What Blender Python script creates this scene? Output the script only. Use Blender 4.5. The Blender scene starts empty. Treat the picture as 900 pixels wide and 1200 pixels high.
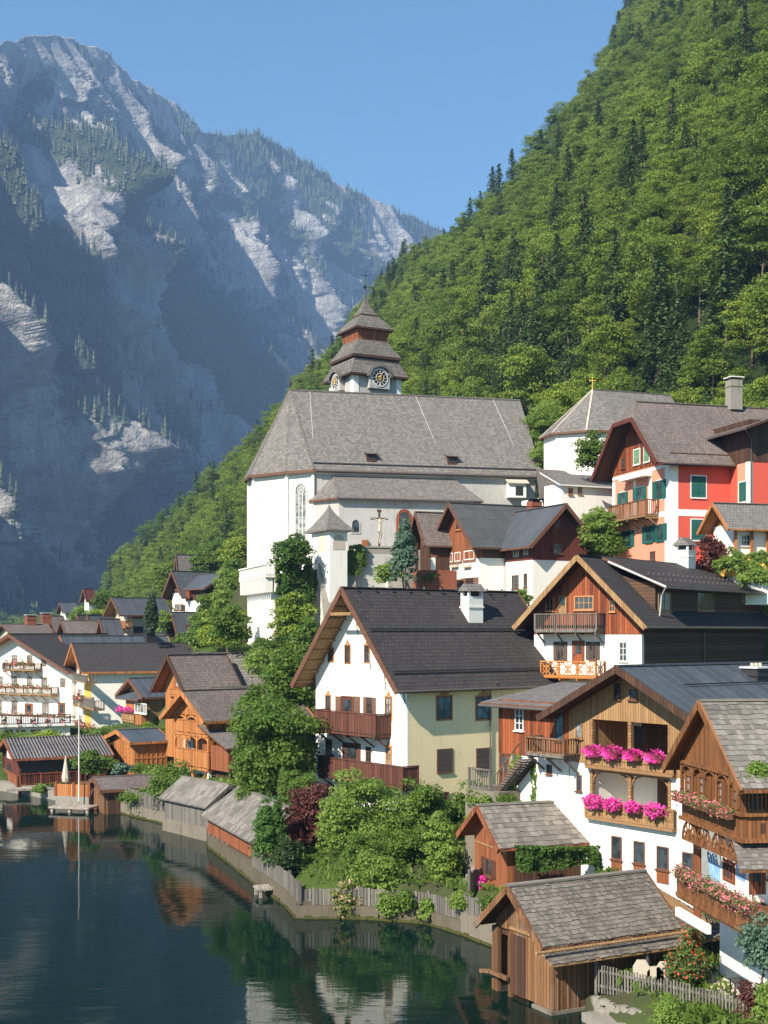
import bpy, math, random
import numpy as np
from mathutils import Vector, noise as mn
R = math.radians
scene = bpy.context.scene
col = scene.collection
rnd = random.Random(7)

# ---------------------------------------------------------------- camera, light, exposure
FPX, HZ, CH = 1500.0, 740.0, 14.0          # focal length in photo pixels, horizon row, camera height above the lake
cam_d = bpy.data.cameras.new('camera'); cam = bpy.data.objects.new('camera', cam_d); col.objects.link(cam)
cam_d.sensor_fit = 'VERTICAL'; cam_d.sensor_height = 36; cam_d.sensor_width = 27
cam_d.lens = 36 * FPX / 1200; cam_d.shift_y = (HZ - 600) / 1200
cam_d.clip_start = .5; cam_d.clip_end = 30000
cam.location = (0, 0, CH); cam.rotation_euler = (R(90), 0, 0)
scene.camera = cam

SUN_AZ, SUN_EL = 38, 38                    # degrees to the left of straight behind the camera, and above the horizon
sd = Vector((-math.sin(R(SUN_AZ)) * math.cos(R(SUN_EL)), -math.cos(R(SUN_AZ)) * math.cos(R(SUN_EL)), math.sin(R(SUN_EL))))
w = bpy.data.worlds.new('World'); scene.world = w; w.use_nodes = True
nt = w.node_tree; nt.nodes.clear()
sky = nt.nodes.new('ShaderNodeTexSky'); sky.sky_type = 'NISHITA'; sky.sun_disc = False
sky.sun_elevation = R(SUN_EL); sky.sun_rotation = math.atan2(sd.x, sd.y)
sky.air_density = 1.15; sky.dust_density = .2; sky.ozone_density = 1.2; sky.altitude = 500
bg = nt.nodes.new('ShaderNodeBackground'); bg.inputs[1].default_value = .081
wo = nt.nodes.new('ShaderNodeOutputWorld')
tint = nt.nodes.new('ShaderNodeVectorMath'); tint.operation = 'MULTIPLY'; tint.inputs[1].default_value = (.615, .885, 1.0)
nt.links.new(sky.outputs[0], tint.inputs[0]); nt.links.new(tint.outputs[0], bg.inputs[0]); nt.links.new(bg.outputs[0], wo.inputs[0])
sl = bpy.data.lights.new('sun', 'SUN'); so = bpy.data.objects.new('sun', sl); col.objects.link(so)
sl.energy = 5.0; sl.angle = R(.5); sl.color = (1, .91, .77)
so.rotation_euler = (-sd).to_track_quat('-Z', 'Y').to_euler(); so.location = (-60, -60, 120)
scene.view_settings.view_transform = 'Standard'; scene.view_settings.look = 'None'
scene.view_settings.gamma = 1; scene.view_settings.exposure = 1.1
scene.view_settings.use_curve_mapping = False
scene.cycles.max_bounces = 6; scene.cycles.diffuse_bounces = 3; scene.cycles.glossy_bounces = 3
scene.cycles.transmission_bounces = 3; scene.cycles.volume_bounces = 0; scene.cycles.transparent_max_bounces = 6
scene.cycles.sample_clamp_indirect = 4; scene.cycles.use_denoising = True
scene.render.use_persistent_data = False

def W(px, py, D):
    return Vector(((px - 450) * D / FPX, D, CH - (py - HZ) * D / FPX))

# ---------------------------------------------------------------- materials
class G:
    def __init__(s, name):
        s.m = bpy.data.materials.new(name); s.m.use_nodes = True; s.t = s.m.node_tree; s.t.nodes.clear()
        s.out = s.n('ShaderNodeOutputMaterial'); s.p = s.n('ShaderNodeBsdfPrincipled'); s.l(s.p.outputs[0], s.out.inputs[0])
    def n(s, ty, **k):
        x = s.t.nodes.new(ty)
        for a, b in k.items(): setattr(x, a, b)
        return x
    def l(s, a, b): s.t.links.new(a, b)
    def setv(s, inp, v):
        if hasattr(v, 'links') or isinstance(v, bpy.types.NodeSocket): s.l(v, inp)
        else: inp.default_value = v
    def math(s, op, a, b=0.0, c=None):
        x = s.n('ShaderNodeMath', operation=op); s.setv(x.inputs[0], a); s.setv(x.inputs[1], b)
        if c is not None: s.setv(x.inputs[2], c)
        return x.outputs[0]
    def mix(s, f, a, b):
        x = s.n('ShaderNodeMix', data_type='RGBA'); s.setv(x.inputs[0], f)
        for i, v in ((6, a), (7, b)): s.setv(x.inputs[i], (*v, 1) if isinstance(v, tuple) and len(v) == 3 else v)
        return x.outputs[2]
    def mul(s, c, f):
        x = s.n('ShaderNodeVectorMath', operation='SCALE'); s.l(c, x.inputs[0]); s.setv(x.inputs[3], f); return x.outputs[0]
    def noise(s, vec, scale, det=3, rough=.6, sc3=None, dist=0):
        if sc3:
            mp = s.n('ShaderNodeMapping'); s.l(vec, mp.inputs[0]); mp.inputs[3].default_value = sc3; vec = mp.outputs[0]
        x = s.n('ShaderNodeTexNoise'); s.l(vec, x.inputs['Vector']); x.inputs['Scale'].default_value = scale
        x.inputs['Detail'].default_value = det; x.inputs['Roughness'].default_value = rough; x.inputs['Distortion'].default_value = dist
        return x.outputs[0]
    def rng(s, v, a, b, c=0.0, d=1.0):
        x = s.n('ShaderNodeMapRange'); s.l(v, x.inputs[0])
        for i, q in enumerate((a, b, c, d)): x.inputs[i + 1].default_value = q
        return x.outputs[0]
    def uv(s):
        x = s.n('ShaderNodeUVMap'); x.uv_map = 'uv'; return x.outputs[0]
    def obj(s): return s.n('ShaderNodeTexCoord').outputs['Object']
    def pos(s): return s.n('ShaderNodeNewGeometry').outputs['Position']
    def bump(s, h, st=.3, dist=.05):
        b = s.n('ShaderNodeBump'); b.inputs['Strength'].default_value = st; b.inputs['Distance'].default_value = dist
        s.l(h, b.inputs['Height']); s.l(b.outputs[0], s.p.inputs['Normal'])
    def fin(s, c=None, rough=.8, spec=.3):
        if c is not None: s.setv(s.p.inputs['Base Color'], (*c, 1) if isinstance(c, tuple) and len(c) == 3 else c)
        s.setv(s.p.inputs['Roughness'], rough); s.p.inputs['Specular IOR Level'].default_value = spec
        return s.m
def sca(c, f): return tuple(min(1, x * f) for x in c)
def plain(name, c, rough=.7, var=.25, scale=3, bump=.15, spec=.3):
    g = G(name); v = g.noise(g.pos(), scale, 4)
    g.bump(v, bump, .03)
    return g.fin(g.mix(g.rng(v, .25, .75), sca(c, 1 - var), sca(c, 1 + var)), rough, spec)
def plaster(name, c, dirt=(.35, .32, .27), amt=.35):
    g = G(name); p = g.pos()
    big = g.noise(p, .35, 4, .6); streak = g.noise(p, 1.0, 4, .6, (2.2, 2.2, .25)); fine = g.noise(p, 9, 3)
    f = g.rng(g.math('MULTIPLY', big, streak), .27, .5, 0, amt)
    c1 = g.mix(f, c, dirt)
    run = g.noise(p, 1.0, 5, .7, (5, 5, .35)); c1 = g.mix(g.rng(run, .52, .78, 0, amt * .7), c1, sca(dirt, 1.1)); patch = g.noise(p, .9, 3, .5); c1 = g.mix(g.rng(patch, .58, .64, 0, amt * .25), c1, sca(c, .72))
    c2 = g.mix(g.rng(fine, .3, .7, 0, .22), c1, sca(c, .78))
    g.bump(g.math('ADD', fine, g.math('MULTIPLY', g.noise(p, 1.6, 3), 1.5)), .25, .03)
    return g.fin(c2, .9, .15)
def wood(name, c1, c2, bw=.16, horiz=False, gap=.10, grey=None):
    g = G(name); uv = g.uv(); s = g.n('ShaderNodeSeparateXYZ'); g.l(uv, s.inputs[0])
    a, b = (s.outputs[1], s.outputs[0]) if horiz else (s.outputs[0], s.outputs[1])
    q = g.math('DIVIDE', a, bw); cell = g.math('FLOOR', q); fr = g.math('FRACT', q)
    wn = g.n('ShaderNodeTexWhiteNoise', noise_dimensions='1D'); g.l(cell, wn.inputs['W'])
    cb = g.n('ShaderNodeCombineXYZ'); g.l(g.math('MULTIPLY', a, 22.0), cb.inputs[0]); g.l(g.math('ADD', g.math('MULTIPLY', b, 1.6), g.math('MULTIPLY', wn.outputs[0], 40.0)), cb.inputs[1])
    grain = g.noise(cb.outputs[0], 1.0, 4, .65)
    f = g.math('ADD', g.math('MULTIPLY', wn.outputs[0], .55), g.math('MULTIPLY', grain, .65))
    c = g.mix(g.rng(f, .25, .95), c1, c2)
    wear = g.noise(g.pos(), .9, 4, .65, (1, 1, .5))
    c = g.mix(g.rng(wear, .5, .75, 0, .55), c, grey or sca(c2, .5))
    edge = g.math('LESS_THAN', fr, gap)
    c = g.mix(edge, c, sca(c1, .22))
    h = g.math('ADD', g.math('SUBTRACT', 1.0, edge), g.math('MULTIPLY', grain, .35))
    g.bump(h, .6, .03)
    return g.fin(c, .75, .25)
def shingle(name, c1, c2, bw=.22, rh=.28, wear=None, rough=.85):
    g = G(name); uv = g.uv()
    nv = g.noise(uv, 1.3, 2); cb = g.n('ShaderNodeVectorMath', operation='ADD'); sc = g.n('ShaderNodeVectorMath', operation='SCALE')
    nz = g.n('ShaderNodeTexNoise'); g.l(uv, nz.inputs['Vector']); nz.inputs['Scale'].default_value = 2.5
    g.l(nz.outputs[1], sc.inputs[0]); sc.inputs[3].default_value = .07; g.l(uv, cb.inputs[0]); g.l(sc.outputs[0], cb.inputs[1])
    b = g.n('ShaderNodeTexBrick'); g.l(cb.outputs[0], b.inputs['Vector']); b.offset = .5; b.offset_frequency = 2
    b.inputs['Color1'].default_value = (0, 0, 0, 1); b.inputs['Color2'].default_value = (1, 1, 1, 1); b.inputs['Mortar'].default_value = (.4, .4, .4, 1)
    b.inputs['Scale'].default_value = 1; b.inputs['Mortar Size'].default_value = .012; b.inputs['Brick Width'].default_value = bw; b.inputs['Row Height'].default_value = rh
    b.inputs['Bias'].default_value = 0
    c = g.mix(b.outputs[0], c1, c2)
    big = g.noise(g.pos(), .25, 4, .6); st = g.noise(uv, 1, 4, .65, (1.2, .12, 1))
    c = g.mix(g.rng(g.math('ADD', big, st), .8, 1.35, 0, .55), c, wear or sca(c1, .55))
    c = g.mix(g.rng(g.noise(uv, 7, 3, .7), .3, .75, 0, .4), c, sca(c2, 1.15))
    moss = g.noise(g.pos(), .8, 6, .75); c = g.mix(g.rng(moss, .60, .74, 0, .5), c, (.085, .085, .04)); c = g.mix(g.rng(g.noise(g.pos(), 2.3, 4, .7), .62, .72, 0, .45), c, sca(c2, 1.35))
    c = g.mix(b.outputs[1], c, sca(c1, .25))
    s = g.n('ShaderNodeSeparateXYZ'); g.l(cb.outputs[0], s.inputs[0])
    saw = g.math('SUBTRACT', 1.0, g.math('FRACT', g.math('DIVIDE', s.outputs[1], rh)))
    g.bump(g.math('ADD', g.math('MULTIPLY', saw, .8), g.math('MULTIPLY', b.outputs[0], .4)), .8, .05)
    return g.fin(c, rough, .2)
def shake(name, c1, c2):
    g = G(name); r = g.n('ShaderNodeNewGeometry').outputs['Random Per Island']
    uv = g.uv(); gr = g.noise(uv, 1, 4, .7, (25, 2, 1)); wear = g.noise(g.pos(), .6, 4)
    c = g.mix(g.math('ADD', g.math('MULTIPLY', r, .7), g.math('MULTIPLY', gr, .35)), c1, c2)
    c = g.mix(g.rng(wear, .45, .75, 0, .5), c, sca(c1, .7))
    moss = g.noise(g.pos(), 1.1, 6, .75); c = g.mix(g.rng(moss, .58, .72, 0, .55), c, (.08, .085, .04))
    g.bump(gr, .5, .02)
    return g.fin(c, .85, .2)
def seam(name, c, bw=.6, rough=.45, hf=True):
    g = G(name); s = g.n('ShaderNodeSeparateXYZ'); g.l(g.uv(), s.inputs[0])
    q = g.math('DIVIDE', s.outputs[0], bw); fr = g.math('FRACT', q); cell = g.math('FLOOR', q)
    wn = g.n('ShaderNodeTexWhiteNoise', noise_dimensions='1D'); g.l(cell, wn.inputs['W'])
    v = g.noise(g.pos(), .8, 4, .6)
    f = g.math('ADD', g.math('MULTIPLY', wn.outputs[0], .3), g.math('MULTIPLY', v, .9))
    cc = g.mix(g.rng(f, .25, 1), sca(c, .7), sca(c, 1.35))
    e = g.math('LESS_THAN', fr, .07); cc = g.mix(e, cc, sca(c, 1.7)); g.bump(g.math('ADD', e, g.math('MULTIPLY', v, .2)), .7, .05)
    return g.fin(cc, rough, .5)
def corr(name, c):
    g = G(name); s = g.n('ShaderNodeSeparateXYZ'); g.l(g.uv(), s.inputs[0])
    wv = g.math('SINE', g.math('MULTIPLY', s.outputs[0], 6.2832 / .28)); v = g.noise(g.pos(), .7, 4)
    cc = g.mix(g.rng(v, .3, .75), sca(c, .7), sca(c, 1.3)); g.bump(wv, .9, .08)
    return g.fin(cc, .75, .3)
def glass(name, c=(.02, .026, .03)):
    g = G(name); v = g.noise(g.pos(), 1.3, 2); return g.fin(g.mix(g.rng(v, .42, .62), c, sca(c, 2.6)), .06, .6)
def leaf(name, c1, c2, trans=.35, spots=None, ow=.12):
    g = G(name); r = g.n('ShaderNodeNewGeometry').outputs['Random Per Island']; o = g.n('ShaderNodeObjectInfo').outputs['Random']
    big = g.noise(g.pos(), .35, 3)
    f = g.math('ADD', g.math('ADD', g.math('MULTIPLY', r, .62 - ow * .55), g.math('MULTIPLY', o, ow)), g.math('MULTIPLY', g.rng(big, .3, .7), .25))
    c = g.mix(f, c1, c2)
    if spots: c = g.mix(g.math('LESS_THAN', r, spots[1]), c, spots[0])
    g.fin(c, .55, .25); tr = g.n('ShaderNodeBsdfTranslucent'); g.l(g.mix(.5, c, sca(c2, 1.6)), tr.inputs[0])
    ms = g.n('ShaderNodeMixShader'); ms.inputs[0].default_value = trans
    g.l(g.p.outputs[0], ms.inputs[1]); g.l(tr.outputs[0], ms.inputs[2]); g.l(ms.outputs[0], g.out.inputs[0])
    return g.m
M = {}
M['white'] = plaster('white_plaster', (.82, .79, .72), (.42, .37, .30), .4)
M['white2'] = plaster('aged_white_plaster', (.70, .67, .61), (.30, .27, .23), .55)
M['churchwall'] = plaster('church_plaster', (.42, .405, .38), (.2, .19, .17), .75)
M['cream'] = plaster('cream_plaster', (.86, .70, .42), (.5, .42, .27), .35)
M['pink'] = plaster('salmon_plaster', (.74, .29, .19), amt=.15)
M['red'] = plaster('red_plaster', (.60, .10, .065), (.4, .09, .06), .3)
M['ochre'] = plaster('ochre_plaster', (.75, .45, .10), amt=.1)
M['beige'] = plaster('beige_plaster', (.50, .44, .35), amt=.3)
M['stone'] = plaster('grey_masonry', (.26, .24, .205), (.10, .09, .07), .85)
M['concrete'] = plaster('lake_wall_concrete', (.19, .165, .13), (.05, .045, .025), 1.0)
M['w_orange'] = wood('honey_boards', (.26, .09, .028), (.52, .22, .075), .17)
M['w_orange_h'] = wood('honey_rails', (.42, .14, .035), (.62, .26, .07), .17, True)
M['w_tan'] = wood('tan_boards', (.25, .14, .06), (.38, .23, .11), .15)
M['w_tan_h'] = wood('tan_rails', (.22, .12, .055), (.34, .2, .095), .15, True)
M['w_red'] = wood('red_brown_boards', (.085, .022, .012), (.36, .10, .036), .2, grey=(.05, .025, .018))
M['w_hut'] = wood('hut_boards', (.17, .055, .024), (.33, .115, .05), .2)
M['w_dark'] = wood('dark_brown_boards', (.05, .027, .018), (.10, .05, .03), .2)
M['w_dark_h'] = wood('dark_brown_clapboards', (.055, .032, .022), (.12, .065, .04), .22, True)
M['w_darkred'] = wood('dark_red_boards', (.09, .025, .018), (.16, .045, .03), .16)
M['w_old'] = wood('weathered_boards', (.085, .04, .02), (.25, .125, .055), .2, grey=(.30, .27, .23))
M['w_grey'] = wood('grey_weathered_boards', (.10, .09, .078), (.22, .20, .175), .16, grey=(.09, .08, .07))
M['w_rail'] = wood('mahogany_boards', (.065, .026, .018), (.15, .058, .038), .3)
M['w_chalet'] = wood('chestnut_boards', (.13, .052, .02), (.27, .115, .042), .16)
M['r_church'] = shingle('church_shingles', (.105, .093, .084), (.22, .20, .183), .3, .32, (.13, .12, .105))
M['r_tower'] = shingle('tower_shingles', (.085, .075, .067), (.195, .178, .16), .25, .3)
M['r_dark'] = shingle('dark_slates', (.034, .030, .030), (.060, .053, .051), .3, .3, (.05, .045, .042), .75)
M['r_brown'] = shingle('brown_grey_shingles', (.11, .09, .08), (.20, .165, .145), .25, .3)
M['r_grey'] = shingle('grey_shingles', (.13, .12, .11), (.22, .2, .185), .28, .3)
M['r_metal'] = seam('blue_grey_metal', (.06, .07, .082), .75)
M['r_metal2'] = seam('dark_metal', (.065, .07, .075), .6)
M['r_seam'] = shingle('dark_panel_roof', (.06, .062, .062), (.085, .088, .088), 1.1, 1.4, (.045, .045, .045), .55)
M['r_corr'] = corr('corrugated_roof', (.14, .13, .125))
M['shake'] = shake('old_shakes', (.10, .09, .08), (.26, .235, .205))
M['shake_b'] = shake('brown_shakes', (.09, .08, .07), (.235, .21, .18))
M['glass'] = glass('window_glass'); M['glass2'] = glass('curtained_glass', (.12, .12, .115)); M['glass_b'] = glass('blue_glass', (.035, .085, .11))
M['frame_w'] = plain('white_frame', (.68, .66, .62), .6, .1)
M['frame_b'] = plain('brown_frame', (.13, .06, .035), .6)
M['frame_o'] = plain('orange_frame', (.42, .2, .08), .6)
M['shut_g'] = wood('green_shutter', (.01, .09, .075), (.02, .13, .11), .12, True)
M['shut_lg'] = wood('pale_green_shutter', (.12, .22, .12), (.2, .32, .18), .12, True)
M['shut_b'] = wood('brown_shutter', (.14, .075, .05), (.24, .13, .08), .09, True)
M['shut_d'] = wood('dark_shutter', (.07, .055, .045), (.12, .095, .08), .09, True)
M['gutter'] = plain('gutter_metal', (.10, .085, .075), .4, .2, 3, .1, .5)
M['pipe'] = plain('pale_pipe', (.45, .43, .4), .4)
M['iron'] = plain('dark_iron', (.03, .03, .032), .45)
M['gold'] = plain('gilt', (.6, .38, .08), .35)
M['brick'] = shingle('red_brick', (.22, .07, .04), (.34, .12, .065), .25, .08)
M['clock'] = plain('clock_black', (.02, .02, .025), .5)
M['wetstone'] = plaster('mossy_stone', (.125, .105, .075), (.045, .045, .018), 1.0)
M['deck'] = wood('deck_boards', (.26, .22, .18), (.42, .37, .31), .18)
M['bark'] = plain('bark', (.13, .095, .07), .9, .4, 8, .6)
M['deck_path'] = plain('sandy_paving', (.42, .36, .27), .9, .2, 2)
M['l_beech'] = leaf('beech_leaves', (.022, .075, .015), (.25, .32, .04), .33, ow=.6)
M['l_gard'] = leaf('garden_leaves', (.05, .11, .014), (.16, .24, .04), .4)
M['l_light'] = leaf('light_leaves', (.10, .19, .03), (.28, .37, .08), .45)
M['l_con'] = leaf('conifer_needles', (.04, .085, .022), (.11, .16, .05), .2)
M['l_mcon'] = leaf('mountain_needles', (.025, .045, .018), (.075, .10, .04), .1)
M['l_cyp'] = leaf('cypress_sprays', (.05, .12, .02), (.11, .2, .04), .3)
M['l_dcyp'] = leaf('dark_cypress_sprays', (.02, .045, .014), (.05, .085, .025), .2)
M['l_blue'] = leaf('spruce_needles', (.06, .12, .08), (.13, .2, .13), .2)
M['l_red'] = leaf('copper_leaves', (.06, .02, .018), (.17, .06, .045), .3)
M['l_ivy'] = leaf('ivy_leaves', (.03, .075, .012), (.09, .16, .025), .25)
M['l_rose'] = leaf('rose_leaves', (.05, .1, .02), (.14, .2, .05), .3, ((.8, .06, .06), .1))
M['f_mag'] = leaf('magenta_blossoms', (.75, .03, .32), (.9, .12, .5), .3)
M['f_pink'] = leaf('mixed_blossoms', (.08, .14, .03), (.13, .2, .05), .3, ((.75, .2, .25), .42))
M['gr'] = leaf('grass_blades', (.07, .13, .02), (.15, .22, .04), .35)

# ---------------------------------------------------------------- mesh collector
origins = {}
def root_loc(o):
    while o.parent: o = o.parent
    return o.location.copy()
class MB:
    def __init__(s, mat=None): s.v = []; s.f = []; s.m = []; s.mats = []; s.mat = mat
    def mi(s, mat):
        mat = mat or s.mat
        if mat not in s.mats: s.mats.append(mat)
        return s.mats.index(mat)
    def poly(s, pts, mat=None):
        b = len(s.v); s.v += [Vector(p) for p in pts]; s.f.append(list(range(b, b + len(pts)))); s.m.append(s.mi(mat))
    def hexa(s, a, b, mat=None, mtop=None, mbot=None):
        """two matching loops a (bottom/back) and b (top/front) joined into a closed solid; a is ordered so its normal points away from b"""
        s.poly(a, mbot or mat); s.poly(b[::-1], mtop or mat)
        n = len(a)
        for i in range(n): s.poly([a[(i + 1) % n], a[i], b[i], b[(i + 1) % n]], mat)
    def box(s, o, d, n, u0, u1, z0, z1, n0, n1, mat=None):
        """box on a vertical face: o origin, d along, n outward normal"""
        def q(u, k, z): p = o + d * u + n * k; return Vector((p.x, p.y, z))
        a = [q(u0, n0, z0), q(u0, n1, z0), q(u1, n1, z0), q(u1, n0, z0)]; b = [q(u0, n0, z1), q(u0, n1, z1), q(u1, n1, z1), q(u1, n0, z1)]
        s.hexa(a, b, mat)
    def bar(s, a, b, w=.08, h=None, mat=None):
        a, b = Vector(a), Vector(b); h = h or w; t = (b - a).normalized()
        x = t.cross(Vector((0, 0, 1)))
        if x.length < .05: x = Vector((1, 0, 0))
        x.normalize(); y = x.cross(t).normalized(); x = x * w / 2; y = y * h / 2
        s.hexa([a - x - y, a - x + y, a + x + y, a + x - y], [b - x - y, b - x + y, b + x + y, b + x - y], mat)
    def tube(s, a, b, r0, r1=None, n=8, mat=None):
        a, b = Vector(a), Vector(b); r1 = r0 if r1 is None else r1; t = (b - a).normalized()
        x = t.cross(Vector((0, 0, 1)));
        if x.length < .05: x = Vector((1, 0, 0))
        x.normalize(); y = x.cross(t)
        A = [a + (x * math.cos(i * 6.2832 / n) + y * math.sin(i * 6.2832 / n)) * r0 for i in range(n)]
        B = [b + (x * math.cos(i * 6.2832 / n) + y * math.sin(i * 6.2832 / n)) * r1 for i in range(n)]
        s.hexa(A[::-1], B[::-1], mat)
    def loft(s, rings, mat=None, cap=True):
        n = len(rings[0])
        for A, B in zip(rings, rings[1:]):
            for i in range(n): s.poly([A[i], A[(i + 1) % n], B[(i + 1) % n], B[i]], mat)
        if cap: s.poly(rings[0][::-1], mat); s.poly(rings[-1], mat)
    def build(s, name, parent=None, loc=None):
        o0 = root_loc(parent) if parent else Vector(loc or (0, 0, 0))
        me = bpy.data.meshes.new(name); me.from_pydata([tuple(v - o0) for v in s.v], [], s.f)
        for m in s.mats: me.materials.append(m)
        me.polygons.foreach_set('material_index', s.m)
        uvl = me.uv_layers.new(name='uv'); uv = []
        for f in s.f:
            p = [s.v[i] for i in f]; n = Vector((0, 0, 0))
            for i in range(len(p)):
                a, b = p[i], p[(i + 1) % len(p)]; n += Vector(((a.y - b.y) * (a.z + b.z), (a.z - b.z) * (a.x + b.x), (a.x - b.x) * (a.y + b.y)))
            if n.length < 1e-9: n = Vector((0, 0, 1))
            n.normalize(); t = Vector((0, 0, 1)).cross(n)
            t = Vector((1, 0, 0)) if t.length < .05 else t.normalized()
            bt = n.cross(t)
            for q in p: uv += [q.dot(t), q.dot(bt)]
        uvl.data.foreach_set('uv', uv); me.update()
        o = bpy.data.objects.new(name, me); col.objects.link(o)
        if parent: o.parent = parent
        else: o.location = o0
        return o
def tag(o, label=None, cat=None, group=None, kind=None):
    if label: o['label'] = label
    if cat: o['category'] = cat
    if group: o['group'] = group
    if kind: o['kind'] = kind
    return o
def empty(name, loc, label, cat, group=None):
    e = bpy.data.objects.new(name, None); col.objects.link(e); e.location = loc; e.empty_display_size = .3
    return tag(e, label, cat, group)

# ---------------------------------------------------------------- facades and frames
class Face:
    def __init__(s, o, d, n): s.o = Vector((o[0], o[1], 0)); s.d = Vector((d[0], d[1], 0)); s.n = Vector((n[0], n[1], 0))
    def off(s, k): return Face(s.o + s.n * k, s.d, s.n)
    def at(s, px, py):
        r = Vector(((px - 450) / FPX, 1, -(py - HZ) / FPX)); t = s.o.dot(s.n) / r.dot(s.n); p = r * t
        return (p - s.o).dot(s.d), p.z + CH
    def u(s, px): return s.at(px, HZ)[0]
    def P(s, u, z, k=0): q = s.o + s.d * u + s.n * k; return Vector((q.x, q.y, z))
    def rect(s, x0, y0, x1, y1):
        ua, ub = s.u(x0), s.u(x1); xm = (x0 + x1) / 2
        za = s.at(xm, y1)[1]; zb = s.at(xm, y0)[1]
        return min(ua, ub), max(ua, ub), za, zb
    def box(s, mb, u0, u1, z0, z1, n0, n1, mat=None): mb.box(s.o, s.d, s.n, u0, u1, z0, z1, n0, n1, mat)
class Fr:
    """house frame: near corner at pixel column px and depth D, heading phi of the right-hand facade"""
    def __init__(s, px, D, phi, X=None):
        s.k = Vector(((px - 450) * D / FPX if X is None else X, D, 0)); a = R(phi)
        s.u = Vector((math.cos(a), math.sin(a), 0)); s.v = Vector((-math.sin(a), math.cos(a), 0))
    def P(s, u, v, z): q = s.k + s.u * u + s.v * v; return Vector((q.x, q.y, z))
    def R(s, v=0): return Face(s.k + s.v * v, s.u, -s.v)
    def L(s, u=0): return Face(s.k + s.u * u, s.v, -s.u)
    def sub(s, u, v): f = Fr.__new__(Fr); f.k = s.P(u, v, 0); f.u = s.u; f.v = s.v; return f
def fbox(mb, fr, u0, u1, v0, v1, z0, z1, mat=None):
    a = [fr.P(u0, v0, z0), fr.P(u0, v1, z0), fr.P(u1, v1, z0), fr.P(u1, v0, z0)]; b = [fr.P(u0, v0, z1), fr.P(u0, v1, z1), fr.P(u1, v1, z1), fr.P(u1, v0, z1)]
    mb.hexa(a, b, mat)
def gable_wall(mb, fr, u0, u1, v0, v1, z0, ze, zr, ridge='u', mat=None, top=None, split=None, cut=None):
    """walls with pentagonal gables; optional second material above split; cut = height where a half hip trims the gable"""
    def prism(lo, hi, m, e):
        # box part
        if lo < ze:
            h = min(hi, ze); fbox(mb, fr, u0 - e, u1 + e, v0 - e, v1 + e, lo, h, m)
        if hi > ze:
            zb = max(lo, ze)
            if ridge == 'u':
                vm = (v0 + v1) / 2
                if cut: 
                    k = (zr - cut) / (zr - ze) * (v1 - v0) / 2
                    A = [fr.P(u0 - e, v0, ze), fr.P(u0 - e, v1, ze), fr.P(u0 - e, vm + k, cut), fr.P(u0 - e, vm - k, cut)]
                    B = [fr.P(u1 + e, v0, ze), fr.P(u1 + e, v1, ze), fr.P(u1 + e, vm + k, cut), fr.P(u1 + e, vm - k, cut)]
                else:
                    A = [fr.P(u0 - e, v0, ze), fr.P(u0 - e, v1, ze), fr.P(u0 - e, vm, zr)]; B = [fr.P(u1 + e, v0, ze), fr.P(u1 + e, v1, ze), fr.P(u1 + e, vm, zr)]
            else:
                um = (u0 + u1) / 2
                B = [fr.P(u0, v0 - e, ze), fr.P(u1, v0 - e, ze), fr.P(um, v0 - e, zr)]; A = [fr.P(u0, v1 + e, ze), fr.P(u1, v1 + e, ze), fr.P(um, v1 + e, zr)]
                A, B = B, A
                A = A[::-1]; B = B[::-1]
                A, B = [a for a in A], [b for b in B]
            mb.hexa(A[::-1] if ridge == 'u' else A[::-1], B[::-1] if ridge == 'u' else B[::-1], m)
    if split is None: prism(z0, zr, mat, 0)
    else:
        prism(z0, split, mat, 0); prism(split, zr, top, .05)
def slab(mb, quad, th, mtop, mside, mbot=None):
    """roof slab: quad = top surface, counter-clockwise from outside; thickness straight down"""
    dn = Vector((0, 0, -th)); q = [Vector(p) for p in quad]; b = [p + dn for p in q]
    mb.poly(q, mtop); mb.poly(b[::-1], mbot or mside)
    n = len(q)
    for i in range(n): mb.poly([q[i], b[i], b[(i + 1) % n], q[(i + 1) % n]], mside)
def shakes(mb, A, B, Cc, Dd, rh=.3, bw=.25, mat=None, seed=1, th=.035):
    """individual shakes laid over a quad: A,B lower edge left to right, C,D upper edge right to left"""
    r = random.Random(seed); A, B, Cc, Dd = map(Vector, (A, B, Cc, Dd)); up = (Dd - A); n = (B - A).cross(up).normalized()
    rows = max(1, round(up.length / rh))
    for i in range(rows):
        t0 = i / rows; t1 = min(1, (i + 1.5) / rows); l0, l1 = A.lerp(Dd, t0), B.lerp(Cc, t0); h0, h1 = A.lerp(Dd, t1), B.lerp(Cc, t1)
        L = (l1 - l0).length; k = max(1, round(L / bw)); xs = [0] + sorted(max(0.001, min(.999, (j + r.uniform(-.28, .28)) / k)) for j in range(1, k)) + [1]
        for a, b in zip(xs, xs[1:]):
            jt = r.uniform(-.03, .03); g = .004 / L
            p0, p1 = l0.lerp(l1, a + g), l0.lerp(l1, b - g); q0, q1 = h0.lerp(h1, a + g), h0.lerp(h1, b - g); d = (q0 - p0).normalized() * jt
            lift = n * (th + r.uniform(0, .02)); lo = n * .006
            p0, p1 = p0 + d, p1 + d
            v = [p0 + lift, p1 + lift, q1 + lo, q0 + lo]
            mb.poly(v, mat); mb.poly([p0, p1, p1 + lift, p0 + lift], mat)
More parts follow.
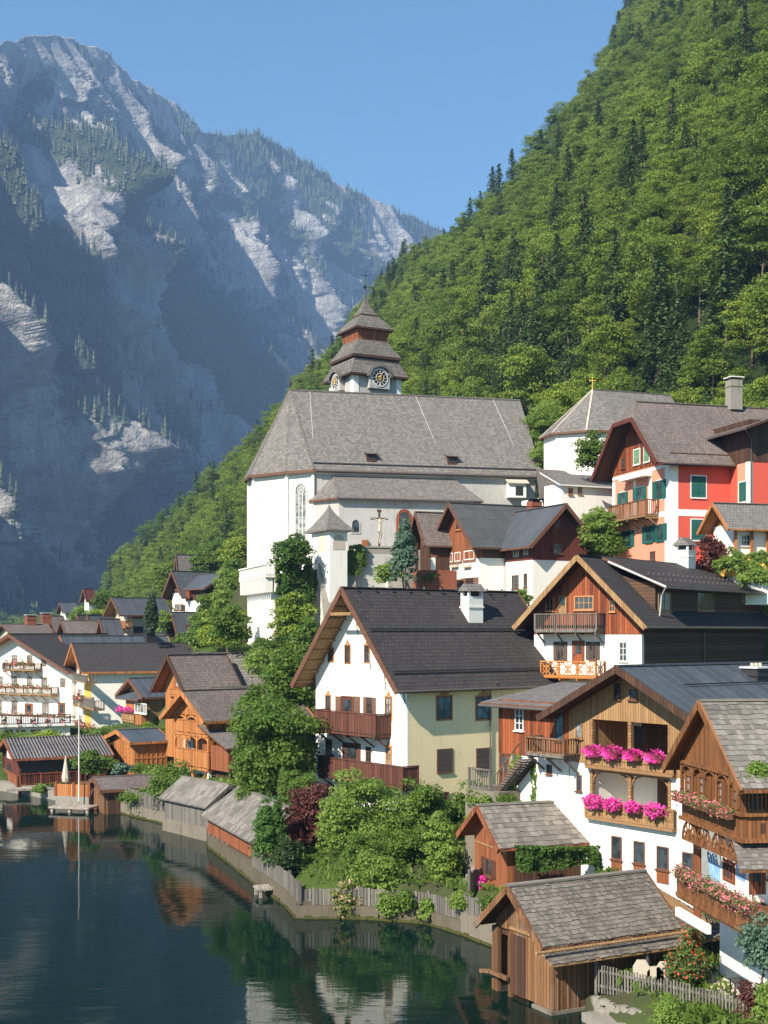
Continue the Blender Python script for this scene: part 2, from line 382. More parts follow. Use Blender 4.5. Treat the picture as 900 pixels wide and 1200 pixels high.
def gable_roof(parent, fr, u0, u1, v0, v1, ze, zr, ridge='u', oe=.8, og=(1.0, .5), th=.22, mat=None, trim=None, soffit=None, shake_=None, halfhip=None, name='roof', rows=(.3, .25), ridge_cap=True, label=None):
    """ze = height of the roof underside plane at the wall line; oe eave overhang; og gable overhang (near, far)"""
    trim = trim or M['frame_b']; soffit = soffit or M['w_dark']; mb = MB(mat)
    if ridge == 'v': P = lambda s, t, z: fr.P(t, s, z); s0, s1, t0, t1 = v0, v1, u0, u1
    else: P = lambda s, t, z: fr.P(s, t, z); s0, s1, t0, t1 = u0, u1, v0, v1
    tm = (t0 + t1) / 2; sl = (zr - ze) / (tm - t0); zt = zr + th; zel = ze - oe * sl + th
    a, b = s0 - og[0], s1 + og[1]
    if halfhip:   # trims the near gable: half-hip height zc
        zc = halfhip; k = (zr - zc) / sl; back = k * .75
        near = [P(a, t0 - oe, zel), P(b, t0 - oe, zel), P(b, tm, zt), P(a + back, tm, zt), P(a, tm - k, zc + th)]
        far = [P(b, t1 + oe, zel), P(a, t1 + oe, zel), P(a, tm + k, zc + th), P(a + back, tm, zt), P(b, tm, zt)]
        hip = [P(a, tm + k, zc + th), P(a, tm - k, zc + th), P(a + back, tm, zt)]
        polys = [near, far, hip]
    else:
        near = [P(a, t0 - oe, zel), P(b, t0 - oe, zel), P(b, tm, zt), P(a, tm, zt)]
        far = [P(b, t1 + oe, zel), P(a, t1 + oe, zel), P(a, tm, zt), P(b, tm, zt)]
        polys = [near, far]
    if ridge == 'v': polys = [p[::-1] for p in polys]
    for i, p in enumerate(polys):
        slab(mb, p, th, mat, trim, soffit)
        if shake_ and len(p) == 4:
            q = p if ridge == 'u' else [p[1], p[0], p[3], p[2]]
            if ridge == 'v': q = [p[3], p[2], p[1], p[0]] if False else q
            n = (q[1] - q[0]).cross(q[3] - q[0])
            if n.z < 0: q = [q[1], q[0], q[3], q[2]]
            shakes(mb, q[0], q[1], q[2], q[3], rows[0], rows[1], shake_, seed=i + 3)
    if ridge_cap: mb.bar(P(a + (k * .75 if halfhip else 0), tm, zt + .02), P(b, tm, zt + .02), .3, .08, shake_ or mat)
    ro = mb.build(name, parent)
    if label: ro['label'] = label
    # bargeboards on the gable edges
    for s in (a, b):
        bb = MB(trim)
        for (ta, tb) in ((t0 - oe, tm), (t1 + oe, tm)):
            za, zb = zel, zt
            if halfhip and s == a:
                kk = (zr - halfhip) / sl; tb = tm - kk if ta < tm else tm + kk; zb = halfhip + th
            bb.bar(P(s, ta, za - th / 2 - .05), P(s, tb, zb - th / 2 - .05), .09, th + .14)
        if halfhip and s == a: bb.bar(P(s, tm - kk, halfhip + th / 2), P(s, tm + kk, halfhip + th / 2), .09, th + .1)
        bb.build('bargeboard', parent)
    return dict(P=P, a=a, b=b, tm=tm, zt=zt, zel=zel, sl=sl, t0=t0 - oe, t1=t1 + oe, roof=ro)
def gutter(parent, p, q, r=.08, mat=None, down=None):
    mb = MB(mat or M['gutter']); mb.tube(p, q, r, r, 8)
    if down:
        for d in down: mb.tube(d[0], d[1], .05, .05, 6)
    return mb.build('gutter', parent)

# ---------------------------------------------------------------- building parts
def window(face, parent, x0, y0, x1, y1, frame=None, pane=None, bars=(1, 2), shut=None, closed=False, arch=None, proud=.05, ow=None, sill=True, sw=None, name='window'):
    u0, u1, z0, z1 = face.rect(x0, y0, x1, y1); frame = frame or M['frame_b']; w_, h_ = u1 - u0, z1 - z0
    fw = max(.05, min(.09, w_ * .09)); mb = MB(frame)
    if closed and shut:
        for i in range(2):
            a = u0 + i * w_ / 2; face.box(mb, a + .01, a + w_ / 2 - .01, z0, z1, .0, .05, shut)
        face.box(mb, u0 - fw, u0, z0 - fw, z1 + fw, 0, proud); face.box(mb, u1, u1 + fw, z0 - fw, z1 + fw, 0, proud)
        face.box(mb, u0, u1, z1, z1 + fw, 0, proud); face.box(mb, u0 - .05, u1 + .05, z0 - fw - .02, z0, 0, proud + .06)
        return mb.build(name, parent)
    face.box(mb, u0, u0 + fw, z0, z1, -.02, proud); face.box(mb, u1 - fw, u1, z0, z1, -.02, proud)
    face.box(mb, u0 + fw, u1 - fw, z1 - fw, z1, -.02, proud); face.box(mb, u0 + fw, u1 - fw, z0, z0 + fw, -.02, proud)
    for i in range(bars[0]):
        c = u0 + (i + 1) * w_ / (bars[0] + 1); face.box(mb, c - .022, c + .022, z0 + fw, z1 - fw, -.02, proud - .015)
    for i in range(bars[1]):
        c = z0 + (i + 1) * h_ / (bars[1] + 1); face.box(mb, u0 + fw, u1 - fw, c - .018, c + .018, -.02, proud - .018)
    o = mb.build(name, parent)
    pb = MB(pane or M['glass']); face.box(pb, u0 + fw, u1 - fw, z0 + fw, z1 - fw, -.05, .012); pb.build('pane', o)
    if ow:  # painted or built surround
        sb = MB(ow); t = sw or .14
        face.box(sb, u0 - t, u0, z0 - t, z1 + t, 0, .025); face.box(sb, u1, u1 + t, z0 - t, z1 + t, 0, .025)
        face.box(sb, u0, u1, z1, z1 + t, 0, .025); face.box(sb, u0, u1, z0 - t, z0, 0, .025)
        if arch: face.box(sb, u0 + w_ * .2, u1 - w_ * .2, z1 + t, z1 + t + .16, 0, .03); face.box(sb, (u0 + u1) / 2 - w_ * .12, (u0 + u1) / 2 + w_ * .12, z1 + t + .16, z1 + t + .28, 0, .03)
        sb.build('surround', o)
    elif sill:
        sb = MB(frame); face.box(sb, u0 - .06, u1 + .06, z0 - .07, z0, 0, .12); sb.build('sill', o)
    if shut and not closed:
        sw_ = w_ * .48
        for a in (u0 - sw_ - .02, u1 + .02):
            s2 = MB(shut); face.box(s2, a, a + sw_, z0, z1, .02, .07); s2.build('shutter', o)
    return o
def door(face, parent, x0, y0, x1, y1, mat, frame=None, panes=True):
    u0, u1, z0, z1 = face.rect(x0, y0, x1, y1); mb = MB(mat)
    face.box(mb, u0, u1, z0, z1, 0, .04)
    f = frame or M['frame_b']
    face.box(mb, u0 - .08, u0, z0, z1 + .08, 0, .07, f); face.box(mb, u1, u1 + .08, z0, z1 + .08, 0, .07, f); face.box(mb, u0, u1, z1, z1 + .08, 0, .07, f)
    o = mb.build('door', parent)
    if panes: pb = MB(M['glass']); face.box(pb, u0 + (u1 - u0) * .2, u1 - (u1 - u0) * .2, z0 + (z1 - z0) * .45, z1 - .15, .04, .055); pb.build('pane', o)
    h = MB(M['iron']); face.box(h, u1 - .14, u1 - .08, z0 + (z1 - z0) * .45 - .15, z0 + (z1 - z0) * .45, .04, .09); h.build('handle', o)
    return o
def railing(mb, face, u0, u1, z0, z1, k, style, mat, posts=None, th=.05):
    """railing in the plane face offset k"""
    n = posts or max(1, round((u1 - u0) / 1.5))
    for i in range(n + 1):
        c = u0 + (u1 - u0) * i / n; face.box(mb, c - .05, c + .05, z0, z1, k - .05, k + .05, mat)
    face.box(mb, u0 - .04, u1 + .04, z1, z1 + .07, k - .08, k + .08, mat)
    if style == 'panel': face.box(mb, u0, u1, z0 + .06, z1 - .02, k - th / 2, k + th / 2, mat)
    elif style == 'bars':
        m = max(2, int((u1 - u0) / .16))
        for i in range(m): c = u0 + (i + .5) * (u1 - u0) / m; face.box(mb, c - .025, c + .025, z0, z1, k - .02, k + .02, mat)
        face.box(mb, u0, u1, z0, z0 + .08, k - .04, k + .04, mat)
    elif style == 'cross':
        m = max(1, round((u1 - u0) / .8)); face.box(mb, u0, u1, z0, z0 + .08, k - .04, k + .04, mat)
        for i in range(m):
            a = u0 + i * (u1 - u0) / m; b = u0 + (i + 1) * (u1 - u0) / m
            for (p, q) in (((a, z0), (b, z1)), ((a, z1), (b, z0))): mb.bar(face.P(p[0], p[1], k), face.P(q[0], q[1], k), .06, .06, mat)
            mb.bar(face.P((a + b) / 2, z0, k), face.P((a + b) / 2, z1, k), .06, .06, mat)
            cx, cz, rr = (a + b) / 2, (z0 + z1) / 2, min(b - a, z1 - z0) * .3
            for j in range(8):
                t0_, t1_ = j * .7854, (j + 1) * .7854
                mb.bar(face.P(cx + rr * math.cos(t0_), cz + rr * math.sin(t0_), k), face.P(cx + rr * math.cos(t1_), cz + rr * math.sin(t1_), k), .05, .05, mat)
    elif style == 'slats':
        m = max(2, int((z1 - z0) / .18))
        for i in range(m): c = z0 + (i + .5) * (z1 - z0) / m; face.box(mb, u0, u1, c - .05, c + .05, k - .02, k + .02, mat)
def balcony(face, parent, x0, x1, ytop, ybot, depth, style, mat, floor=None, xm=None, brackets=True, side=(True, True), name='balcony', floor_th=.14, roofed=False):
    f2 = face.off(depth); u0, u1 = sorted((f2.u(x0), f2.u(x1))); xm = xm or (x0 + x1) / 2
    zb = f2.at(xm, ybot)[1]; zt = f2.at(xm, ytop)[1]; fl = floor or mat
    mb = MB(fl); face.box(mb, u0, u1, zb, zb + floor_th, .0, depth + .05)
    if brackets:
        n = max(2, round((u1 - u0) / 1.6) + 1)
        for i in range(n):
            c = u0 + .1 + (u1 - u0 - .2) * i / (n - 1)
            mb.bar(face.P(c, zb - .08, .0), face.P(c, zb - .08, depth), .1, .14); mb.bar(face.P(c, zb - .75, .05), face.P(c, zb - .12, depth * .8), .09, .09)
    o = mb.build(name, parent)
    rb = MB(mat); railing(rb, face, u0, u1, zb + floor_th, zt, depth, style, mat)
    for s, uu in zip(side, (u0, u1)):
        if s:
            fs = Face(face.o + face.d * uu, face.n, -face.d if uu == u0 else face.d); railing(rb, fs, .05, depth - .06, zb + floor_th, zt, 0, style, mat, posts=1)
    rb.build('railing', o)
    return o, u0, u1, zb, zt
def chimney(parent, p, w_, d_, h, mat, cap='house', fr=None, base=1.2):
    """p = point on roof surface at the stack foot centre"""
    fr = fr or Fr(450, 10, 0); mb = MB(mat); u, v = fr.u, fr.v
    def bx(a, b, z0, z1, m=None):
        A = [p + u * x + v * y for x, y in ((-a, -b), (-a, b), (a, b), (a, -b))]
        mb.hexa([Vector((q.x, q.y, z0)) for q in A], [Vector((q.x, q.y, z1)) for q in A], m)
    z = p.z; bx(w_ / 2, d_ / 2, z - base, z + h)
    bx(w_ / 2 + .06, d_ / 2 + .06, z + h * .72, z + h * .76)
    o = mb.build('chimney', parent); cb = MB(M['frame_w'] if cap != 'dark' else M['iron'])
    mb = cb
    if cap == 'house':
        # little gabled hood on short piers with openings
        for sx in (-1, 1):
            for sy in (-1, 1):
                A = [p + u * x + v * y for x, y in ((sx * (w_ / 2 - .08) - .08, sy * (d_ / 2 - .08) - .08), (sx * (w_ / 2 - .08) - .08, sy * (d_ / 2 - .08) + .08), (sx * (w_ / 2 - .08) + .08, sy * (d_ / 2 - .08) + .08), (sx * (w_ / 2 - .08) + .08, sy * (d_ / 2 - .08) - .08))]
                mb.hexa([Vector((q.x, q.y, z + h)) for q in A], [Vector((q.x, q.y, z + h + .35)) for q in A])
        bx(w_ / 2 - .2, d_ / 2 - .2, z + h - .02, z + h + .33, M['iron'])
        e = .16; hw = w_ / 2 + e; hd = d_ / 2 + e; zz = z + h + .35
        c = lambda x, y, q: Vector(((p + u * x + v * y).x, (p + u * x + v * y).y, q))
        mb.hexa([c(-hw, -hd, zz), c(-hw, hd, zz), c(-hw, 0, zz + hd * .9)][::-1], [c(hw, -hd, zz), c(hw, hd, zz), c(hw, 0, zz + hd * .9)][::-1], M['r_grey'])
    elif cap == 'slab':
        bx(w_ / 2 - .1, d_ / 2 - .1, z + h, z + h + .2, M['iron']); bx(w_ / 2 + .12, d_ / 2 + .12, z + h + .2, z + h + .28)
    elif cap == 'pots':
        for i in (-1, 0, 1): q = p + u * (i * w_ * .3); mb.tube((q.x, q.y, z + h), (q.x, q.y, z + h + .25), .1, .08, 8, M['beige'])
        bx(w_ / 2 + .08, d_ / 2 + .08, z + h, z + h + .07)
    elif cap == 'dark':
        bx(w_ / 2 - .12, d_ / 2 - .12, z + h, z + h + .16, M['iron']); bx(w_ / 2 + .15, d_ / 2 + .15, z + h + .16, z + h + .24)
    mb.build('chimney_cap', o)
    return o

# ---------------------------------------------------------------- foliage
def leaf_mesh(name, pts, nrm, size, mat, asp=1.0, seed=0):
    r = np.random.RandomState(seed); n = len(pts); pts = np.asarray(pts, float); nrm = np.asarray(nrm, float)
    nrm /= np.linalg.norm(nrm, axis=1)[:, None] + 1e-9
    t = np.cross(nrm, r.normal(size=(n, 3))); t /= np.linalg.norm(t, axis=1)[:, None] + 1e-9
    b = np.cross(nrm, t); s = (np.asarray(size) * r.uniform(.6, 1.3, n))[:, None]
    v = np.stack([pts - t * s * .5, pts - b * s * .32 * asp + nrm * s * .08, pts + t * s * .5, pts + b * s * .32 * asp + nrm * s * .08], 1).reshape(-1, 3)
    me = bpy.data.meshes.new(name); me.vertices.add(4 * n); me.vertices.foreach_set('co', v.ravel())
    me.loops.add(4 * n); me.loops.foreach_set('vertex_index', np.arange(4 * n, dtype=np.int32))
    me.polygons.add(n); me.polygons.foreach_set('loop_start', np.arange(0, 4 * n, 4, dtype=np.int32))
    me.update(calc_edges=True); me.materials.append(mat); return me
def crown_pts(seed, rx, rz, cz, nclump, nleaf, rc, shape='round', low=-.75, fill=.25):
    r = np.random.RandomState(seed); P_, N_ = [], []
    for i in range(nclump):
        while True:
            d = r.normal(size=3); d /= np.linalg.norm(d)
            if d[2] > low: break
        k = r.uniform(.55, .95) if r.rand() > fill else r.uniform(.1, .55)
        k *= 1 + .16 * math.sin(3 * math.atan2(d[1], d[0]) + seed)
        c = d * np.array([rx, rx, rz]) * k
        if shape == 'cone': c[:2] *= max(.12, 1 - (c[2] + rz) / (2 * rz) * .9) * 1.3
        if shape == 'flame': c[:2] *= max(.15, 1 - abs((c[2] + rz * .3) / (1.35 * rz)) ** 2.2)
        q = rc * r.uniform(.65, 1.3); m = int(nleaf * r.uniform(.7, 1.3))
        e = r.normal(size=(m, 3)); e /= np.linalg.norm(e, axis=1)[:, None]
        e[:, 2] = np.where(e[:, 2] < -.35, -e[:, 2], e[:, 2])
        rad = q * r.uniform(.55, 1.08, m)[:, None]
        p = c + e * rad * np.array([1.15, 1.15, .68]); P_.append(p); N_.append(e * .8 + r.normal(size=(m, 3)) * .45 + np.array([0, 0, .35]))
    P_ = np.concatenate(P_); P_[:, 2] += cz
    return P_, np.concatenate(N_)
def trunk_mesh(name, h, r0, seed, spread, top=.8, mat=None, nb=6, zc=.4):
    mb = MB(mat or M['bark']); r = random.Random(seed); p = Vector((0, 0, -.4)); rad = r0; seg = 5; hh = h * top
    ring = []
    for i in range(seg + 1):
        t = i / seg; c = Vector((r.uniform(-.04, .04) * h * t, r.uniform(-.04, .04) * h * t, -.4 + hh * t)); q = r0 * (1.35 if i == 0 else 1) * (1 - .8 * t) + .02
        ring.append([c + Vector((math.cos(a * .7854), math.sin(a * .7854), 0)) * q for a in range(8)])
    mb.loft(ring)
    for i in range(nb):
        t = r.uniform(zc, .85); a = i * 6.28 / nb + r.uniform(-.5, .5); s = Vector((0, 0, -.4 + hh * t)); e = s + Vector((math.cos(a), math.sin(a), r.uniform(.5, 1.0))) * spread * r.uniform(.5, .85)
        m_ = s.lerp(e, .5) + Vector((0, 0, spread * .06)); mb.tube(s, m_, r0 * .34 * (1 - t * .4), r0 * .2, 6); mb.tube(m_, e, r0 * .2, r0 * .06, 6)
    o = mb.build(name); me = o.data; bpy.data.objects.remove(o); return me
def conifer_pts(seed, h, rb, levels, per, droop=.35, base=.12):
    r = np.random.RandomState(seed); P_, N_ = [], []
    for i in range(levels):
        t = i / levels; z = h * (base + (1 - base) * t); rr = rb * (1 - t) ** .85 + .12; nb = max(4, int(9 * (1 - t) + 4))
        for j in range(nb):
            a = r.uniform(0, 6.283); L = rr * r.uniform(.65, 1.12); k = np.linspace(.12, 1, max(3, int(per * (1 - t * .6))))
            x = np.cos(a) * L * k; y = np.sin(a) * L * k; zz = z - droop * L * k ** 1.5 + r.normal(size=len(k)) * .1
            p = np.stack([x, y, zz], 1) + r.normal(size=(len(k), 3)) * .13 * rr ** .5
            P_.append(p); N_.append(np.stack([np.cos(a) * .35 + r.normal(size=len(k)) * .35, np.sin(a) * .35 + r.normal(size=len(k)) * .35, np.full(len(k), .9)], 1))
    return np.concatenate(P_), np.concatenate(N_)
def link(name, me, parent=None, loc=None, rz=0, sc=1):
    o = bpy.data.objects.new(name, me); col.objects.link(o)
    if parent: o.parent = parent
    if loc is not None: o.location = loc
    if rz: o.rotation_euler = (0, 0, rz)
    if sc != 1: o.scale = (sc, sc, sc) if not isinstance(sc, tuple) else sc
    return o

# ================================================================ LAND, WATER, MOUNTAIN
SHORE = [(-400, 330), (-160, 190), (-75, 135), (-33, 112), (-27, 106), (-23, 102), (-15.2, 92), (-11.9, 87), (-7.6, 71.6), (-4.9, 65), (-4.2, 62.2), (-1.2, 62.2), (2, 61.2), (3.5, 59), (4.85, 56.6), (5.6, 52), (7.2, 46.2), (8.2, 43.2), (9.5, 38), (12, 25), (20, -10)]
def shore_d(x, y):
    """signed distance to the shoreline, positive on land (right-hand/behind side)"""
    best = 1e9; sg = 1
    for (ax, ay), (bx, by) in zip(SHORE, SHORE[1:]):
        dx, dy = bx - ax, by - ay; t = max(0, min(1, ((x - ax) * dx + (y - ay) * dy) / (dx * dx + dy * dy)))
        qx, qy = ax + t * dx, ay + t * dy; d = math.hypot(x - qx, y - qy)
        if d < best - 1e-6: best = d; sg = 1 if (dx * (y - ay) - dy * (x - ax)) > 0 else -1
    return best * sg
CT = [(-33, 118, 1.7), (-20, 108, 1.7), (-12, 96, 1.9), (-8, 82, 1.7), (-5, 72, 1.6), (-3, 65, 1.5), (3, 63, 1.5), (6, 60, 1.9), (9, 50, 1.2), (12, 43, 1.1), (15, 38, 1.2), (7, 56, 1.7),
      (-50, 150, 1.8), (-35, 150, 2.3), (-25, 138, 2.6), (-20, 122, 2.2), (-12, 106, 2.4), (-20, 150, 5), (0, 85, 2.4), (5, 92, 3), (-5, 100, 3.6), (-3, 112, 8), (-12, 121, 11.5), (-7, 118, 11), (10, 118, 17.5), (14, 108, 15.5),
      (15, 88, 6), (24, 98, 10), (10, 70, 3), (12, 62, 2.3), (18, 62, 2.6), (13, 48, 1.4), (20, 58, 3), (20, 75, 5), (24, 108, 19), (32, 110, 19.5), (29, 96, 11), (-12, 140, 20.5), (0, 136, 21.2), (12, 140, 21.6),
      (0, 150, 23.5), (15, 152, 25), (20, 128, 23.5), (26, 136, 27), (-32, 205, 12.5), (-25, 185, 12), (-45, 200, 6), (-20, 165, 13), (-17, 152, 14), (-60, 230, 4), (-55, 180, 2.5), (-80, 300, 5), (-38, 232, 14), (-6, 125, 13), (2, 124, 15),
      (-38, 175, 5), (-16, 130, 12.5), (-14, 112, 5), (9, 78, 2.8), (-2, 76, 1.9), (-6, 88, 2.2), (-30, 165, 6), (-40, 190, 8)]
HN = (.946, .325); HC = 43.0; HS = 1.13
CT += [(-29, 110.5, .7), (-26, 107.5, .7), (-24, 108, .75), (-27, 112.5, .75), (-22, 112, .8), (-21.5, 106, .8), (-31, 113, .8), (-25, 117, 1.0)]
CTN = np.array(CT)
SIL = [(-300, 735), (0, 735), (60, 722), (110, 700), (150, 640), (200, 592), (245, 555), (290, 520), (340, 452), (400, 395), (430, 342), (460, 303), (515, 268), (580, 228), (640, 168), (690, 98), (735, 0), (790, -140), (860, -280), (1000, -480), (1300, -700)]
def interp(tab, x):
    if x <= tab[0][0]: return tab[0][1]
    for (a, b), (c, d) in zip(tab, tab[1:]):
        if x <= c: return b + (d - b) * (x - a) / (c - a)
    return tab[-1][1]
def sm(a, b, x): t = max(0, min(1, (x - a) / (b - a))); return t * t * (3 - 2 * t)
TREE_H = 13.0
def crest(a):
    """distance along azimuth a at which the wooded slope reaches its crest"""
    e = (HZ - interp(SIL, 450 + a * FPX)) / FPX; k = HS * (HN[0] * a + HN[1]) - e
    return min(1100, max(330, (CH - TREE_H + HS * HC) / max(.03, k)))
def ground(x, y):
    y = max(y, 1e-3); d = (CTN[:, 0] - x) ** 2 + (CTN[:, 1] - y) ** 2 + .5; wgt = d ** -1.9; zi = float((wgt * CTN[:, 2]).sum() / wgt.sum())
    t = HN[0] * x + HN[1] * y - HC
    pl = HS * t
    if y > 60:
        a = x / y; c = crest(a)
        if y > c: pl = HS * ((HN[0] * a + HN[1]) * c - HC) - .55 * (y - c) 
    bumpy = mn.noise((x * .018, y * .018, 0)) * 7 + mn.noise((x * .06, y * .06, 3)) * 2
    f = sm(150, 215, y + .5 * max(0, x)); base = 3.0
    if pl > 3: far = pl + bumpy * sm(3, 40, pl)
    else: far = base + 2 * mn.noise((x * .01, y * .01, 0)) + max(0, pl) 
    far = max(far, 2.2)
    z = zi * (1 - f) + far * f
    if y <= 170: z = max(z, min(far, z + 3 * sm(100, 170, y) * sm(20, 45, x)))
    s = shore_d(x, y) if (y < 340 and x < 60) else 50
    if s < .45: z = -3.0
    elif s < 1.5: z = min(z, .45 + max(0, s - .9) * 1.2)
    return z
g = G('meadow_and_soil'); p = g.pos(); n1 = g.noise(p, .12, 4); n2 = g.noise(p, 2.5, 4)
M['ground'] = g.fin(g.mix(g.rng(n1, .45, .6), g.mix(n2, (.035, .065, .014), (.07, .105, .022)), g.mix(n2, (.06, .055, .033), (.04, .05, .02))), .95, .1)
g.bump(n2, .5, .15); zz_ = g.n('ShaderNodeSeparateXYZ'); g.l(p, zz_.inputs[0]); cc_ = g.p.inputs['Base Color'].links[0].from_socket; g.l(g.mix(g.rng(zz_.outputs[2], 22, 27), cc_, (.018, .03, .01)), g.p.inputs['Base Color'])
def grid_mesh(name, us, vs, fn, mat, smooth=True):
    V = [fn(u, v) for v in vs for u in us]; nu, nv = len(us), len(vs)
    F_ = [(j * nu + i, j * nu + i + 1, (j + 1) * nu + i + 1, (j + 1) * nu + i) for j in range(nv - 1) for i in range(nu - 1)]
    me = bpy.data.meshes.new(name); me.from_pydata(V, [], F_); me.materials.append(mat)
    if smooth: me.polygons.foreach_set('use_smooth', [True] * len(F_))
    me.update(); o = bpy.data.objects.new(name, me); col.objects.link(o); return o
us = [i / 170 for i in range(-110, 111)]
vs = list(np.arange(24, 130, .8)) + list(np.arange(130, 330, 3)) + list(np.arange(330, 1350, 10))
terr = grid_mesh('ground', us, vs, lambda a, y: (a * y, y, ground(a * y, y)), M['ground'])
tag(terr, 'grassy lakeside ground rising into the wooded hill', None, None, 'structure')
g = G('valley_soil'); M['valley'] = g.fin(g.mix(g.noise(g.pos(), .02, 4), (.04, .07, .02), (.09, .12, .035)), .95, .1)
vf = grid_mesh('valley_floor', list(np.linspace(-6000, 6000, 40)), list(np.linspace(-600, 7000, 40)), lambda x, y: (x, y, -6.0), M['valley'])
tag(vf, 'low ground far beyond the village reaching the horizon', None, None, 'structure')
# the lake
g = G('lake_water'); p = g.pos()
nf = g.noise(p, 1, 4, .55, (.55, 1.7, 1), .6); nm = g.noise(p, 1, 2, .5, (.10, .22, 1), .3); nc = g.noise(p, 3.2, 2, .5)
wind = g.rng(g.noise(p, .055, 3), .4, .62)
h = g.math('ADD', g.math('MULTIPLY', g.math('MULTIPLY', nf, .10), g.math('ADD', g.math('MULTIPLY', wind, .8), .35)), g.math('ADD', g.math('MULTIPLY', nm, .22), g.math('MULTIPLY', nc, .006)))
g.bump(h, .30, .34)
M['water'] = g.fin(g.mix(g.noise(p, .05, 3), (.002, .011, .009), (.003, .016, .012)), .02, .5); g.p.inputs['IOR'].default_value = 1.33
lake = grid_mesh('lake', list(np.linspace(-700, 60, 12)), list(np.linspace(-120, 420, 12)), lambda x, y: (x, y, 0), M['water'])
wm = M['water'].node_tree; df = wm.nodes.new('ShaderNodeBsdfDiffuse'); df.inputs[0].default_value = (.002, .012, .009, 1); ms_ = wm.nodes.new('ShaderNodeMixShader'); ms_.inputs[0].default_value = .16
wm.links.new(g.p.outputs[0], ms_.inputs[1]); wm.links.new(df.outputs[0], ms_.inputs[2]); wm.links.new(ms_.outputs[0], g.out.inputs[0])
tag(lake, 'dark calm lake with rippled reflections', None, None, 'structure')

# ---- the rock mountain across the lake
MS = [(-400, 120), (-200, 70), (-60, 58), (0, 50), (30, 43), (60, 43), (85, 48), (110, 55), (130, 66), (150, 84), (175, 104), (200, 122), (230, 142), (262, 160), (285, 157), (300, 157), (318, 168), (350, 188), (400, 214), (450, 238), (490, 253), (515, 268), (560, 300), (640, 350), (760, 420), (1000, 520)]
def mtn_pt(a, t):
    px = 450 + a * FPX; Dr = 2050 + (a + .3) / .343 * 2050; Dr = max(1500, min(5000, Dr)); e = (HZ - interp(MS, px)) / FPX; zr = CH + e * Dr
    Db = Dr * .60
    if t > 1: D = Dr + (t - 1) * 900; z = zr - (t - 1) * 700; return a * D, D, z
    zf = .10 * t if t < .12 else .012 + (t - .12) ** 1.05 / (.88 ** 1.05) * .988
    D = Db + (Dr - Db) * (t ** .92); z = zr * zf
    x, y = a * D, D
    s_ = (x * .335 + y * .94); w_ = z
    warp = mn.noise((s_ * .0016, w_ * .0012, 2)) * 220 + mn.noise((s_ * .006, w_ * .005, 8)) * 60
    rib = mn.ridged_multi_fractal(((s_ + warp + w_ * .75) * .0027, w_ * .0008, 1.3), 1.0, 2.1, 4, .9, 1.6)
    rib2 = mn.ridged_multi_fractal(((s_ + warp * .5 + w_ * .25) * .0075, w_ * .0016, 5), 1.0, 2.2, 4, .9, 1.6)
    fine = mn.fractal(((s_ + warp) * .013, w_ * .008, 4), .9, 2.1, 5)
    wx, wz = s_ + 50 * mn.noise((s_ * .01, w_ * .01, 3)), w_ + 60 * mn.noise((s_ * .008, w_ * .008, 6))
    vd, vp = mn.voronoi(Vector((wx * .009, wz * .0045, .3))); blk = mn.noise(vp[0] * 5.3) * 27
    vd, vp = mn.voronoi(Vector((wx * .026, wz * .015, .7))); blk += mn.noise(vp[0] * 4.1) * 13
    amp = sm(0, .15, t) * (1 - sm(.82, 1.0, t) * .85)
    dx = (rib - .9) * 125 + (rib2 - .9) * 92 + fine * 46 + blk
    dx += 120 * math.exp(-((px - 72 - 22 * math.sin(t * 9) + 8 * mn.noise((t * 14, 2, 2))) / 27) ** 2) * sm(.2, .34, t) * (1 - sm(.74, .9, t))
    zz = z + (rib - .9) * 20 * amp + mn.fractal((s_ * .012, 3, t * 3), .9, 2.0, 5) * 9 * sm(.85, 1, t)
    # push out of the face (normal is to the right and towards the viewer)
    return x + .94 * dx * amp, y - .335 * dx * amp, zz
def veg(x, y, z, t, a):
    """how wooded the mountain is here: strips running down the spurs, the ledges, the foot and the right-hand crest"""
    s_ = (x * .335 + y * .94)
    v = mn.fractal(((s_ + z * .75) * .0030, z * .0011, 11), .9, 2.1, 5) * .62 + mn.fractal((s_ * .011, z * .009, 3), .8, 2.1, 4) * .34
    px = 450 + a * FPX; v += .26 * math.exp(-((px - 125 - 40 * math.sin(t * 6)) / 38) ** 2) * (1 - sm(.75, .9, t)) + .16 * math.exp(-((px - 215) / 30) ** 2) * (1 - sm(.55, .7, t))
    v += .08 + .30 * (1 - sm(0, .22, t)) + .30 * sm(.86, .97, t) * sm(-.22, -.08, a) - .22 * sm(.8, .97, t) * (1 - sm(-.25, -.15, a)) + .10 * sm(-.1, .04, -a - .1)
    return v
g = G('limestone'); p = g.pos()
r1 = g.noise(p, .02, 8, .7, (1, 1, 1.0), .6); r2 = g.noise(p, .03, 7, .7, (1, 1, .30), .8); r3 = g.noise(p, .008, 6, .65, (1, 1, .6), .5); r4 = g.noise(p, .09, 4, .7)
rock = g.mix(g.rng(r2, .38, .62), (.25, .245, .24), (.58, .55, .50)); rock = g.mix(g.rng(r3, .5, .68, 0, .65), rock, (.20, .195, .19)); rock = g.mix(g.rng(r1, .5, .75, 0, .5), rock, (.42, .36, .28))
vgc = g.mix(g.rng(r1, .4, .6), g.mix(r4, (.020, .036, .014), (.045, .07, .025)), g.mix(r4, (.06, .085, .03), (.12, .14, .055)))
at = g.n('ShaderNodeAttribute'); at.attribute_name = 'veg'
f = g.rng(g.math('ADD', at.outputs['Fac'], g.math('MULTIPLY', g.math('SUBTRACT', g.noise(p, .03, 6, .75), .5), .9)), .16, .27)
g.bump(g.math('ADD', g.math('ADD', r1, r2), g.math('MULTIPLY', r4, .7)), 1.0, 16)
M['rock'] = g.fin(g.mix(f, rock, vgc), .95, .1)
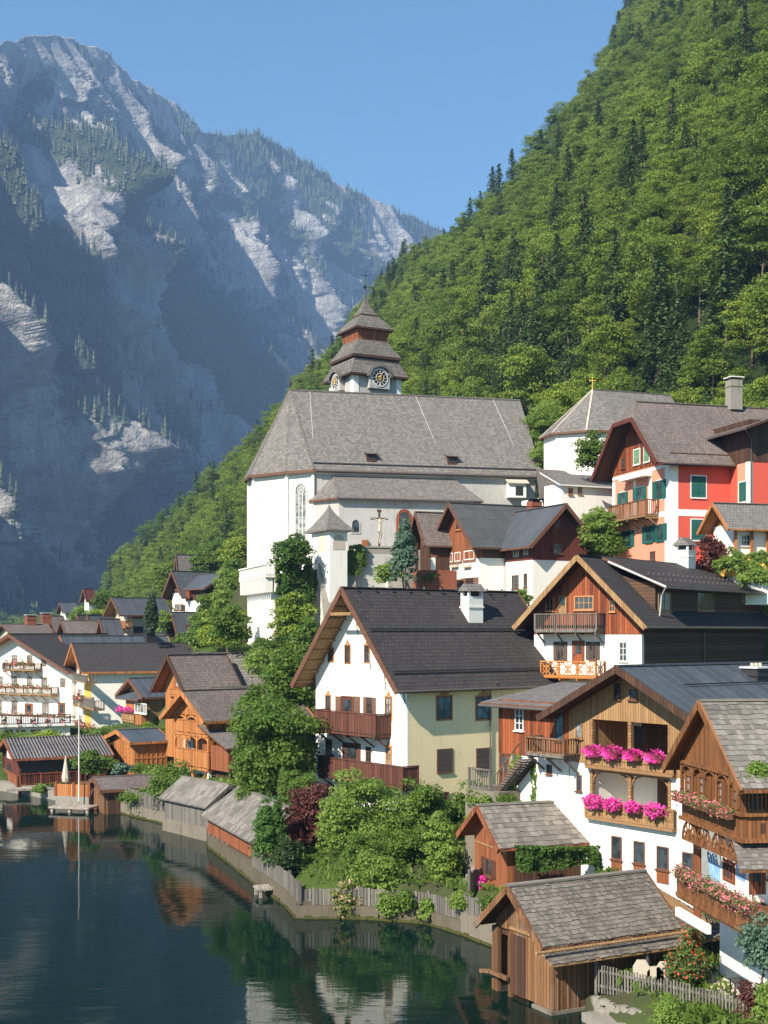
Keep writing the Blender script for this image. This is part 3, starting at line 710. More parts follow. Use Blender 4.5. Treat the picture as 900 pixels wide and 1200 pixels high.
au = list(np.linspace(-.46, .30, 700)); tv = list(np.linspace(0, 1, 460)) + [1.05, 1.3, 1.9]
MV, VG = [], []
def mfn(a, t):
    q = mtn_pt(a, t); MV.append(q); VG.append(veg(q[0], q[1], q[2], t, a)); return q
mount = grid_mesh('mountain', au, tv, mfn, M['rock'])
at_ = mount.data.attributes.new('veg', 'FLOAT', 'POINT'); at_.data.foreach_set('value', np.asarray(VG, np.float32))
tag(mount, 'steep pale limestone mountain with wooded ledges across the lake', None, None, 'structure')

# ---- tree prototypes
def scatter_object(name, pts, rots, scs, protos, label, group=None):
    """one object whose geometry nodes put a tree from an unlinked collection on every point"""
    me = bpy.data.meshes.new(name); me.from_pydata([tuple(q) for q in pts], [], [])
    for nm, ty, dat in (('rz', 'FLOAT', rots), ('sc', 'FLOAT', scs)):
        at = me.attributes.new(nm, ty, 'POINT'); at.data.foreach_set('value', np.asarray(dat, np.float32))
    o = bpy.data.objects.new(name, me); col.objects.link(o); cc = bpy.data.collections.new(name + '_kinds')
    for i, m_ in enumerate(protos): cc.objects.link(bpy.data.objects.new(name + '_kind_%02d' % i, m_))
    ng = bpy.data.node_groups.new(name, 'GeometryNodeTree'); ng.interface.new_socket('Geometry', in_out='INPUT', socket_type='NodeSocketGeometry'); ng.interface.new_socket('Geometry', in_out='OUTPUT', socket_type='NodeSocketGeometry')
    N_ = ng.nodes; gi = N_.new('NodeGroupInput'); go = N_.new('NodeGroupOutput'); ip = N_.new('GeometryNodeInstanceOnPoints'); ci = N_.new('GeometryNodeCollectionInfo')
    ci.inputs['Collection'].default_value = cc; ci.inputs['Separate Children'].default_value = True; ci.inputs['Reset Children'].default_value = True
    ip.inputs['Pick Instance'].default_value = True
    a1 = N_.new('GeometryNodeInputNamedAttribute'); a1.data_type = 'FLOAT'; a1.inputs['Name'].default_value = 'rz'
    a2 = N_.new('GeometryNodeInputNamedAttribute'); a2.data_type = 'FLOAT'; a2.inputs['Name'].default_value = 'sc'
    cx = N_.new('ShaderNodeCombineXYZ'); L_ = ng.links
    L_.new(gi.outputs[0], ip.inputs['Points']); L_.new(ci.outputs[0], ip.inputs['Instance']); L_.new(a1.outputs[0], cx.inputs[2]); L_.new(cx.outputs[0], ip.inputs['Rotation']); L_.new(a2.outputs[0], ip.inputs['Scale']); L_.new(ip.outputs[0], go.inputs[0])
    md = o.modifiers.new('trees', 'NODES'); md.node_group = ng
    return tag(o, label, None, group, 'stuff')
def join_meshes(name, a, b):
    """leaf mesh a + trunk mesh b as one mesh (for the massed forest)"""
    oa, ob = bpy.data.objects.new('a', a.copy()), bpy.data.objects.new('b', b)
    na, nb = len(a.vertices), len(b.vertices); va = np.empty(na * 3); a.vertices.foreach_get('co', va); vb = np.empty(nb * 3); b.vertices.foreach_get('co', vb)
    fa = [tuple(p_.vertices) for p_ in a.polygons]; fb = [tuple(i + na for i in p_.vertices) for p_ in b.polygons]
    me = bpy.data.meshes.new(name); me.from_pydata([tuple(q) for q in np.concatenate([va, vb]).reshape(-1, 3)], [], fa + fb)
    me.materials.append(a.materials[0]); me.materials.append(M['bark']); me.polygons.foreach_set('material_index', [0] * len(fa) + [1] * len(fb)); me.update()
    bpy.data.objects.remove(oa); bpy.data.objects.remove(ob); return me
beech = []
for i in range(4):
    p_, n_ = crown_pts(20 + i, 3.7 + .3 * i, 5.6, 7.6, 56, 160, 1.25); beech.append((leaf_mesh('beech_crown', p_, n_, .31, M['l_beech'], 1.1, i), trunk_mesh('beech_trunk', 12, .17, i, 3.5)))
spruce = []
for i in range(2):
    p_, n_ = conifer_pts(40 + i, 17, 3.9, 30, 13); spruce.append((leaf_mesh('spruce_crown', p_, n_, .62, M['l_con'], .9, i), trunk_mesh('spruce_trunk', 17, .25, 9 + i, .5, .96, nb=0)))
mass_protos = [join_meshes('massed_tree', a, b) for a, b in beech]; mass_con = [join_meshes('massed_spruce', a, b) for a, b in spruce]
# scatter
rs = np.random.RandomState(11); cand = []
for y0 in np.arange(150, 1000, 1.0):
    pass
sp = 5.0; trees = []
yy = 140.0
while yy < 900:
    step = sp * (1 if yy < 420 else 1.18); xx = -.36 * yy
    while xx < .5 * yy + 20:
        x = xx + rs.uniform(-.42, .42) * step; y = yy + rs.uniform(-.42, .42) * step; xx += step
        a = x / y; px = 450 + a * FPX
        if px < 60 or px > 1180: continue
        t = HN[0] * x + HN[1] * y - HC
        if y > crest(a) + 14: continue
        if t < 3: continue
        if y < 166 and -25 < x < 24: continue
        if y < 150 and x < 34: continue
        if y < 225 and -45 < x < -18: continue
        z = ground(x, y)
        py = HZ - (z + 14 - CH) / y * FPX
        if py < -160: continue
        trees.append((x, y, z, rs.rand(), rs.rand(), rs.rand()))
    yy += step
# forested valley edge far to the left
for i in range(900):
    y = rs.uniform(430, 1100); x = y * rs.uniform(-.34, -.2); trees.append((x, y, -2 + max(0, (y - 700) * .05), rs.rand(), rs.rand(), rs.rand()))
trees.sort(key=lambda q: q[1])
def con_prob(x, y, z):
    px = 450 + x / y * FPX; py = HZ - (z - CH) / y * FPX
    k = .10 + .30 * sm(.5, .75, .5 + mn.noise((x * .02, y * .02, 9)))
    k += .75 * math.exp(-((px - 600) / 45) ** 2 - ((py - 420) / 60) ** 2)
    sil = interp(SIL, px); k += .25 * (1 - sm(0, 60, py - sil)) if px > 420 else 0
    return min(.9, k)
ind = 0; mp, mr, msn, cp, cr, cs = [], [], [], [], [], []
near = []
for q in trees:
    x, y, z, a, b, c = q; con = a < con_prob(x, y, z); s_ = .5 + .72 * b
    near.append((x, y, z, s_, c * 6.28, con))
def hidden_by_church(x, y, z):
    px = 450 + x / y * FPX; py = HZ - (z + 12 - CH) / y * FPX
    return 295 < px < 640 and py > 500 and y > 140
picked = 0
for (x, y, z, s_, rz, con) in near:
    px = 450 + x / y * FPX
    if picked < 170 and 95 < px < 905 and y < 420 and not hidden_by_church(x, y, z):
        picked += 1
        where = 'behind the church' if px < 660 and px > 330 else ('above the red house' if px >= 660 else 'left of the church')
        e = empty('conifer_tree' if con else 'beech_tree', (x, y, z - .3), ('dark pointed conifer' if con else 'leafy green tree') + ' in the forest on the steep slope ' + where, 'tree', ('conifers' if con else 'leafy trees') + ' of the slope forest ' + where)
        e.rotation_euler = (0, 0, rz); e.scale = (s_, s_, s_ * (1 + .15 * math.sin(x)))
        kk = (spruce if con else beech)[int(rz * 100) % (2 if con else 4)]
        link('crown', kk[0], e); link('trunk', kk[1], e)
    elif con: cp.append((x, y, z - .3)); cr.append(rz); cs.append(s_)
    else: mp.append((x, y, z - .3)); mr.append(rz); msn.append(s_)
scatter_object('forest', mp, mr, msn, mass_protos, 'dense leafy forest covering the upper hillside')
scatter_object('conifer_forest', cp, cr, cs, mass_con, 'dark conifers standing through the hillside forest')
# conifers on the mountain: low cones with ragged tiers
def cone_tree(seed):
    r = random.Random(seed); V, F_ = [], []
    for k in range(4):
        z0 = 2 + k * 4.6; z1 = z0 + 8 - k * .6; rad = 3.6 - k * .8; n = 7; b = len(V)
        V.append((0, 0, z1)); V += [((rad * r.uniform(.7, 1.15)) * math.cos(j * 6.283 / n + k), (rad * r.uniform(.7, 1.15)) * math.sin(j * 6.283 / n + k), z0 + r.uniform(-.8, .8)) for j in range(n)]
        F_ += [(b, b + 1 + j, b + 1 + (j + 1) % n) for j in range(n)]
    me = bpy.data.meshes.new('mountain_conifer'); me.from_pydata(V, [], F_); me.materials.append(M['l_mcon']); me.update(); return me
mc, mrz, msc = [], [], []
na_ = len(au)
for _k in range(150000):
    i = rs.randint(int(na_ * .16), int(na_ * .70)); j = rs.randint(0, 459); u_, v_ = rs.rand(), rs.rand(); k_ = j * na_ + i
    if len(mc) >= 26000: break
    if VG[k_] + rs.uniform(-.10, .10) < .17: continue
    A_, B_, C_, D_ = (np.array(MV[m]) for m in (k_, k_ + 1, k_ + na_, k_ + na_ + 1)); q = (A_ * (1 - u_) + B_ * u_) * (1 - v_) + (C_ * (1 - u_) + D_ * u_) * v_
    mc.append((q[0], q[1], q[2] - 1.5)); mrz.append(rs.uniform(0, 6.28)); msc.append(rs.uniform(.7, 1.5) * (1.2 - .45 * j / 460))
print('mountain trees', len(mc), 'forest', len(mp), len(cp))
scatter_object('mountain_forest', mc, mrz, msc, [cone_tree(i) for i in range(4)], 'dark conifers clinging to the ledges of the far mountain')

# ---- haze
g = G('valley_air'); g.t.nodes.remove(g.p); pv = g.n('ShaderNodeVolumePrincipled'); pv.inputs['Color'].default_value = (.36, .58, 1, 1); pv.inputs['Density'].default_value = HAZE = .00017
pv.inputs['Anisotropy'].default_value = .1; g.l(pv.outputs[0], g.out.inputs['Volume'])
mb = MB(g.m); a_ = [Vector(q) for q in ((-6500, -800, -8), (-6500, 7400, -8), (6500, 7400, -8), (6500, -800, -8))]; mb.hexa(a_, [q + Vector((0, 0, 1150)) for q in a_])
hz = mb.build('haze'); tag(hz, 'thin blue summer haze filling the valley', None, None, 'stuff')

# ================================================================ THE CHURCH AND ITS TERRACE
def P2(fr, pts, z): return [fr.P(u, v, z) for u, v in pts]
def arch_pts(face, u0, u1, z0, z1, k, n=6):
    """outline of a round or pointed arch opening"""
    c = (u0 + u1) / 2; r = (u1 - u0) / 2; pts = [face.P(u0, z0, k), face.P(u1, z0, k)]
    for i in range(n + 1):
        a = math.pi * i / n; pts.append(face.P(c + r * math.cos(a), z1 - r * 1.25 + r * 1.25 * math.sin(a), k))
    return pts
def arch_window(face, parent, x0, y0, x1, y1, frame, pane=None, mull=0, tw=.1, traceryz=None):
    u0, u1, z0, z1 = face.rect(x0, y0, x1, y1); mb = MB(frame)
    out = arch_pts(face, u0 - tw, u1 + tw, z0 - tw, z1 + tw, .02); inn = arch_pts(face, u0, u1, z0, z1, .02)
    k1 = face.n * .06
    n = len(out)
    for i in range(n):
        a, b, c, d = out[i], out[(i + 1) % n], inn[(i + 1) % n], inn[i]
        mb.hexa([a, b, c, d], [a + k1, b + k1, c + k1, d + k1])
    for i in range(mull):
        c = u0 + (i + 1) * (u1 - u0) / (mull + 1); face.box(mb, c - .035, c + .035, z0, z1 - (u1 - u0) * (.35 if not traceryz else .7), .012, .05)
    m = int((z1 - z0) / 1.0)
    for i in range(1, m): z = z0 + i * (z1 - z0) / m; face.box(mb, u0, u1, z - .02, z + .02, .012, .035)
    if traceryz:
        c = (u0 + u1) / 2; rr = (u1 - u0) * .33; zc = z1 - (u1 - u0) * .62
        for j in range(10):
            a, b = j * .628, (j + 1) * .628; mb.bar(face.P(c + rr * math.cos(a), zc + rr * math.sin(a), .03), face.P(c + rr * math.cos(b), zc + rr * math.sin(b), .03), .05, .05)
        for j in range(6):
            a = j * 1.047; mb.bar(face.P(c, zc, .03), face.P(c + rr * math.cos(a), zc + rr * math.sin(a), .03), .04, .04)
    o = mb.build('window', parent); pb = MB(pane or M['glass']); pb.poly(inn); 
    pb.v = [v - face.n * .012 for v in pb.v]; pb.build('pane', o); return o
CF = Fr(367, 135, 13.5)
ch = empty('church', CF.P(8, 6, 21), 'large white parish church with steep grey shingled roof and polygonal end', 'church')
ze, zr_ = 31.2, 40.4
apse = [(0, 0), (-2.6, 1.2), (-5.6, 5), (-5.6, 9), (-2.6, 12.8), (0, 14)]
mb = MB(M['white2']); body = [(24.9, 0), (0, 0)] + apse[1:] + [(24.9, 14)]
mb.hexa(P2(CF, body, 17), P2(CF, body, ze)); mb.hexa([CF.P(24.9, 0, ze), CF.P(24.9, 14, ze), CF.P(24.9, 7, zr_)], [CF.P(24.3, 0, ze), CF.P(24.3, 14, ze), CF.P(24.3, 7, zr_)])
wl = mb.build('wall', ch)
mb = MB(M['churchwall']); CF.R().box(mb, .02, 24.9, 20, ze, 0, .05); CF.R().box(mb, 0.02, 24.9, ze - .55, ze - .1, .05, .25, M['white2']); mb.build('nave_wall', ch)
# corner strips (quoins) of pale plaster
mb = MB(M['white']);
for (u, v) in apse[:4]: mb.tube(CF.P(u, v, 18), CF.P(u, v, ze), .22, .22, 6)
mb.build('corner_pilasters', ch)
# roof
th = .3; ap = CF.P(-1.3, 7, zr_ + th); rb = CF.P(25.5, 7, zr_ + th); sl = (zr_ - ze) / 7
def eav(p, k=.55):
    c = Vector((-.5, 7)); d = (Vector(p) - c).normalized() * k; q = Vector(p) + d; return q
ep = [CF.P(0, -.55, ze - .45 + th)] + [CF.P(*eav(p, .6), ze - .6 + th) for p in apse[1:5]] + [CF.P(0, 14.55, ze - .45 + th)]
mb = MB(M['r_church']); er = CF.P(25.5, -.55, ze - .45 + th); er2 = CF.P(25.5, 14.55, ze - .45 + th)
slab(mb, [ep[0], er, rb, ap], th, M['r_church'], M['frame_b'], M['w_dark']); slab(mb, [er2, ep[5], ap, rb], th, M['r_church'], M['frame_b'], M['w_dark'])
for a, b in zip(ep, ep[1:]): slab(mb, [b, a, ap], th, M['r_church'], M['frame_b'], M['w_dark'])
mb.bar(ap, rb, .3, .14)
for e in ep[:4]: mb.bar(e, ap, .22, .08)
rf = mb.build('roof', ch)
mb = MB(M['iron']); mb.tube(ap, ap + Vector((0, 0, 1.3)), .05, .03, 6); mb.tube(ap + Vector((0, 0, .5)), ap + Vector((0, 0, .8)), .16, .16, 8); mb.build('finial', rf)
for px, py in ((436, 542), (531, 543)):   # little roof hatches
    fz = CF.R(); u = fz.u(px) ; v = .75; z = ze + v * sl + th; mb = MB(M['w_dark'])
    fbox(mb, CF, u - .5, u + .5, v - .5, v + .8, z - .6, z + .55); fbox(mb, CF, u - .35, u + .35, v - .52, v - .49, z - .1, z + .4, M['iron'])
    slab(mb, [CF.P(u - .65, v - .8, z + .5), CF.P(u + .65, v - .8, z + .5), CF.P(u + .65, v + 1.1, z + 1.0), CF.P(u - .65, v + 1.1, z + 1.0)], .08, M['r_church'], M['w_dark'])
    mb.build('roof_hatch', rf)
gutter(ch, CF.P(.2, -.62, ze - .3), CF.P(25.2, -.62, ze - .3), .11, down=[(CF.P(.12, -.2, 21), CF.P(.12, -.2, ze - .4)), (CF.P(24.7, -.2, 21), CF.P(24.7, -.2, ze - .4))])
sg = MB(M['iron'])
for kz in (.5,): sg.bar(CF.P(0, -.1, ze + th + .28), CF.P(25.2, -.1, ze + th + .28), .05, .12)
sg.build('snow_rail', rf)
lc = MB(M['pipe'])
for ua, ub_ in ((.9, .1), (13.0, 14.6), (22.2, 23.6)): lc.bar(CF.P(ua, 7, zr_ + th + .05), CF.P(ub_, -.3, ze + th - .32 + .1), .05, .05)
lc.build('lightning_conductors', rf)
# gothic windows of the apse
def seg_face(a, b): p, q = CF.P(*a, 0), CF.P(*b, 0); d = (q - p).normalized(); n = Vector((d.y, -d.x, 0)); n = n if n.dot(p - CF.P(3, 7, 0)) > 0 else -n; return Face(p, d, n)
fA = seg_face(apse[0], apse[1]); fB = seg_face(apse[1], apse[2])
arch_window(fA, ch, 346.5, 567, 358.5, 632, M['white2'], M['glass2'], mull=2, traceryz=True, tw=.16)
for (a, b, c, d) in ((327, 569, 332, 640), (305, 583, 309, 640)):
    o = arch_window(fB, ch, a, b, c, d, M['white2'], M['white'], tw=.1); o['label'] = 'narrow walled-up lancet window'
# aisle with hipped lean-to roof
A0 = [(-.05, 0), (1.95, -4), (16.5, -4), (16.5, 0)]
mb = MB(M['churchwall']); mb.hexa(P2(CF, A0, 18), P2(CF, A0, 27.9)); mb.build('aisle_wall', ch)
za, zt = 27.75, 30.45
mb = MB(M['r_church']); q0 = CF.P(-.5, .1, za + .05); q1 = CF.P(1.7, -4.6, za); q2 = CF.P(17.3, -4.6, za); q3 = CF.P(15.6, -.1, zt); q4 = CF.P(2.2, -.1, zt); q5 = CF.P(17.3, -.1, zt - 2)
slab(mb, [q1, q2, q3, q4], .2, M['r_church'], M['frame_b']); slab(mb, [q0, q1, q4], .2, M['r_church'], M['frame_b']); slab(mb, [q2, CF.P(17.3, 0, za), q3], .2, M['r_church'], M['frame_b'])
mb.bar(q1, q4, .2, .08); mb.build('aisle_roof', ch)
gutter(ch, q1 + Vector((0, 0, -.1)), q2 + Vector((0, 0, -.1)), .1)
fa = CF.R(-4)
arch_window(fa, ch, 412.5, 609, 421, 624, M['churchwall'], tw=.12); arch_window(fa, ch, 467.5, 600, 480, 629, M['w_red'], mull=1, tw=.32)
fd = MB(M['w_hut']); u0, u1, z0, z1 = fa.rect(424, 633, 431, 640); fa.box(fd, u0, u1, z0, z1, 0, .3); fd.build('alms_box', ch)
u0, u1, z0, z1 = CF.R(0).rect(593, 567, 613, 584)   # small bay by the nave corner (little hooded shrine)
mb = MB(M['white']); CF.R().box(mb, u0, u1, z0, z1, 0, 1.0); CF.R().box(mb, u0 + .75, u1 - .35, z0 + .2, z1 - .35, 1.0, 1.02, M['iron'])
slab(mb, [CF.P(u0 - .25, -1.3, z1), CF.P(u1 + .25, -1.3, z1), CF.P(u1 + .25, 0, z1 + .7), CF.P(u0 - .25, 0, z1 + .7)], .1, M['beige'], M['beige']); mb.build('bay', ch)

# ---- clock tower
TF = Fr(414, 150, 28); S = 6.4
ct = empty('clock_tower', TF.P(S / 2, S / 2, 25), 'white clock tower with tiered shingle roofs, red drum and needle spire', 'tower')
zt1 = 14 + 303 * .1
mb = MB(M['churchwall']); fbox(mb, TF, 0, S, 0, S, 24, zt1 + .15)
mb.build('tower_wall', ct)
mb = MB(M['white'])
for uu in (0, S - .7):
    TF.R().box(mb, uu, uu + .7, 38, zt1, 0, .06); TF.L().box(mb, uu, uu + .7, 38, zt1, 0, .06)
mb.build('corner_pilasters', ct)
cx = S / 2
def tier(z0, h0, z1, h1, curve, mat, sides=4, eave_th=.22, n=6, under=None):
    """concave square roof tier between half-widths h0 (eave) and h1"""
    mb = MB(mat); rings = []
    for i in range(n + 1):
        t = i / n; hh = h1 + (h0 - h1) * (1 - t) ** curve; z = z0 + (z1 - z0) * t
        rings.append([TF.P(cx + sx * hh, cx + sy * hh, z) for sx, sy in ((-1, -1), (1, -1), (1, 1), (-1, 1))])
    base = [p - Vector((0, 0, eave_th)) for p in rings[0]]
    mb.poly(base[::-1], M['w_dark']); mb.loft([base, rings[0]], M['w_dark'], cap=False); mb.loft(rings, cap=True); return mb
Z = lambda y: 14 + (740 - y) * (.1 + .0038 * min(1, max(0, (437 - y) / 60)))
t1 = tier(Z(437), 3.9, Z(421), 3.0, 1.25, M['r_tower']); t1.build('lower_roof', ct)
mb = MB(M['w_dark']); fbox(mb, TF, cx - 2.8, cx + 2.8, cx - 2.8, cx + 2.8, Z(422), Z(415)); mb.build('dark_recess', ct)
t2 = tier(Z(417.5), 3.25, Z(401), 2.0, 1.15, M['r_tower'], eave_th=.3); t2.build('middle_roof', ct)
mb = MB(M['w_hut']); rg = [[TF.P(cx + sx * h_, cx + sy * h_, z_) for sx, sy in ((-1, -1), (1, -1), (1, 1), (-1, 1))] for h_, z_ in ((1.95, Z(404)), (1.95, Z(399)), (2.2, Z(390)))]; mb.loft(rg)
fbox(mb, TF, cx - 2.28, cx + 2.28, cx - 2.28, cx + 2.28, Z(391.5), Z(389.8), M['w_dark']); dr = mb.build('drum', ct)
t3 = tier(Z(389.5), 2.55, Z(376), 1.15, .85, M['r_tower']); t3.build('upper_roof', ct)
mb = MB(M['w_dark']); fbox(mb, TF, cx - .8, cx + .8, cx - .8, cx + .8, Z(378), Z(373)); mb.build('lantern', ct)
t4 = tier(Z(374), 1.15, Z(343), .05, 2.3, M['r_tower'], n=10); sp_ = t4.build('spire', ct)
mb = MB(M['iron']); c = TF.P(cx, cx, Z(345)); mb.tube(c, c + Vector((0, 0, 2.6)), .05, .03, 6)
b = c + Vector((0, 0, .55)); mb.tube(b - Vector((0, 0, .22)), b, .08, .25, 8); mb.tube(b, b + Vector((0, 0, .22)), .25, .08, 8)
cr_ = c + Vector((0, 0, 1.9)); mb.bar(cr_ - TF.u * .4, cr_ + TF.u * .4, .05); mb.build('finial_cross', ct)
def clock(face, uc, zc, r, dark):
    """raised eyebrow arch of the skirt roof with the clock below"""
    k = .06; hood = MB(M['r_tower']); n = 14
    for i in range(n):
        a, b_ = math.pi * i / n, math.pi * (i + 1) / n
        def q(t, rr, kk): return face.P(uc + rr * 1.12 * math.cos(t), zc + .1 + rr * math.sin(t), kk)
        hood.hexa([q(a, r * 1.25, 0), q(b_, r * 1.25, 0), q(b_, r * 1.6, 0), q(a, r * 1.6, 0)], [q(a, r * 1.25, .98), q(b_, r * 1.25, .98), q(b_, r * 1.6, .9), q(a, r * 1.6, .9)])
    for sx in (-1, 1):
        a = face.P(uc + sx * r * 1.4, zc + .1, 1.4); 
    hood.build('eyebrow_roof', ct)
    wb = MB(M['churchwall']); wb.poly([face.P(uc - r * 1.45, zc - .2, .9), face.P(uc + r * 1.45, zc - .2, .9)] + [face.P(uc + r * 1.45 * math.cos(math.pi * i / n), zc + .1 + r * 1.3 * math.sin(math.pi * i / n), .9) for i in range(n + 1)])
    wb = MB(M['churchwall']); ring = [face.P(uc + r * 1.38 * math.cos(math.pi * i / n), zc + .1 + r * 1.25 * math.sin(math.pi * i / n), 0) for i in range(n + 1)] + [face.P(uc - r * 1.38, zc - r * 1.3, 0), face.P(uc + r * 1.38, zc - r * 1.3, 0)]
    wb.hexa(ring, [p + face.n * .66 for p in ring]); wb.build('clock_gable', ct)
    cb = MB(M['clock'] if dark else M['pink'])
    disc = lambda rr, kk: [face.P(uc + rr * math.cos(j * .2618), zc + rr * math.sin(j * .2618), kk) for j in range(24)]
    cb.hexa(disc(r, .65), disc(r, .71)); o = cb.build('clock_face', ct)
    wb = MB(M['frame_w'])
    wr, wi = disc(r * 1.1, .65), disc(r * .98, .65)
    for j in range(24): wb.hexa([wr[j], wr[(j + 1) % 24], wi[(j + 1) % 24], wi[j]], [p + face.n * .08 for p in (wr[j], wr[(j + 1) % 24], wi[(j + 1) % 24], wi[j])])
    for j in range(12):
        a = j * .5236; wb.bar(face.P(uc + r * .68 * math.cos(a), zc + r * .68 * math.sin(a), .73), face.P(uc + r * .92 * math.cos(a), zc + r * .92 * math.sin(a), .73), .11, .03)
    i_, o2 = disc(r * .58, .71), disc(r * .52, .71)
    for j in range(24): wb.hexa([i_[j], i_[(j + 1) % 24], o2[(j + 1) % 24], o2[j]], [p + face.n * .03 for p in (i_[j], i_[(j + 1) % 24], o2[(j + 1) % 24], o2[j])])
    wb.build('numeral_ring', o); hb = MB(M['gold']); hb.hexa(disc(r * .3, .72), disc(r * .3, .75))
    hb.bar(face.P(uc, zc, .77), face.P(uc - r * .55, zc + r * .1, .77), .12, .03); hb.bar(face.P(uc, zc, .79), face.P(uc + r * .3, zc + r * .7, .79), .09, .03); hb.build('clock_hands', o)
u0, u1, z0, z1 = TF.R().rect(432, 434, 452, 454); clock(TF.R(), (u0 + u1) / 2, (z0 + z1) / 2, .96, True)
u0, u1, z0, z1 = TF.L().rect(396, 442, 402, 455); clock(TF.L(), (u0 + u1) / 2, (z0 + z1) / 2, .85, True)

# ---- terrace, bastion, stair chapel, buttresses
TW = Fr(408, 124, 13.5)
tr = empty('church_terrace', TW.P(4, 2, 10), 'massive retaining wall of the churchyard with sloping buttresses', 'terrace wall')
FR_ = TW.R(); zt_top = FR_.at(430, 643)[1]
mb = MB(M['churchwall']); fbox(mb, TW, -.3, 30, 0, 13, 2, zt_top - .5); mb.build('retaining_wall', tr)
mb = MB(M['stone']); u0 = .8
fbox(mb, TW, u0, FR_.u(470), 0.02, .5, zt_top - .5, zt_top + .1); fbox(mb, TW, u0 - .1, FR_.u(470) + .1, -.08, .6, zt_top + .1, zt_top + .25)
fbox(mb, TW, FR_.u(470), 15, .02, .5, zt_top - .5, zt_top - .15); mb.build('parapet', tr)
mb = MB(M['stone']); fbox(mb, TW, FR_.u(470), FR_.u(508), -.06, -.001, 12, zt_top - .5); mb.build('dark_masonry', tr)
def buttress(px0, px1, ytop, ybot, proj, mat=None):
    a, b = FR_.u(px0), FR_.u(px1); zt = FR_.at(px0, ytop)[1]; zb = zt - proj * 1.9; mb = MB(M['stone'])
    A = [TW.P(a, 0, 3), TW.P(a, -proj, 3), TW.P(a, -proj, zb), TW.P(a, 0, zt)]; B = [TW.P(b, 0, 3), TW.P(b, -proj, 3), TW.P(b, -proj, zb), TW.P(b, 0, zt)]
    mb.hexa(A, B, M['white2']); d = Vector((0, 0, .03)); n_ = Vector((0, 0, .14))
    mb.hexa([A[2] + d, A[3] + d, B[3] + d, B[2] + d], [A[2] + n_ - TW.u * .12, A[3] + n_ - TW.u * .12, B[3] + n_ + TW.u * .12, B[2] + n_ + TW.u * .12], M['stone']); mb.build('buttress', tr)
buttress(374, 383, 662, 720, 3.6); buttress(401, 413, 664, 716, 3.4); buttress(452, 466, 655, 700, 2.0); buttress(500, 510, 662, 700, 2.0)
# small chapel-like turret on the terrace corner
SC = Fr(386, 121.5, 28); sc_ = empty('stair_chapel', SC.P(1.2, 1.2, 18), 'small square white chapel with concave pyramid roof above the buttresses', 'chapel')
z0 = SC.R().at(386, 700)[1]; z1 = SC.R().at(386, 619)[1]; su = SC.R().u(407); sv = SC.L().u(365); mb = MB(M['white']); fbox(mb, SC, 0, su, 0, sv, z0 - 4, z1); mb.build('wall', sc_)
mb = MB(M['pink']); fR, fL = SC.R(), SC.L(); a = fR.rect(390, 626, 404, 644)
mb.hexa(arch_pts(fR, a[0], a[1], a[2], a[3], .0), arch_pts(fR, a[0], a[1], a[2], a[3], .03), M['beige']); mb.build('niche', sc_)
a = fL.rect(373, 625, 382, 646); mb = MB(M['cream']); mb.hexa(arch_pts(fL, a[0], a[1], a[2], a[3], 0)[::1], arch_pts(fL, a[0], a[1], a[2], a[3], .03)); mb.build('niche', sc_)
mb = MB(M['r_church']); rings = []; zp = z1 + 2.6
for i in range(7):
    t = i / 6; k = (1 - t) ** 1.35; e = .5
    rings.append([SC.P(su / 2 + sx * (su / 2 + e) * k, sv / 2 + sy * (sv / 2 + e) * k, z1 - .1 + (zp - z1) * t) for sx, sy in ((-1, -1), (1, -1), (1, 1), (-1, 1))])
mb.loft([[p - Vector((0, 0, .15)) for p in rings[0]]] + rings); mb.tube(SC.P(su / 2, sv / 2, zp - .1), SC.P(su / 2, sv / 2, zp + .6), .04, .03, 6, M['iron']); mb.build('roof', sc_)
# bastion with corbelled balcony at the far left
BF = Fr(318, 122, 18); bs = empty('bastion', BF.P(2, 2, 8), 'tall white bastion with corbelled balustrade left of the church', 'bastion')
fR, fL = BF.R(), BF.L(); ub = fR.u(352); vb = fL.u(290); zc = fR.at(318, 688)[1]; zp = fR.at(318, 661)[1]
mb = MB(M['white']); fbox(mb, BF, 0, ub, 0, vb, 4, zc); mb.build('wall', bs)
mb = MB(M['white2']); e = .75
A = [BF.P(0, 0, zc - .3), BF.P(0, vb, zc - .3), BF.P(ub, vb, zc - .3), BF.P(ub, 0, zc - .3)]; B = [BF.P(-.12, -.12, zc + .9), BF.P(-.12, vb + .1, zc + .9), BF.P(ub, vb + .1, zc + .9), BF.P(ub, -.12, zc + .9)]
mb.hexa(A, B); fbox(mb, BF, -e, ub, -e, vb + e, zc + .9, zc + 1.15)
for i in range(int(vb / .8) + 2): v = -.5 + i * .8; BF.L().box(mb, v, v + .34, zc - .5, zc + .9, 0, e)
for i in range(int(ub / .8) + 1): v = .2 + i * .8; BF.R().box(mb, v, v + .34, zc - .5, zc + .9, 0, e)
mb.build('corbels', bs); mb = MB(M['white2'])
for f_, n_ in ((BF.L(), vb + e), (BF.R(), ub)):
    f_.box(mb, -e, n_, zp - .12, zp + .02, e - .28, e + .05); f_.box(mb, -e, n_, zc + 1.15, zc + 1.3, e - .28, e + .03); a = -e
    while a < n_ - .1: f_.box(mb, a, a + .2, zc + 1.3, zp - .12, e - .2, e - .03); a += .42
mb.build('balustrade', bs)
# terrace block that links bastion and church
mb = MB(M['white2']); LK = Fr(352, 128, 13.5); fbox(mb, LK, -1, 4, 0, 9, 4, LK.R().at(352, 672)[1]); tag(mb.build('retaining_wall', loc=LK.P(0, 0, 10)), 'plain white retaining wall half hidden by ivy beneath the church end', 'wall')
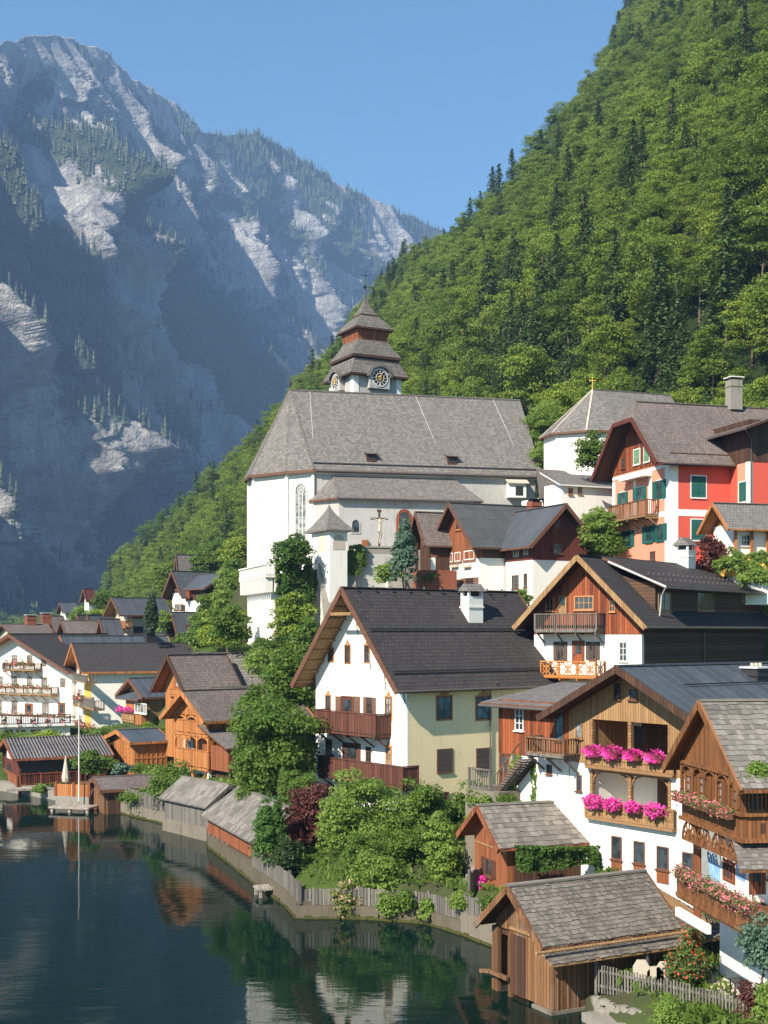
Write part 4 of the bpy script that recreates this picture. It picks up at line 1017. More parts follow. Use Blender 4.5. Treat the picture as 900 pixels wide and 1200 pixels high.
# crucifix on the terrace
fx = Face(TW.P(0, 1.2, 0), TW.u, -TW.v); uc, zc_ = fx.at(444.5, 641); zt_ = fx.at(444.5, 599)[1]; za_ = fx.at(444.5, 608)[1]
cf = empty('crucifix', fx.P(uc, zc_ - .3), 'tall dark wooden crucifix with pale figure in front of the church wall', 'crucifix')
mb = MB(M['w_dark']); mb.bar(fx.P(uc, zc_ - .8), fx.P(uc, zt_), .22, .2); ta, tb = fx.u(434.5), fx.u(454.5); mb.bar(fx.P(ta, za_), fx.P(tb, za_), .2, .2)
mb.box(fx.o, fx.d, fx.n, uc - .2, uc + .2, zt_ - .1, zt_ + .15, -.1, .1); mb.build('cross', cf)
bp = bpy.data.meshes.new('figure'); k = .2
jn = [(0, -1.05), (0, -.6), (0, -.28), (0, -.12), (0, .07), (-.32, -.1), (-.85, .02), (.32, -.1), (.85, .02), (-.12, -1.5), (-.05, -2.0), (-.03, -2.45), (.12, -1.5), (.05, -2.0), (.03, -2.45)]
bp.from_pydata([tuple(fx.P(uc + a, za_ + b + .0, k + (.1 if i == 9 or i == 12 else 0)) - root_loc(cf)) for i, (a, b) in enumerate(jn)], [(0, 1), (1, 2), (2, 3), (3, 4), (2, 5), (5, 6), (2, 7), (7, 8), (0, 9), (9, 10), (10, 11), (0, 12), (12, 13), (13, 14)], [])
bo = bpy.data.objects.new('figure', bp); col.objects.link(bo); bo.parent = cf; bp.materials.append(M['beige'])
sk = bo.modifiers.new('skin', 'SKIN'); rr = [.16, .15, .19, .07, .13, .08, .05, .08, .05, .11, .08, .05, .11, .08, .05]
for q, r_ in zip(bp.skin_vertices[0].data if bp.skin_vertices else [], rr): q.radius = (r_, r_ * .8)
ss = bo.modifiers.new('smooth', 'SUBSURF'); ss.levels = 1; ss.render_levels = 2

# ---- the small charnel chapel up right, with its low annexes
KF = Fr(724, 127, 20); kc = empty('charnel_chapel', KF.P(3, 3, 24), 'small white chapel with steep polygonal grey shingle roof and gilt cross', 'chapel')
f = KF.R(); ze_ = f.at(705, 503)[1]; zb_ = f.at(690, 560)[1]; aps = [(9, 0), (0, 0), (-3.0, .8), (-5.2, 3.2), (-4.9, 6.4), (0, 8), (9, 8)]
mb = MB(M['white']); mb.hexa(P2(KF, aps, zb_ - 4), P2(KF, aps, ze_)); mb.build('wall', kc)
apx = KF.P(-.6, 4, f.at(692, 446)[1]); rdg = KF.P(8.5, 4, apx.z); mb = MB(M['r_church']); ee = []
for (u, v) in aps: c = Vector((-.5 if u < 5 else u, 4)); d = (Vector((u, v)) - c).normalized() * .5; ee.append(KF.P(u + d.x, v + d.y, ze_ - .1))
slab(mb, [ee[1], ee[0], rdg, apx], .2, M['r_church'], M['frame_b']); slab(mb, [ee[6], ee[5], apx, rdg], .2, M['r_church'], M['frame_b'])
for a, b in zip(ee[1:5], ee[2:6]): slab(mb, [b, a, apx], .2, M['r_church'], M['frame_b']); mb.bar(b, apx, .15, .06, M['beige'])
mb.bar(apx, rdg, .2, .1); mb.build('roof', kc)
mb = MB(M['gold']); mb.tube(apx, apx + Vector((0, 0, 1.3)), .06, .04, 6); mb.bar(apx + Vector((-.35, 0, .9)), apx + Vector((.35, 0, .9)), .09); mb.build('gilt_cross', kc)
AF = Fr(640, 122, 25); ax = empty('low_annex', AF.P(2, 2, 22), 'low white house with grey shingle roof and small dormer below the charnel chapel', 'house')
f = AF.R(); za = f.at(640, 583)[1]; mb = MB(M['white']); fbox(mb, AF, -.3, 9, 0, 4, za - 5, za); mb.build('wall', ax)
mb = MB(M['r_grey']); zt = za + 3.3; slab(mb, [AF.P(-1.2, -.7, za - .2), AF.P(9, -.7, za - .2), AF.P(9, 4.2, zt), AF.P(1.5, 4.2, zt)], .2, M['r_brown'], M['w_dark'])
ro = mb.build('roof', ax); mb = MB(M['white']); u, v, z = 3.2, 2.2, za + 1.6; fbox(mb, AF, u, u + 1.2, v - .9, v + .9, z - 1, z + .7); fbox(mb, AF, u + .3, u + .9, v - .93, v - .9, z - .1, z + .5, M['glass']); slab(mb, [AF.P(u - .3, v - 1.2, z + .65), AF.P(u + 1.5, v - 1.2, z + .65), AF.P(u + 1.5, v + 1.2, z + 1.2), AF.P(u - .3, v + 1.2, z + 1.2)], .08, M['r_grey'], M['w_dark']); mb.build('dormer', ro)
GF = Fr(672, 116, 25); gx = empty('white_shed', GF.P(2, 1, 20), 'small white shed with windows and pale roof between the church and the red house', 'shed')
f = GF.R(); za = f.at(690, 568)[1]; mb = MB(M['white']); fbox(mb, GF, -1.2, 6, 0, 3, za - 4, za); mb.build('wall', gx); mb = MB(M['frame_w']); slab(mb, [GF.P(-1.7, -.4, za - .15), GF.P(6, -.4, za - .15), GF.P(6, 3, za + 1.3), GF.P(-1.7, 3, za + 1.3)], .12, M['r_grey'], M['frame_w']); mb.build('roof', gx)
window(GF.R(), gx, 666, 572, 671, 580, M['w_tan'], bars=(1, 0)); window(GF.R(), gx, 677, 571, 682, 579, M['w_tan'], bars=(1, 0))

# ================================================================ HOUSES OF THE MIDDLE GROUND
# ---- cream and white house
AH = Fr(478, 80, 38); ah = empty('cream_house', AH.P(3, 4, 2.4), 'tall cream and white house with steep dark slate roof and deep wooden eaves', 'house')
R_, L_ = AH.R(), AH.L(); wv = L_.u(370); wu = 13.5; ze = R_.at(478, 798)[1] + .1; zr = Face(AH.P(-1.4, 0, 0), AH.v, -AH.u).at(397, 688)[1]
mb = MB(M['cream']); gable_wall(mb, AH, 0.05, wu, 0, wv, 0, ze, zr - .25, 'u', M['cream']); mb.build('wall', ah)
mb = MB(M['white']); gable_wall(mb, AH, 0, .05, -.01, wv, 0, ze, zr - .25, 'u', M['white']); mb.build('gable_wall', ah)
rf = gable_roof(ah, AH, 0, wu, 0, wv, ze, zr - .25, 'u', oe=.75, og=(1.5, .8), th=.22, mat=M['r_dark'], soffit=M['w_tan'], trim=M['frame_b'])
# soffit beams under the deep gable overhang
mb = MB(M['w_tan'])
for t in np.linspace(.08, .96, 9):
    for sgn in (-1, 1):
        v = rf['tm'] + sgn * (rf['t1'] - rf['tm']) * (1 - t); z = rf['zel'] + (rf['zt'] - rf['zel']) * t - .34
        mb.bar(AH.P(-1.42, v, z), AH.P(0, v, z), .12, .14)
mb.bar(AH.P(-1.5, rf['tm'] - 1.1, zr - 1.75), AH.P(-1.5, rf['tm'] + 1.1, zr - 1.75), .14, .2); mb.build('rafters', ah)
for i, t in enumerate((.14, .55)):
    mb = MB(M['iron']); v = rf['t0'] + (rf['tm'] - rf['t0']) * t; z = rf['zel'] + (rf['zt'] - rf['zel']) * t; mb.bar(AH.P(-1.1, v, z + .22), AH.P(wu + .3, v, z + .22), .05, .1); mb.bar(AH.P(-1.1, v, z + .1), AH.P(wu + .3, v, z + .1), .05, .05)
    for k in range(14): u = -1 + k * (wu + 1.2) / 13; mb.bar(AH.P(u, v, z), AH.P(u, v, z + .28), .07, .07)
    mb.build('snow_rail', rf['roof'])
mb = MB(M['gutter'])
for k in range(10): u = -.6 + k * 1.45; mb.bar(AH.P(u, rf['tm'] - .35, rf['zt'] + .0), AH.P(u, rf['tm'] - .35, rf['zt'] + .16), .12, .12)
mb.build('snow_hooks', rf['roof'])
gutter(ah, AH.P(-1.5, rf['t0'] - .08, rf['zel'] - .1), AH.P(wu + .5, rf['t0'] - .08, rf['zel'] - .1), .08, down=[(AH.P(6.9, -.1, 1), AH.P(6.9, -.1, ze - .9)), (AH.P(6.9, -.1, ze - .9), AH.P(6.9, rf['t0'], ze - .3))])
mb = MB(M['gutter']); mb.bar(AH.P(0, -.08, ze - .28), AH.P(wu, -.08, ze - .28), .1, .25, M['frame_b']); mb.build('eaves_board', ah)
fc = AH.R(rf['tm'] - 1.6); uu, zz = fc.at(553, 747); chimney(ah, AH.P(uu, rf['tm'] - 1.6, zz), 1.3, .85, fc.at(553, 699)[1] - zz, M['white'], 'house', AH, base=.3)
for (a, b, c, d) in ((512, 816, 529, 843), (558, 816, 575, 843)): window(R_, ah, a, b, c, d, M['frame_b'], M['glass_b'], bars=(1, 0), ow=M['frame_o'], arch=True, sw=.09)
for (a, b, c, d) in ((513, 879, 529, 904), (559, 878, 574, 903)): window(R_, ah, a, b, c, d, M['frame_b'], shut=M['shut_d'], closed=True)
window(R_, ah, 536, 932, 548, 955, M['frame_b']); door(R_, ah, 508, 930, 524, 968, M['w_dark'])
for (a, b, c, d) in ((385, 760, 391, 775), (404.5, 756, 410.5, 777), (427.5, 756, 433, 776)): window(L_, ah, a, b, c, d, M['frame_b'], ow=M['frame_o'], arch=True, bars=(1, 1), sw=.08)
window(L_, ah, 382, 815, 387.5, 835, M['frame_b'], ow=M['frame_o'], arch=True, sw=.08); window(L_, ah, 452, 817, 459, 843, M['frame_b'], M['glass2'], ow=M['frame_o'], arch=True, sw=.1)
door(L_, ah, 401, 817, 414, 846, M['w_rail']); window(L_, ah, 430, 817, 437, 838, M['frame_b'], shut=M['shut_b'])
window(L_, ah, 382, 866, 389, 890, M['frame_b'], M['glass']); door(L_, ah, 403, 872, 422, 902, M['w_rail']); window(L_, ah, 429, 875, 435, 893, M['frame_b']); window(L_, ah, 453, 875, 458.5, 899, M['frame_o'], M['glass2'], ow=M['frame_o'], arch=True, sw=.1)
sb = MB(M['shut_b'])
for px in (397, 419): a, b, c, d = L_.rect(px - 3, 816, px + 3, 846); L_.box(sb, a, b, c, d, .02, .08)
sb.build('door_shutters', ah)
balcony(L_, ah, 369, 440, 835, 861, 1.25, 'panel', M['w_rail']); balcony(L_, ah, 373, 472, 893, 917, 1.25, 'panel', M['w_rail'])
# painted dentil frieze below the gable verges, as blue grey scrolls in low relief
mb = MB(M['stone'])
for px, py in ((419, 735), (434, 775), (452, 800), (474, 815), (391, 742), (377, 770)):
    u, z = L_.at(px, py); mb.bar(L_.P(u - .1, z - .5, .01), L_.P(u + .1, z + .5, .01), .16, .03)
mb.build('painted_ornament', ah)
mb = MB(M['white']); L_.box(mb, 0, .16, 0, ze - .4, .03, .06); mb.build('corner_quoin', ah)

# ---- wooden-topped house right of it
FH = Fr(752, 84, 52); fh = empty('timber_house', FH.P(4, 4, 6), 'chalet with white ground floor, red-brown timber gable and long dark shed dormer', 'house')
R_, L_ = FH.R(), FH.L(); wv = L_.u(626); wu = 21; zs = L_.at(700, 743)[1]; ze = L_.at(752, 722)[1]; zr = Face(FH.P(-1.2, 0, 0), FH.v, -FH.u).at(661, 651)[1]
mb = MB(M['white']); fbox(mb, FH, 0, .3, 0, wv, 3, zs); fbox(mb, FH, .3, wu, .05, wv, 3, zs, M['w_dark_h']); mb.build('wall', fh)
mb = MB(M['w_red']); gable_wall(mb, FH, -.06, .3, -.02, wv + .02, zs, ze, zr - .2, 'u', M['w_red']); mb.build('timber_gable', fh)
mb = MB(M['w_dark_h']); fbox(mb, FH, .3, wu, -.03, wv, zs, ze, M['w_dark_h']); fbox(mb, FH, .3, wu, -.03, 0.05, 3, zs, M['w_dark_h']); mb.build('side_wall', fh)
rf = gable_roof(fh, FH, 0, wu, 0, wv, ze, zr - .2, 'u', oe=.9, og=(1.3, .8), th=.2, mat=M['r_dark'], soffit=M['w_dark'], trim=M['w_tan'])
# shed dormer along the right slope
fd = FH.R(-.0); za = FH.R(.6).at(800, 690)[1]
d0, d1 = 2.2, wu + .4; zd = ze + 2.15; mb = MB(M['w_dark_h']); fbox(mb, FH, d0 + .3, d1 - .6, .25, 3.6, ze - .3, zd)
mb.poly([FH.P(d0 + .29, .25, ze - .3), FH.P(d0 + .29, .25, zd), FH.P(d0 + .29, 3.6, zd + .9), FH.P(d0 + .29, 3.6, ze + 2)][::1], M['w_dark_h']); dm = mb.build('dormer', fh)
mb = MB(M['r_dark']); slab(mb, [FH.P(d0 - .3, -.75, zd - .12), FH.P(d1, -.75, zd - .12), FH.P(d1, wv / 2, zr + .1), FH.P(d0 - .3, wv / 2, zr + .1)], .18, M['r_dark'], M['frame_b'], M['w_dark']); mb.build('dormer_roof', dm)
for i in range(26):
    pass
mb = MB(M['gutter'])
for i in range(24):
    for j in range(2):
        t = .12 + j * .22; u = d0 + .2 + i * (d1 - d0 - .6) / 24 + j * .4; p = FH.P(u, -.75, zd + .06).lerp(FH.P(u, wv / 2, zr + .1), t); mb.bar(p, p + Vector((0, 0, .12)), .1, .06)
mb.build('snow_hooks', dm)
f2 = FH.R(.25)
for (a, b, c, d) in ((771, 694, 786, 716), (817, 692, 836, 716), (869, 691, 880, 705)): window(f2, dm, a, b, c, d, M['w_tan'], bars=(1, 1))
gutter(fh, FH.P(d0 - .3, -.8, zd - .25), FH.P(d1, -.8, zd - .25), .08, M['gutter']); gutter(fh, FH.P(d0 - .25, -.8, zd - .2), FH.P(d0 - .35, wv * .42, zr - .35), .08, M['pipe'], down=[(FH.P(d0 - .25, -.75, zd - .25), FH.P(d0 + .1, -.3, zd - .8)), (FH.P(d0 + .1, -.3, zd - .8), FH.P(d0 + .1, -.15, ze - .1))])
gutter(fh, FH.P(-1.3, rf['t0'] - .08, rf['zel'] - .1), FH.P(wu + .6, rf['t0'] - .08, rf['zel'] - .1), .08, down=[(FH.P(9.5, -.15, 3), FH.P(9.5, -.15, ze - 1.1)), (FH.P(9.5, -.15, ze - 1.1), FH.P(9.5, -.9, ze - .75))])
for (a, b, c, d) in ((661, 752, 669, 774), (701, 752, 709, 773)): window(L_, fh, a - 8 if a == 661 else a - 10, b, c - 8 if a == 661 else c - 10, d, M['frame_b'], M['glass'], bars=(1, 1), shut=M['shut_d'])
door(L_, fh, 672, 752, 684, 778, M['w_red']); window(L_, fh, 726, 752, 735, 775, M['frame_w'], bars=(1, 2))
fg = L_.off(.06)
window(fg, fh, 673, 698, 696, 715, M['frame_o'], bars=(3, 1)); door(fg, fh, 655, 698, 664, 719, M['w_tan']); window(fg, fh, 640, 700, 649, 716, M['frame_o'], bars=(1, 0)); window(fg, fh, 714, 703, 721, 717, M['frame_o'], bars=(1, 1))
balcony(L_, fh, 627, 699, 720, 741, 1.15, 'bars', M['w_grey'], side=(True, True)); balcony(L_, fh, 634, 698, 776, 795, 1.3, 'cross', M['w_orange_h'], floor=M['w_orange_h'])
fc = FH.R(wv / 2 - .4); uu, zz = fc.at(803, 668); chimney(fh, FH.P(uu, wv / 2 - .4, zz - .5), 1.3, 1.1, fc.at(803, 645)[1] - zz + .5, M['white'], 'house', FH, base=.6)

# ---- white and brown cross-gabled house below the church
GH = Fr(562, 114.7, 25); gh = empty('cross_gabled_house', GH.P(4, 3, 17), 'white house with brown timber top, two gables and red brick chimney below the church', 'house')
R_, L_ = GH.R(), GH.L(); wv = L_.u(515); zb = 12; ze = L_.at(562, 636)[1]; zs = L_.at(540, 656)[1]; zr = Face(GH.P(-1, 0, 0), GH.v, -GH.u).at(531, 588)[1] - .2; wu = 13
mb = MB(M['white']); fbox(mb, GH, 0, wu, 0, wv, zb, zs); mb.build('wall', gh)
mb = MB(M['w_hut']); gable_wall(mb, GH, -.05, .3, -.03, wv + .03, zs, ze, zr, 'u', M['w_hut']); mb.build('timber_gable', gh)
mb = MB(M['w_dark_h']); gable_wall(mb, GH, .3, wu, -.03, wv, zs, ze, zr, 'u', M['w_dark_h']); mb.build('timber_wall', gh)
gable_roof(gh, GH, 0, wu, 0, wv, ze, zr, 'u', oe=.7, og=(1.1, .6), th=.18, mat=M['r_seam'], trim=M['frame_b'])
for (a, b, c, d) in ((517, 649, 523, 660), (525, 648, 531, 659), (533, 647, 540, 658), (544, 645, 556, 656)): window(L_.off(.02), gh, a, b, c, d, M['frame_w'], M['glass'], bars=(1, 0), ow=M['shut_b'], sw=.25)
for (a, b, c, d) in ((525, 680, 532, 686), (535, 679, 541, 686), (546, 677, 556, 686)): window(L_, gh, a, b, c, d, M['frame_b'], shut=M['shut_b'])
window(L_.off(.06), gh, 534, 607, 543, 621, M['w_orange'], M['glass'], bars=(1, 1)); mb = MB(M['beige'])
for px in (520, 534, 549): a, b, c, d = L_.rect(px - 4, 662, px + 4, 665); L_.box(mb, a, b, c, d, 0, .3)
mb.build('window_boxes', gh)
WG = Fr(624, 111.5, 25); zw = WG.R().at(630, 656)[1]; zew = WG.R().at(624, 631)[1]; wuu = WG.R().u(687); zrw = WG.R().at(656, 594)[1]
mb = MB(M['white']); fbox(mb, WG, 0, wuu, 0, 6, zb, zw); mb.build('wing_wall', gh)
mb = MB(M['w_darkred']); gable_wall(mb, WG, -.03, wuu + .03, -.03, 6, zw, zew, zrw, 'v', M['w_darkred']); mb.build('wing_timber', gh)
gable_roof(gh, WG, 0, wuu, 0, 7.5, zew, zrw, 'v', oe=.9, og=(1.1, 0), th=.18, mat=M['r_metal2'], trim=M['frame_b'], name='wing_roof')
fL, fR = WG.L(.0), WG.R(); 
for (a, b, c, d) in ((602, 640, 608, 652), (614, 638, 619, 650)): window(fL.off(.04), gh, a, b, c, d, M['frame_w'], M['glass2'], bars=(1, 0), ow=M['shut_b'], sw=.18)
for (a, b, c, d) in ((600, 674, 608, 690), (614, 672, 618, 688)): window(fL, gh, a, b, c, d, M['frame_b'], ow=None)
window(fR.off(.04), gh, 648, 637, 658, 649, M['frame_b'], M['glass2']); window(fR.off(.04), gh, 649, 609, 657, 619, M['frame_b'])
fc = GH.R(wv * .42); uu, zz = fc.at(626, 603); chimney(gh, GH.P(uu, wv * .42, zz - .4), 1.1, 1.0, fc.at(626, 588)[1] - zz + .4, M['brick'], 'dark', GH, base=1.2)
gutter(gh, GH.P(-1, -.85, ze - .45), GH.P(3.3, -.85, ze - .45), .07, down=[(GH.P(2.6, -.1, zb), GH.P(2.6, -.1, ze - .9)), (GH.P(2.6, -.1, ze - .9), GH.P(2.3, -.8, ze - .5))])
# ---- dark little gabled roof between the church and that house (lych gate), with red brick steps
LG = Fr(505, 119, 20); lg = empty('lych_gate', LG.P(1, 2, 20), 'dark open wooden gateway with steep shingle gable beside the churchyard spruce', 'gateway')
z = LG.R().at(505, 635)[1]; zt = LG.R().at(505, 600)[1]; gable_roof(lg, LG, 0, 4.5, 0, 3.6, z + .2, zt, 'u', oe=.5, og=(.9, .4), th=.15, mat=M['r_brown'])
mb = MB(M['w_dark'])
for u, v in ((0, 0), (0, 3.6), (4.5, 0), (4.5, 3.6)): fbox(mb, LG, u - .12, u + .12, v - .12, v + .12, z - 4, z + .2)
mb.build('posts', lg); mb = MB(M['w_dark']); gable_wall(mb, LG, .3, 4.4, .1, 3.5, z - 3, z + .1, zt - .2, 'u', M['w_dark']); mb.build('boarding', lg)
BW = Fr(494, 115, 22); mb = MB(M['brick']); z = BW.R().at(500, 668)[1]; fbox(mb, BW, 0, 3.5, 0, 2, z - 5, z); bw = mb.build('brick_wall', loc=BW.P(1, 1, z - 4)); tag(bw, 'red brick garden wall with a white post beside the brown gabled house', 'wall')
mb = MB(M['white']); fbox(mb, BW, .9, 1.3, -.15, -.02, z + .0, z + 1.2); fbox(mb, BW, .7, 1.5, -.2, .1, z + 1.2, z + 1.35, M['w_hut']); p_ = mb.build('wall_post', bw)

# ---- red house
HH = Fr(785, 105, 16); hh = empty('red_house', HH.P(4, 5, 19), 'tall red and salmon house with green shutters and half-hipped shingle roof', 'house')
R_, L_ = HH.R(), HH.L(); wv = L_.u(718); wu = R_.u(866); zb = 14; ze = R_.at(785, 543)[1] + .6; zf = R_.at(820, 543)[1]
zrr = Face(HH.P(1.5, wv / 2, 0), HH.u, -HH.v).at(748, 470)[1] - .3
mb = MB(M['red']); fbox(mb, HH, 0.05, wu + 8, 0, wv, zb, ze); mb.build('wall', hh)
mb = MB(M['pink']); fbox(mb, HH, 0, .05, -.005, wv, zb, L_.at(740, 545)[1] + .2); mb.build('gable_wall', hh)
mb = MB(M['w_red']); zc = L_.at(717, 508)[1] ; gable_wall(mb, HH, -.08, wu, .0, wv, zf + .1, ze, zrr, 'u', M['w_red'], cut=min(zrr - .3, ze + (zrr - ze) * .72)); mb.build('timber_gable', hh)
mb = MB(M['w_dark']); fbox(mb, HH, 0, wu, -.06, .2, zf + .05, ze + .3); mb.build('eaves_boarding', hh)
hc = ze + (zrr - ze) * .66
rf = gable_roof(hh, HH, 0, wu + 6, 0, wv, ze, zrr, 'u', oe=.9, og=(1.7, 0), th=.25, mat=M['r_brown'], trim=M['w_darkred'], soffit=M['w_dark'], halfhip=hc)
# white bands and quoins
mb = MB(M['white']); zm = R_.at(820, 601)[1]
R_.box(mb, 0, .75, zb, zf, 0, .03); R_.box(mb, .75, wu, zm - .3, zm + .25, 0, .03); R_.box(mb, .75, wu, zf - .2, zf, 0, .03); R_.box(mb, wu - .6, wu + .05, zb, zm - .3, 0, .03)
L_.box(mb, 0, .8, zb, zf, 0, .03); L_.box(mb, wv - .5, wv, zb, zf - .5, 0, .03); L_.box(mb, .8, wv - .5, zm - .3, zm + .15, 0, .03); L_.box(mb, .8, wv, zf - .35, zf - .1, 0, .03)
for px in (744, 762): a = L_.u(px); L_.box(mb, a - .25, a + .25, zm + .15, zf - .35, 0, .025)
mb.build('white_bands', hh)
for (a, b, c, d) in ((810, 558, 827, 583), (810, 609, 827, 633)): window(R_, hh, a, b, c, d, M['frame_w'], shut=M['shut_g'], closed=True); 
for (a, b, c, d) in ((768, 563, 778, 585), (745, 571, 755, 587), (726, 577, 734, 591)): window(L_, hh, a + 1, b, c - 1, d, M['shut_g'], bars=(1, 1), shut=M['shut_g'], ow=M['frame_w'], sw=.07)
for (a, b, c, d) in ((770, 614, 778, 634), (757, 616, 765, 636), (733, 622, 740, 641), (725, 624, 731, 643)): window(L_, hh, a, b, c, d, M['shut_g'], bars=(1, 1), shut=M['shut_g'])
fg = L_.off(.08)
window(fg, hh, 755, 523, 761, 541, M['frame_w'], shut=M['shut_lg'], closed=True); window(fg, hh, 743, 527, 750, 544, M['frame_w'], shut=M['shut_lg'], closed=True); window(fg, hh, 728, 537, 733, 549, M['frame_b'])
mb = MB(M['white']); a, b, c, d = L_.rect(736, 560, 764, 564); u0 = L_.u(764); u1 = L_.u(735); z = L_.at(750, 566)[1]; z = fg.at(748, 560)[1]
L_.box(mb, u0, u1, z - .1, z + .1, 0, .8); 
for i in range(5): u = u0 + .2 + i * (u1 - u0 - .4) / 4; L_.box(mb, u - .1, u + .1, z + .1, z + .4, .0, .7)
mb.build('flower_shelf', hh)
balcony(L_, hh, 713, 757, 590, 609, 1.2, 'bars', M['w_old'], floor=M['w_tan'])
window(L_, hh, 762, 646, 768, 656, M['frame_b'])
fc = HH.R(wv / 2 - .2); uu, zz = fc.at(860, 470); chimney(hh, HH.P(uu, wv / 2 - .2, zz - .3), 1.1, 1.0, fc.at(860, 446)[1] - zz + .3, M['stone'], 'slab', HH, base=.5)
gutter(hh, HH.P(-1.2, -.98, rf['zel'] - .1), HH.P(wu, -.98, rf['zel'] - .1), .07)
# wing coming forward on the right
WF = HH.sub(wu, -2.6); WF = Fr(878, WF.k.y - .6, 16); fR, fL = WF.R(), WF.L()
mb = MB(M['red']); fbox(mb, WF, 0.05, 8, 0, 6, zb, fR.at(890, 541)[1]); mb.build('wing_wall', hh)
mb = MB(M['pink']); vw = fL.u(864); fbox(mb, WF, 0, .05, 0, vw, zb, fR.at(890, 541)[1]); fL.box(mb, 0, .5, zb, fR.at(890, 541)[1], 0, .03, M['white']); fR.box(mb, 0, .3, zb, fR.at(890, 541)[1], .0, .04, M['white']); mb.build('wing_side', hh)
window(fL, hh, 866.5, 565, 875, 588, M['frame_w'], shut=M['shut_g'], closed=True)
zwt = fR.at(890, 541)[1]; mb = MB(M['w_dark']); fbox(mb, WF, -.05, 8, -.06, 6, zwt, zwt + 3.4); mb.build('wing_boarding', hh)
mb = MB(M['r_brown']); zz = fR.at(860, 500)[1]; slab(mb, [WF.P(-1.2, -1.5, zwt + 2.5), WF.P(8, -1.5, zwt + 6.0), WF.P(8, 7, zwt + 6.0), WF.P(-1.2, 7, zwt + 2.5)], .2, M['r_brown'], M['w_dark']); mb.build('wing_roof', hh)
gutter(hh, WF.P(-1.25, -1.5, zwt + 2.35), WF.P(-1.25, 5, zwt + 2.35), .07, down=[(WF.P(.1, -.12, zb), WF.P(.1, -.12, zwt + 1.8)), (WF.P(.1, -.12, zwt + 1.8), WF.P(-1.2, -1.3, zwt + 2.4))])
# ---- small ochre kiosk house with vine at the right edge
OK_ = Fr(862, 98, 16); ok = empty('ochre_garden_house', OK_.P(2, 2, 17), 'small ochre garden house with wooden gable and vine in front of the red house', 'garden house')
fR, fL = OK_.R(), OK_.L(); z0, z1, z2 = fR.at(880, 675)[1], fR.at(880, 640)[1], fR.at(880, 614)[1]
mb = MB(M['white']); fbox(mb, OK_, 0, 5, 0, 3.4, z0 - 2.2, z0); mb.build('base_wall', ok); mb = MB(M['ochre']); fbox(mb, OK_, -.3, 5, -.5, 3.4, z0, z0 + 1.5); mb.build('parapet', ok)
mb = MB(M['w_orange']); 
for u in (0, 1.4, 2.8, 4.4): fbox(mb, OK_, u - .1, u + .1, -.1, .1, z0 + 1.5, z2)
fbox(mb, OK_, .1, 5, .3, 3.4, z0 + 1.5, z2, M['white']); mb.build('posts', ok); window(OK_.R(.3), ok, 868, 626, 882, 640, M['frame_w'], bars=(3, 1))
gable_roof(ok, OK_, 0, 5, 0, 3.4, z2, z2 + 1.6, 'u', oe=.6, og=(1.0, .2), th=.12, mat=M['r_grey'], soffit=M['w_orange'], trim=M['w_orange'])
mb = MB(M['w_orange']); gable_wall(mb, OK_, .2, .4, .1, 3.3, z2 - .1, z2, z2 + 1.4, 'u', M['w_orange']); mb.build('gable', ok)
mb = MB(M['iron']); fL2 = OK_.R(); a = fL2.rect(869, 668, 876, 678); mb.hexa(arch_pts(fL2, a[0], a[1], a[2] - .6, a[3], 0), arch_pts(fL2, a[0], a[1], a[2] - .6, a[3], .03)); mb.build('cellar_door', ok)

# ================================================================ NEAR HOUSES ON THE RIGHT
# ---- brown flower-balcony house
DF = Fr(812, 55, 37); dh = empty('flower_balcony_house', DF.P(3, 4, 2.3), 'tan boarded house with two loggia balconies above white ground floor and blue-grey metal roof', 'house')
L_ = DF.L(); ZZ = lambda y: L_.at(740, y)[1]; wv = L_.u(668); va, vb, vc = L_.u(785), L_.u(693), L_.u(738)
zo1, zp1, zf1, zo2, zp2, zf2 = ZZ(846), ZZ(880), ZZ(905), ZZ(909), ZZ(941), ZZ(966); dep = 2.5; wu = 13
ze = ZZ(837); zr = ZZ(782) - .1; t0_, t1_ = -.3, wv
mb = MB(M['white']); fbox(mb, DF, dep, wu, 0, wv, 0, ze - .05); fbox(mb, DF, 0, dep, 0, wv, 0, zf2); fbox(mb, DF, 0, dep, vb, wv, zf2, zf1 + .2); fbox(mb, DF, 0, dep, 0, va, zf2, zf1); mb.build('wall', dh)
mb = MB(M['w_tan']); fbox(mb, DF, -.04, dep, vb, wv + .04, zf1 + .2, ze); fbox(mb, DF, -.04, dep, 0, va, zf1, ze); gable_wall(mb, DF, -.04, wu, 0, wv, ze, ze, zr, 'u', M['w_tan']); fbox(mb, DF, -.04, dep, va, vb, zo1, ze)
fbox(mb, DF, .02, dep, va, vb, zo2, zf1 + .16); mb.build('timber_gable', dh)
mb = MB(M['w_dark']); fbox(mb, DF, dep - .06, dep, va, vb - .9, zf1 + .2, zo1, M['w_dark']); fbox(mb, DF, dep - .05, dep, va, vb, zo1 - .25, zo1); mb.build('loggia_back', dh)  # dark boards carry the upper loggia's interior shade in their colour
for (a, b, z0, z1) in ((va + .5, va + 1.2, zf2 + .2, zo2 - .4), (vb - 1.1, vb - .4, zf1 + .2, zo1 - .4)):
    mb = MB(M['glass']); fbox(mb, DF, dep - .08, dep - .061, a, b, z0, z1); fbox(mb, DF, dep - .09, dep - .08, a - .06, a, z0, z1, M['frame_b']); mb.build('loggia_door', dh)
mb = MB(M['w_dark']); fbox(mb, DF, dep - .07, dep - .06, va, vc + .5, zf2 + .1, zo2); mb.build('dark_opening', dh)  # dark sheet painted in for the shade inside the lower loggia
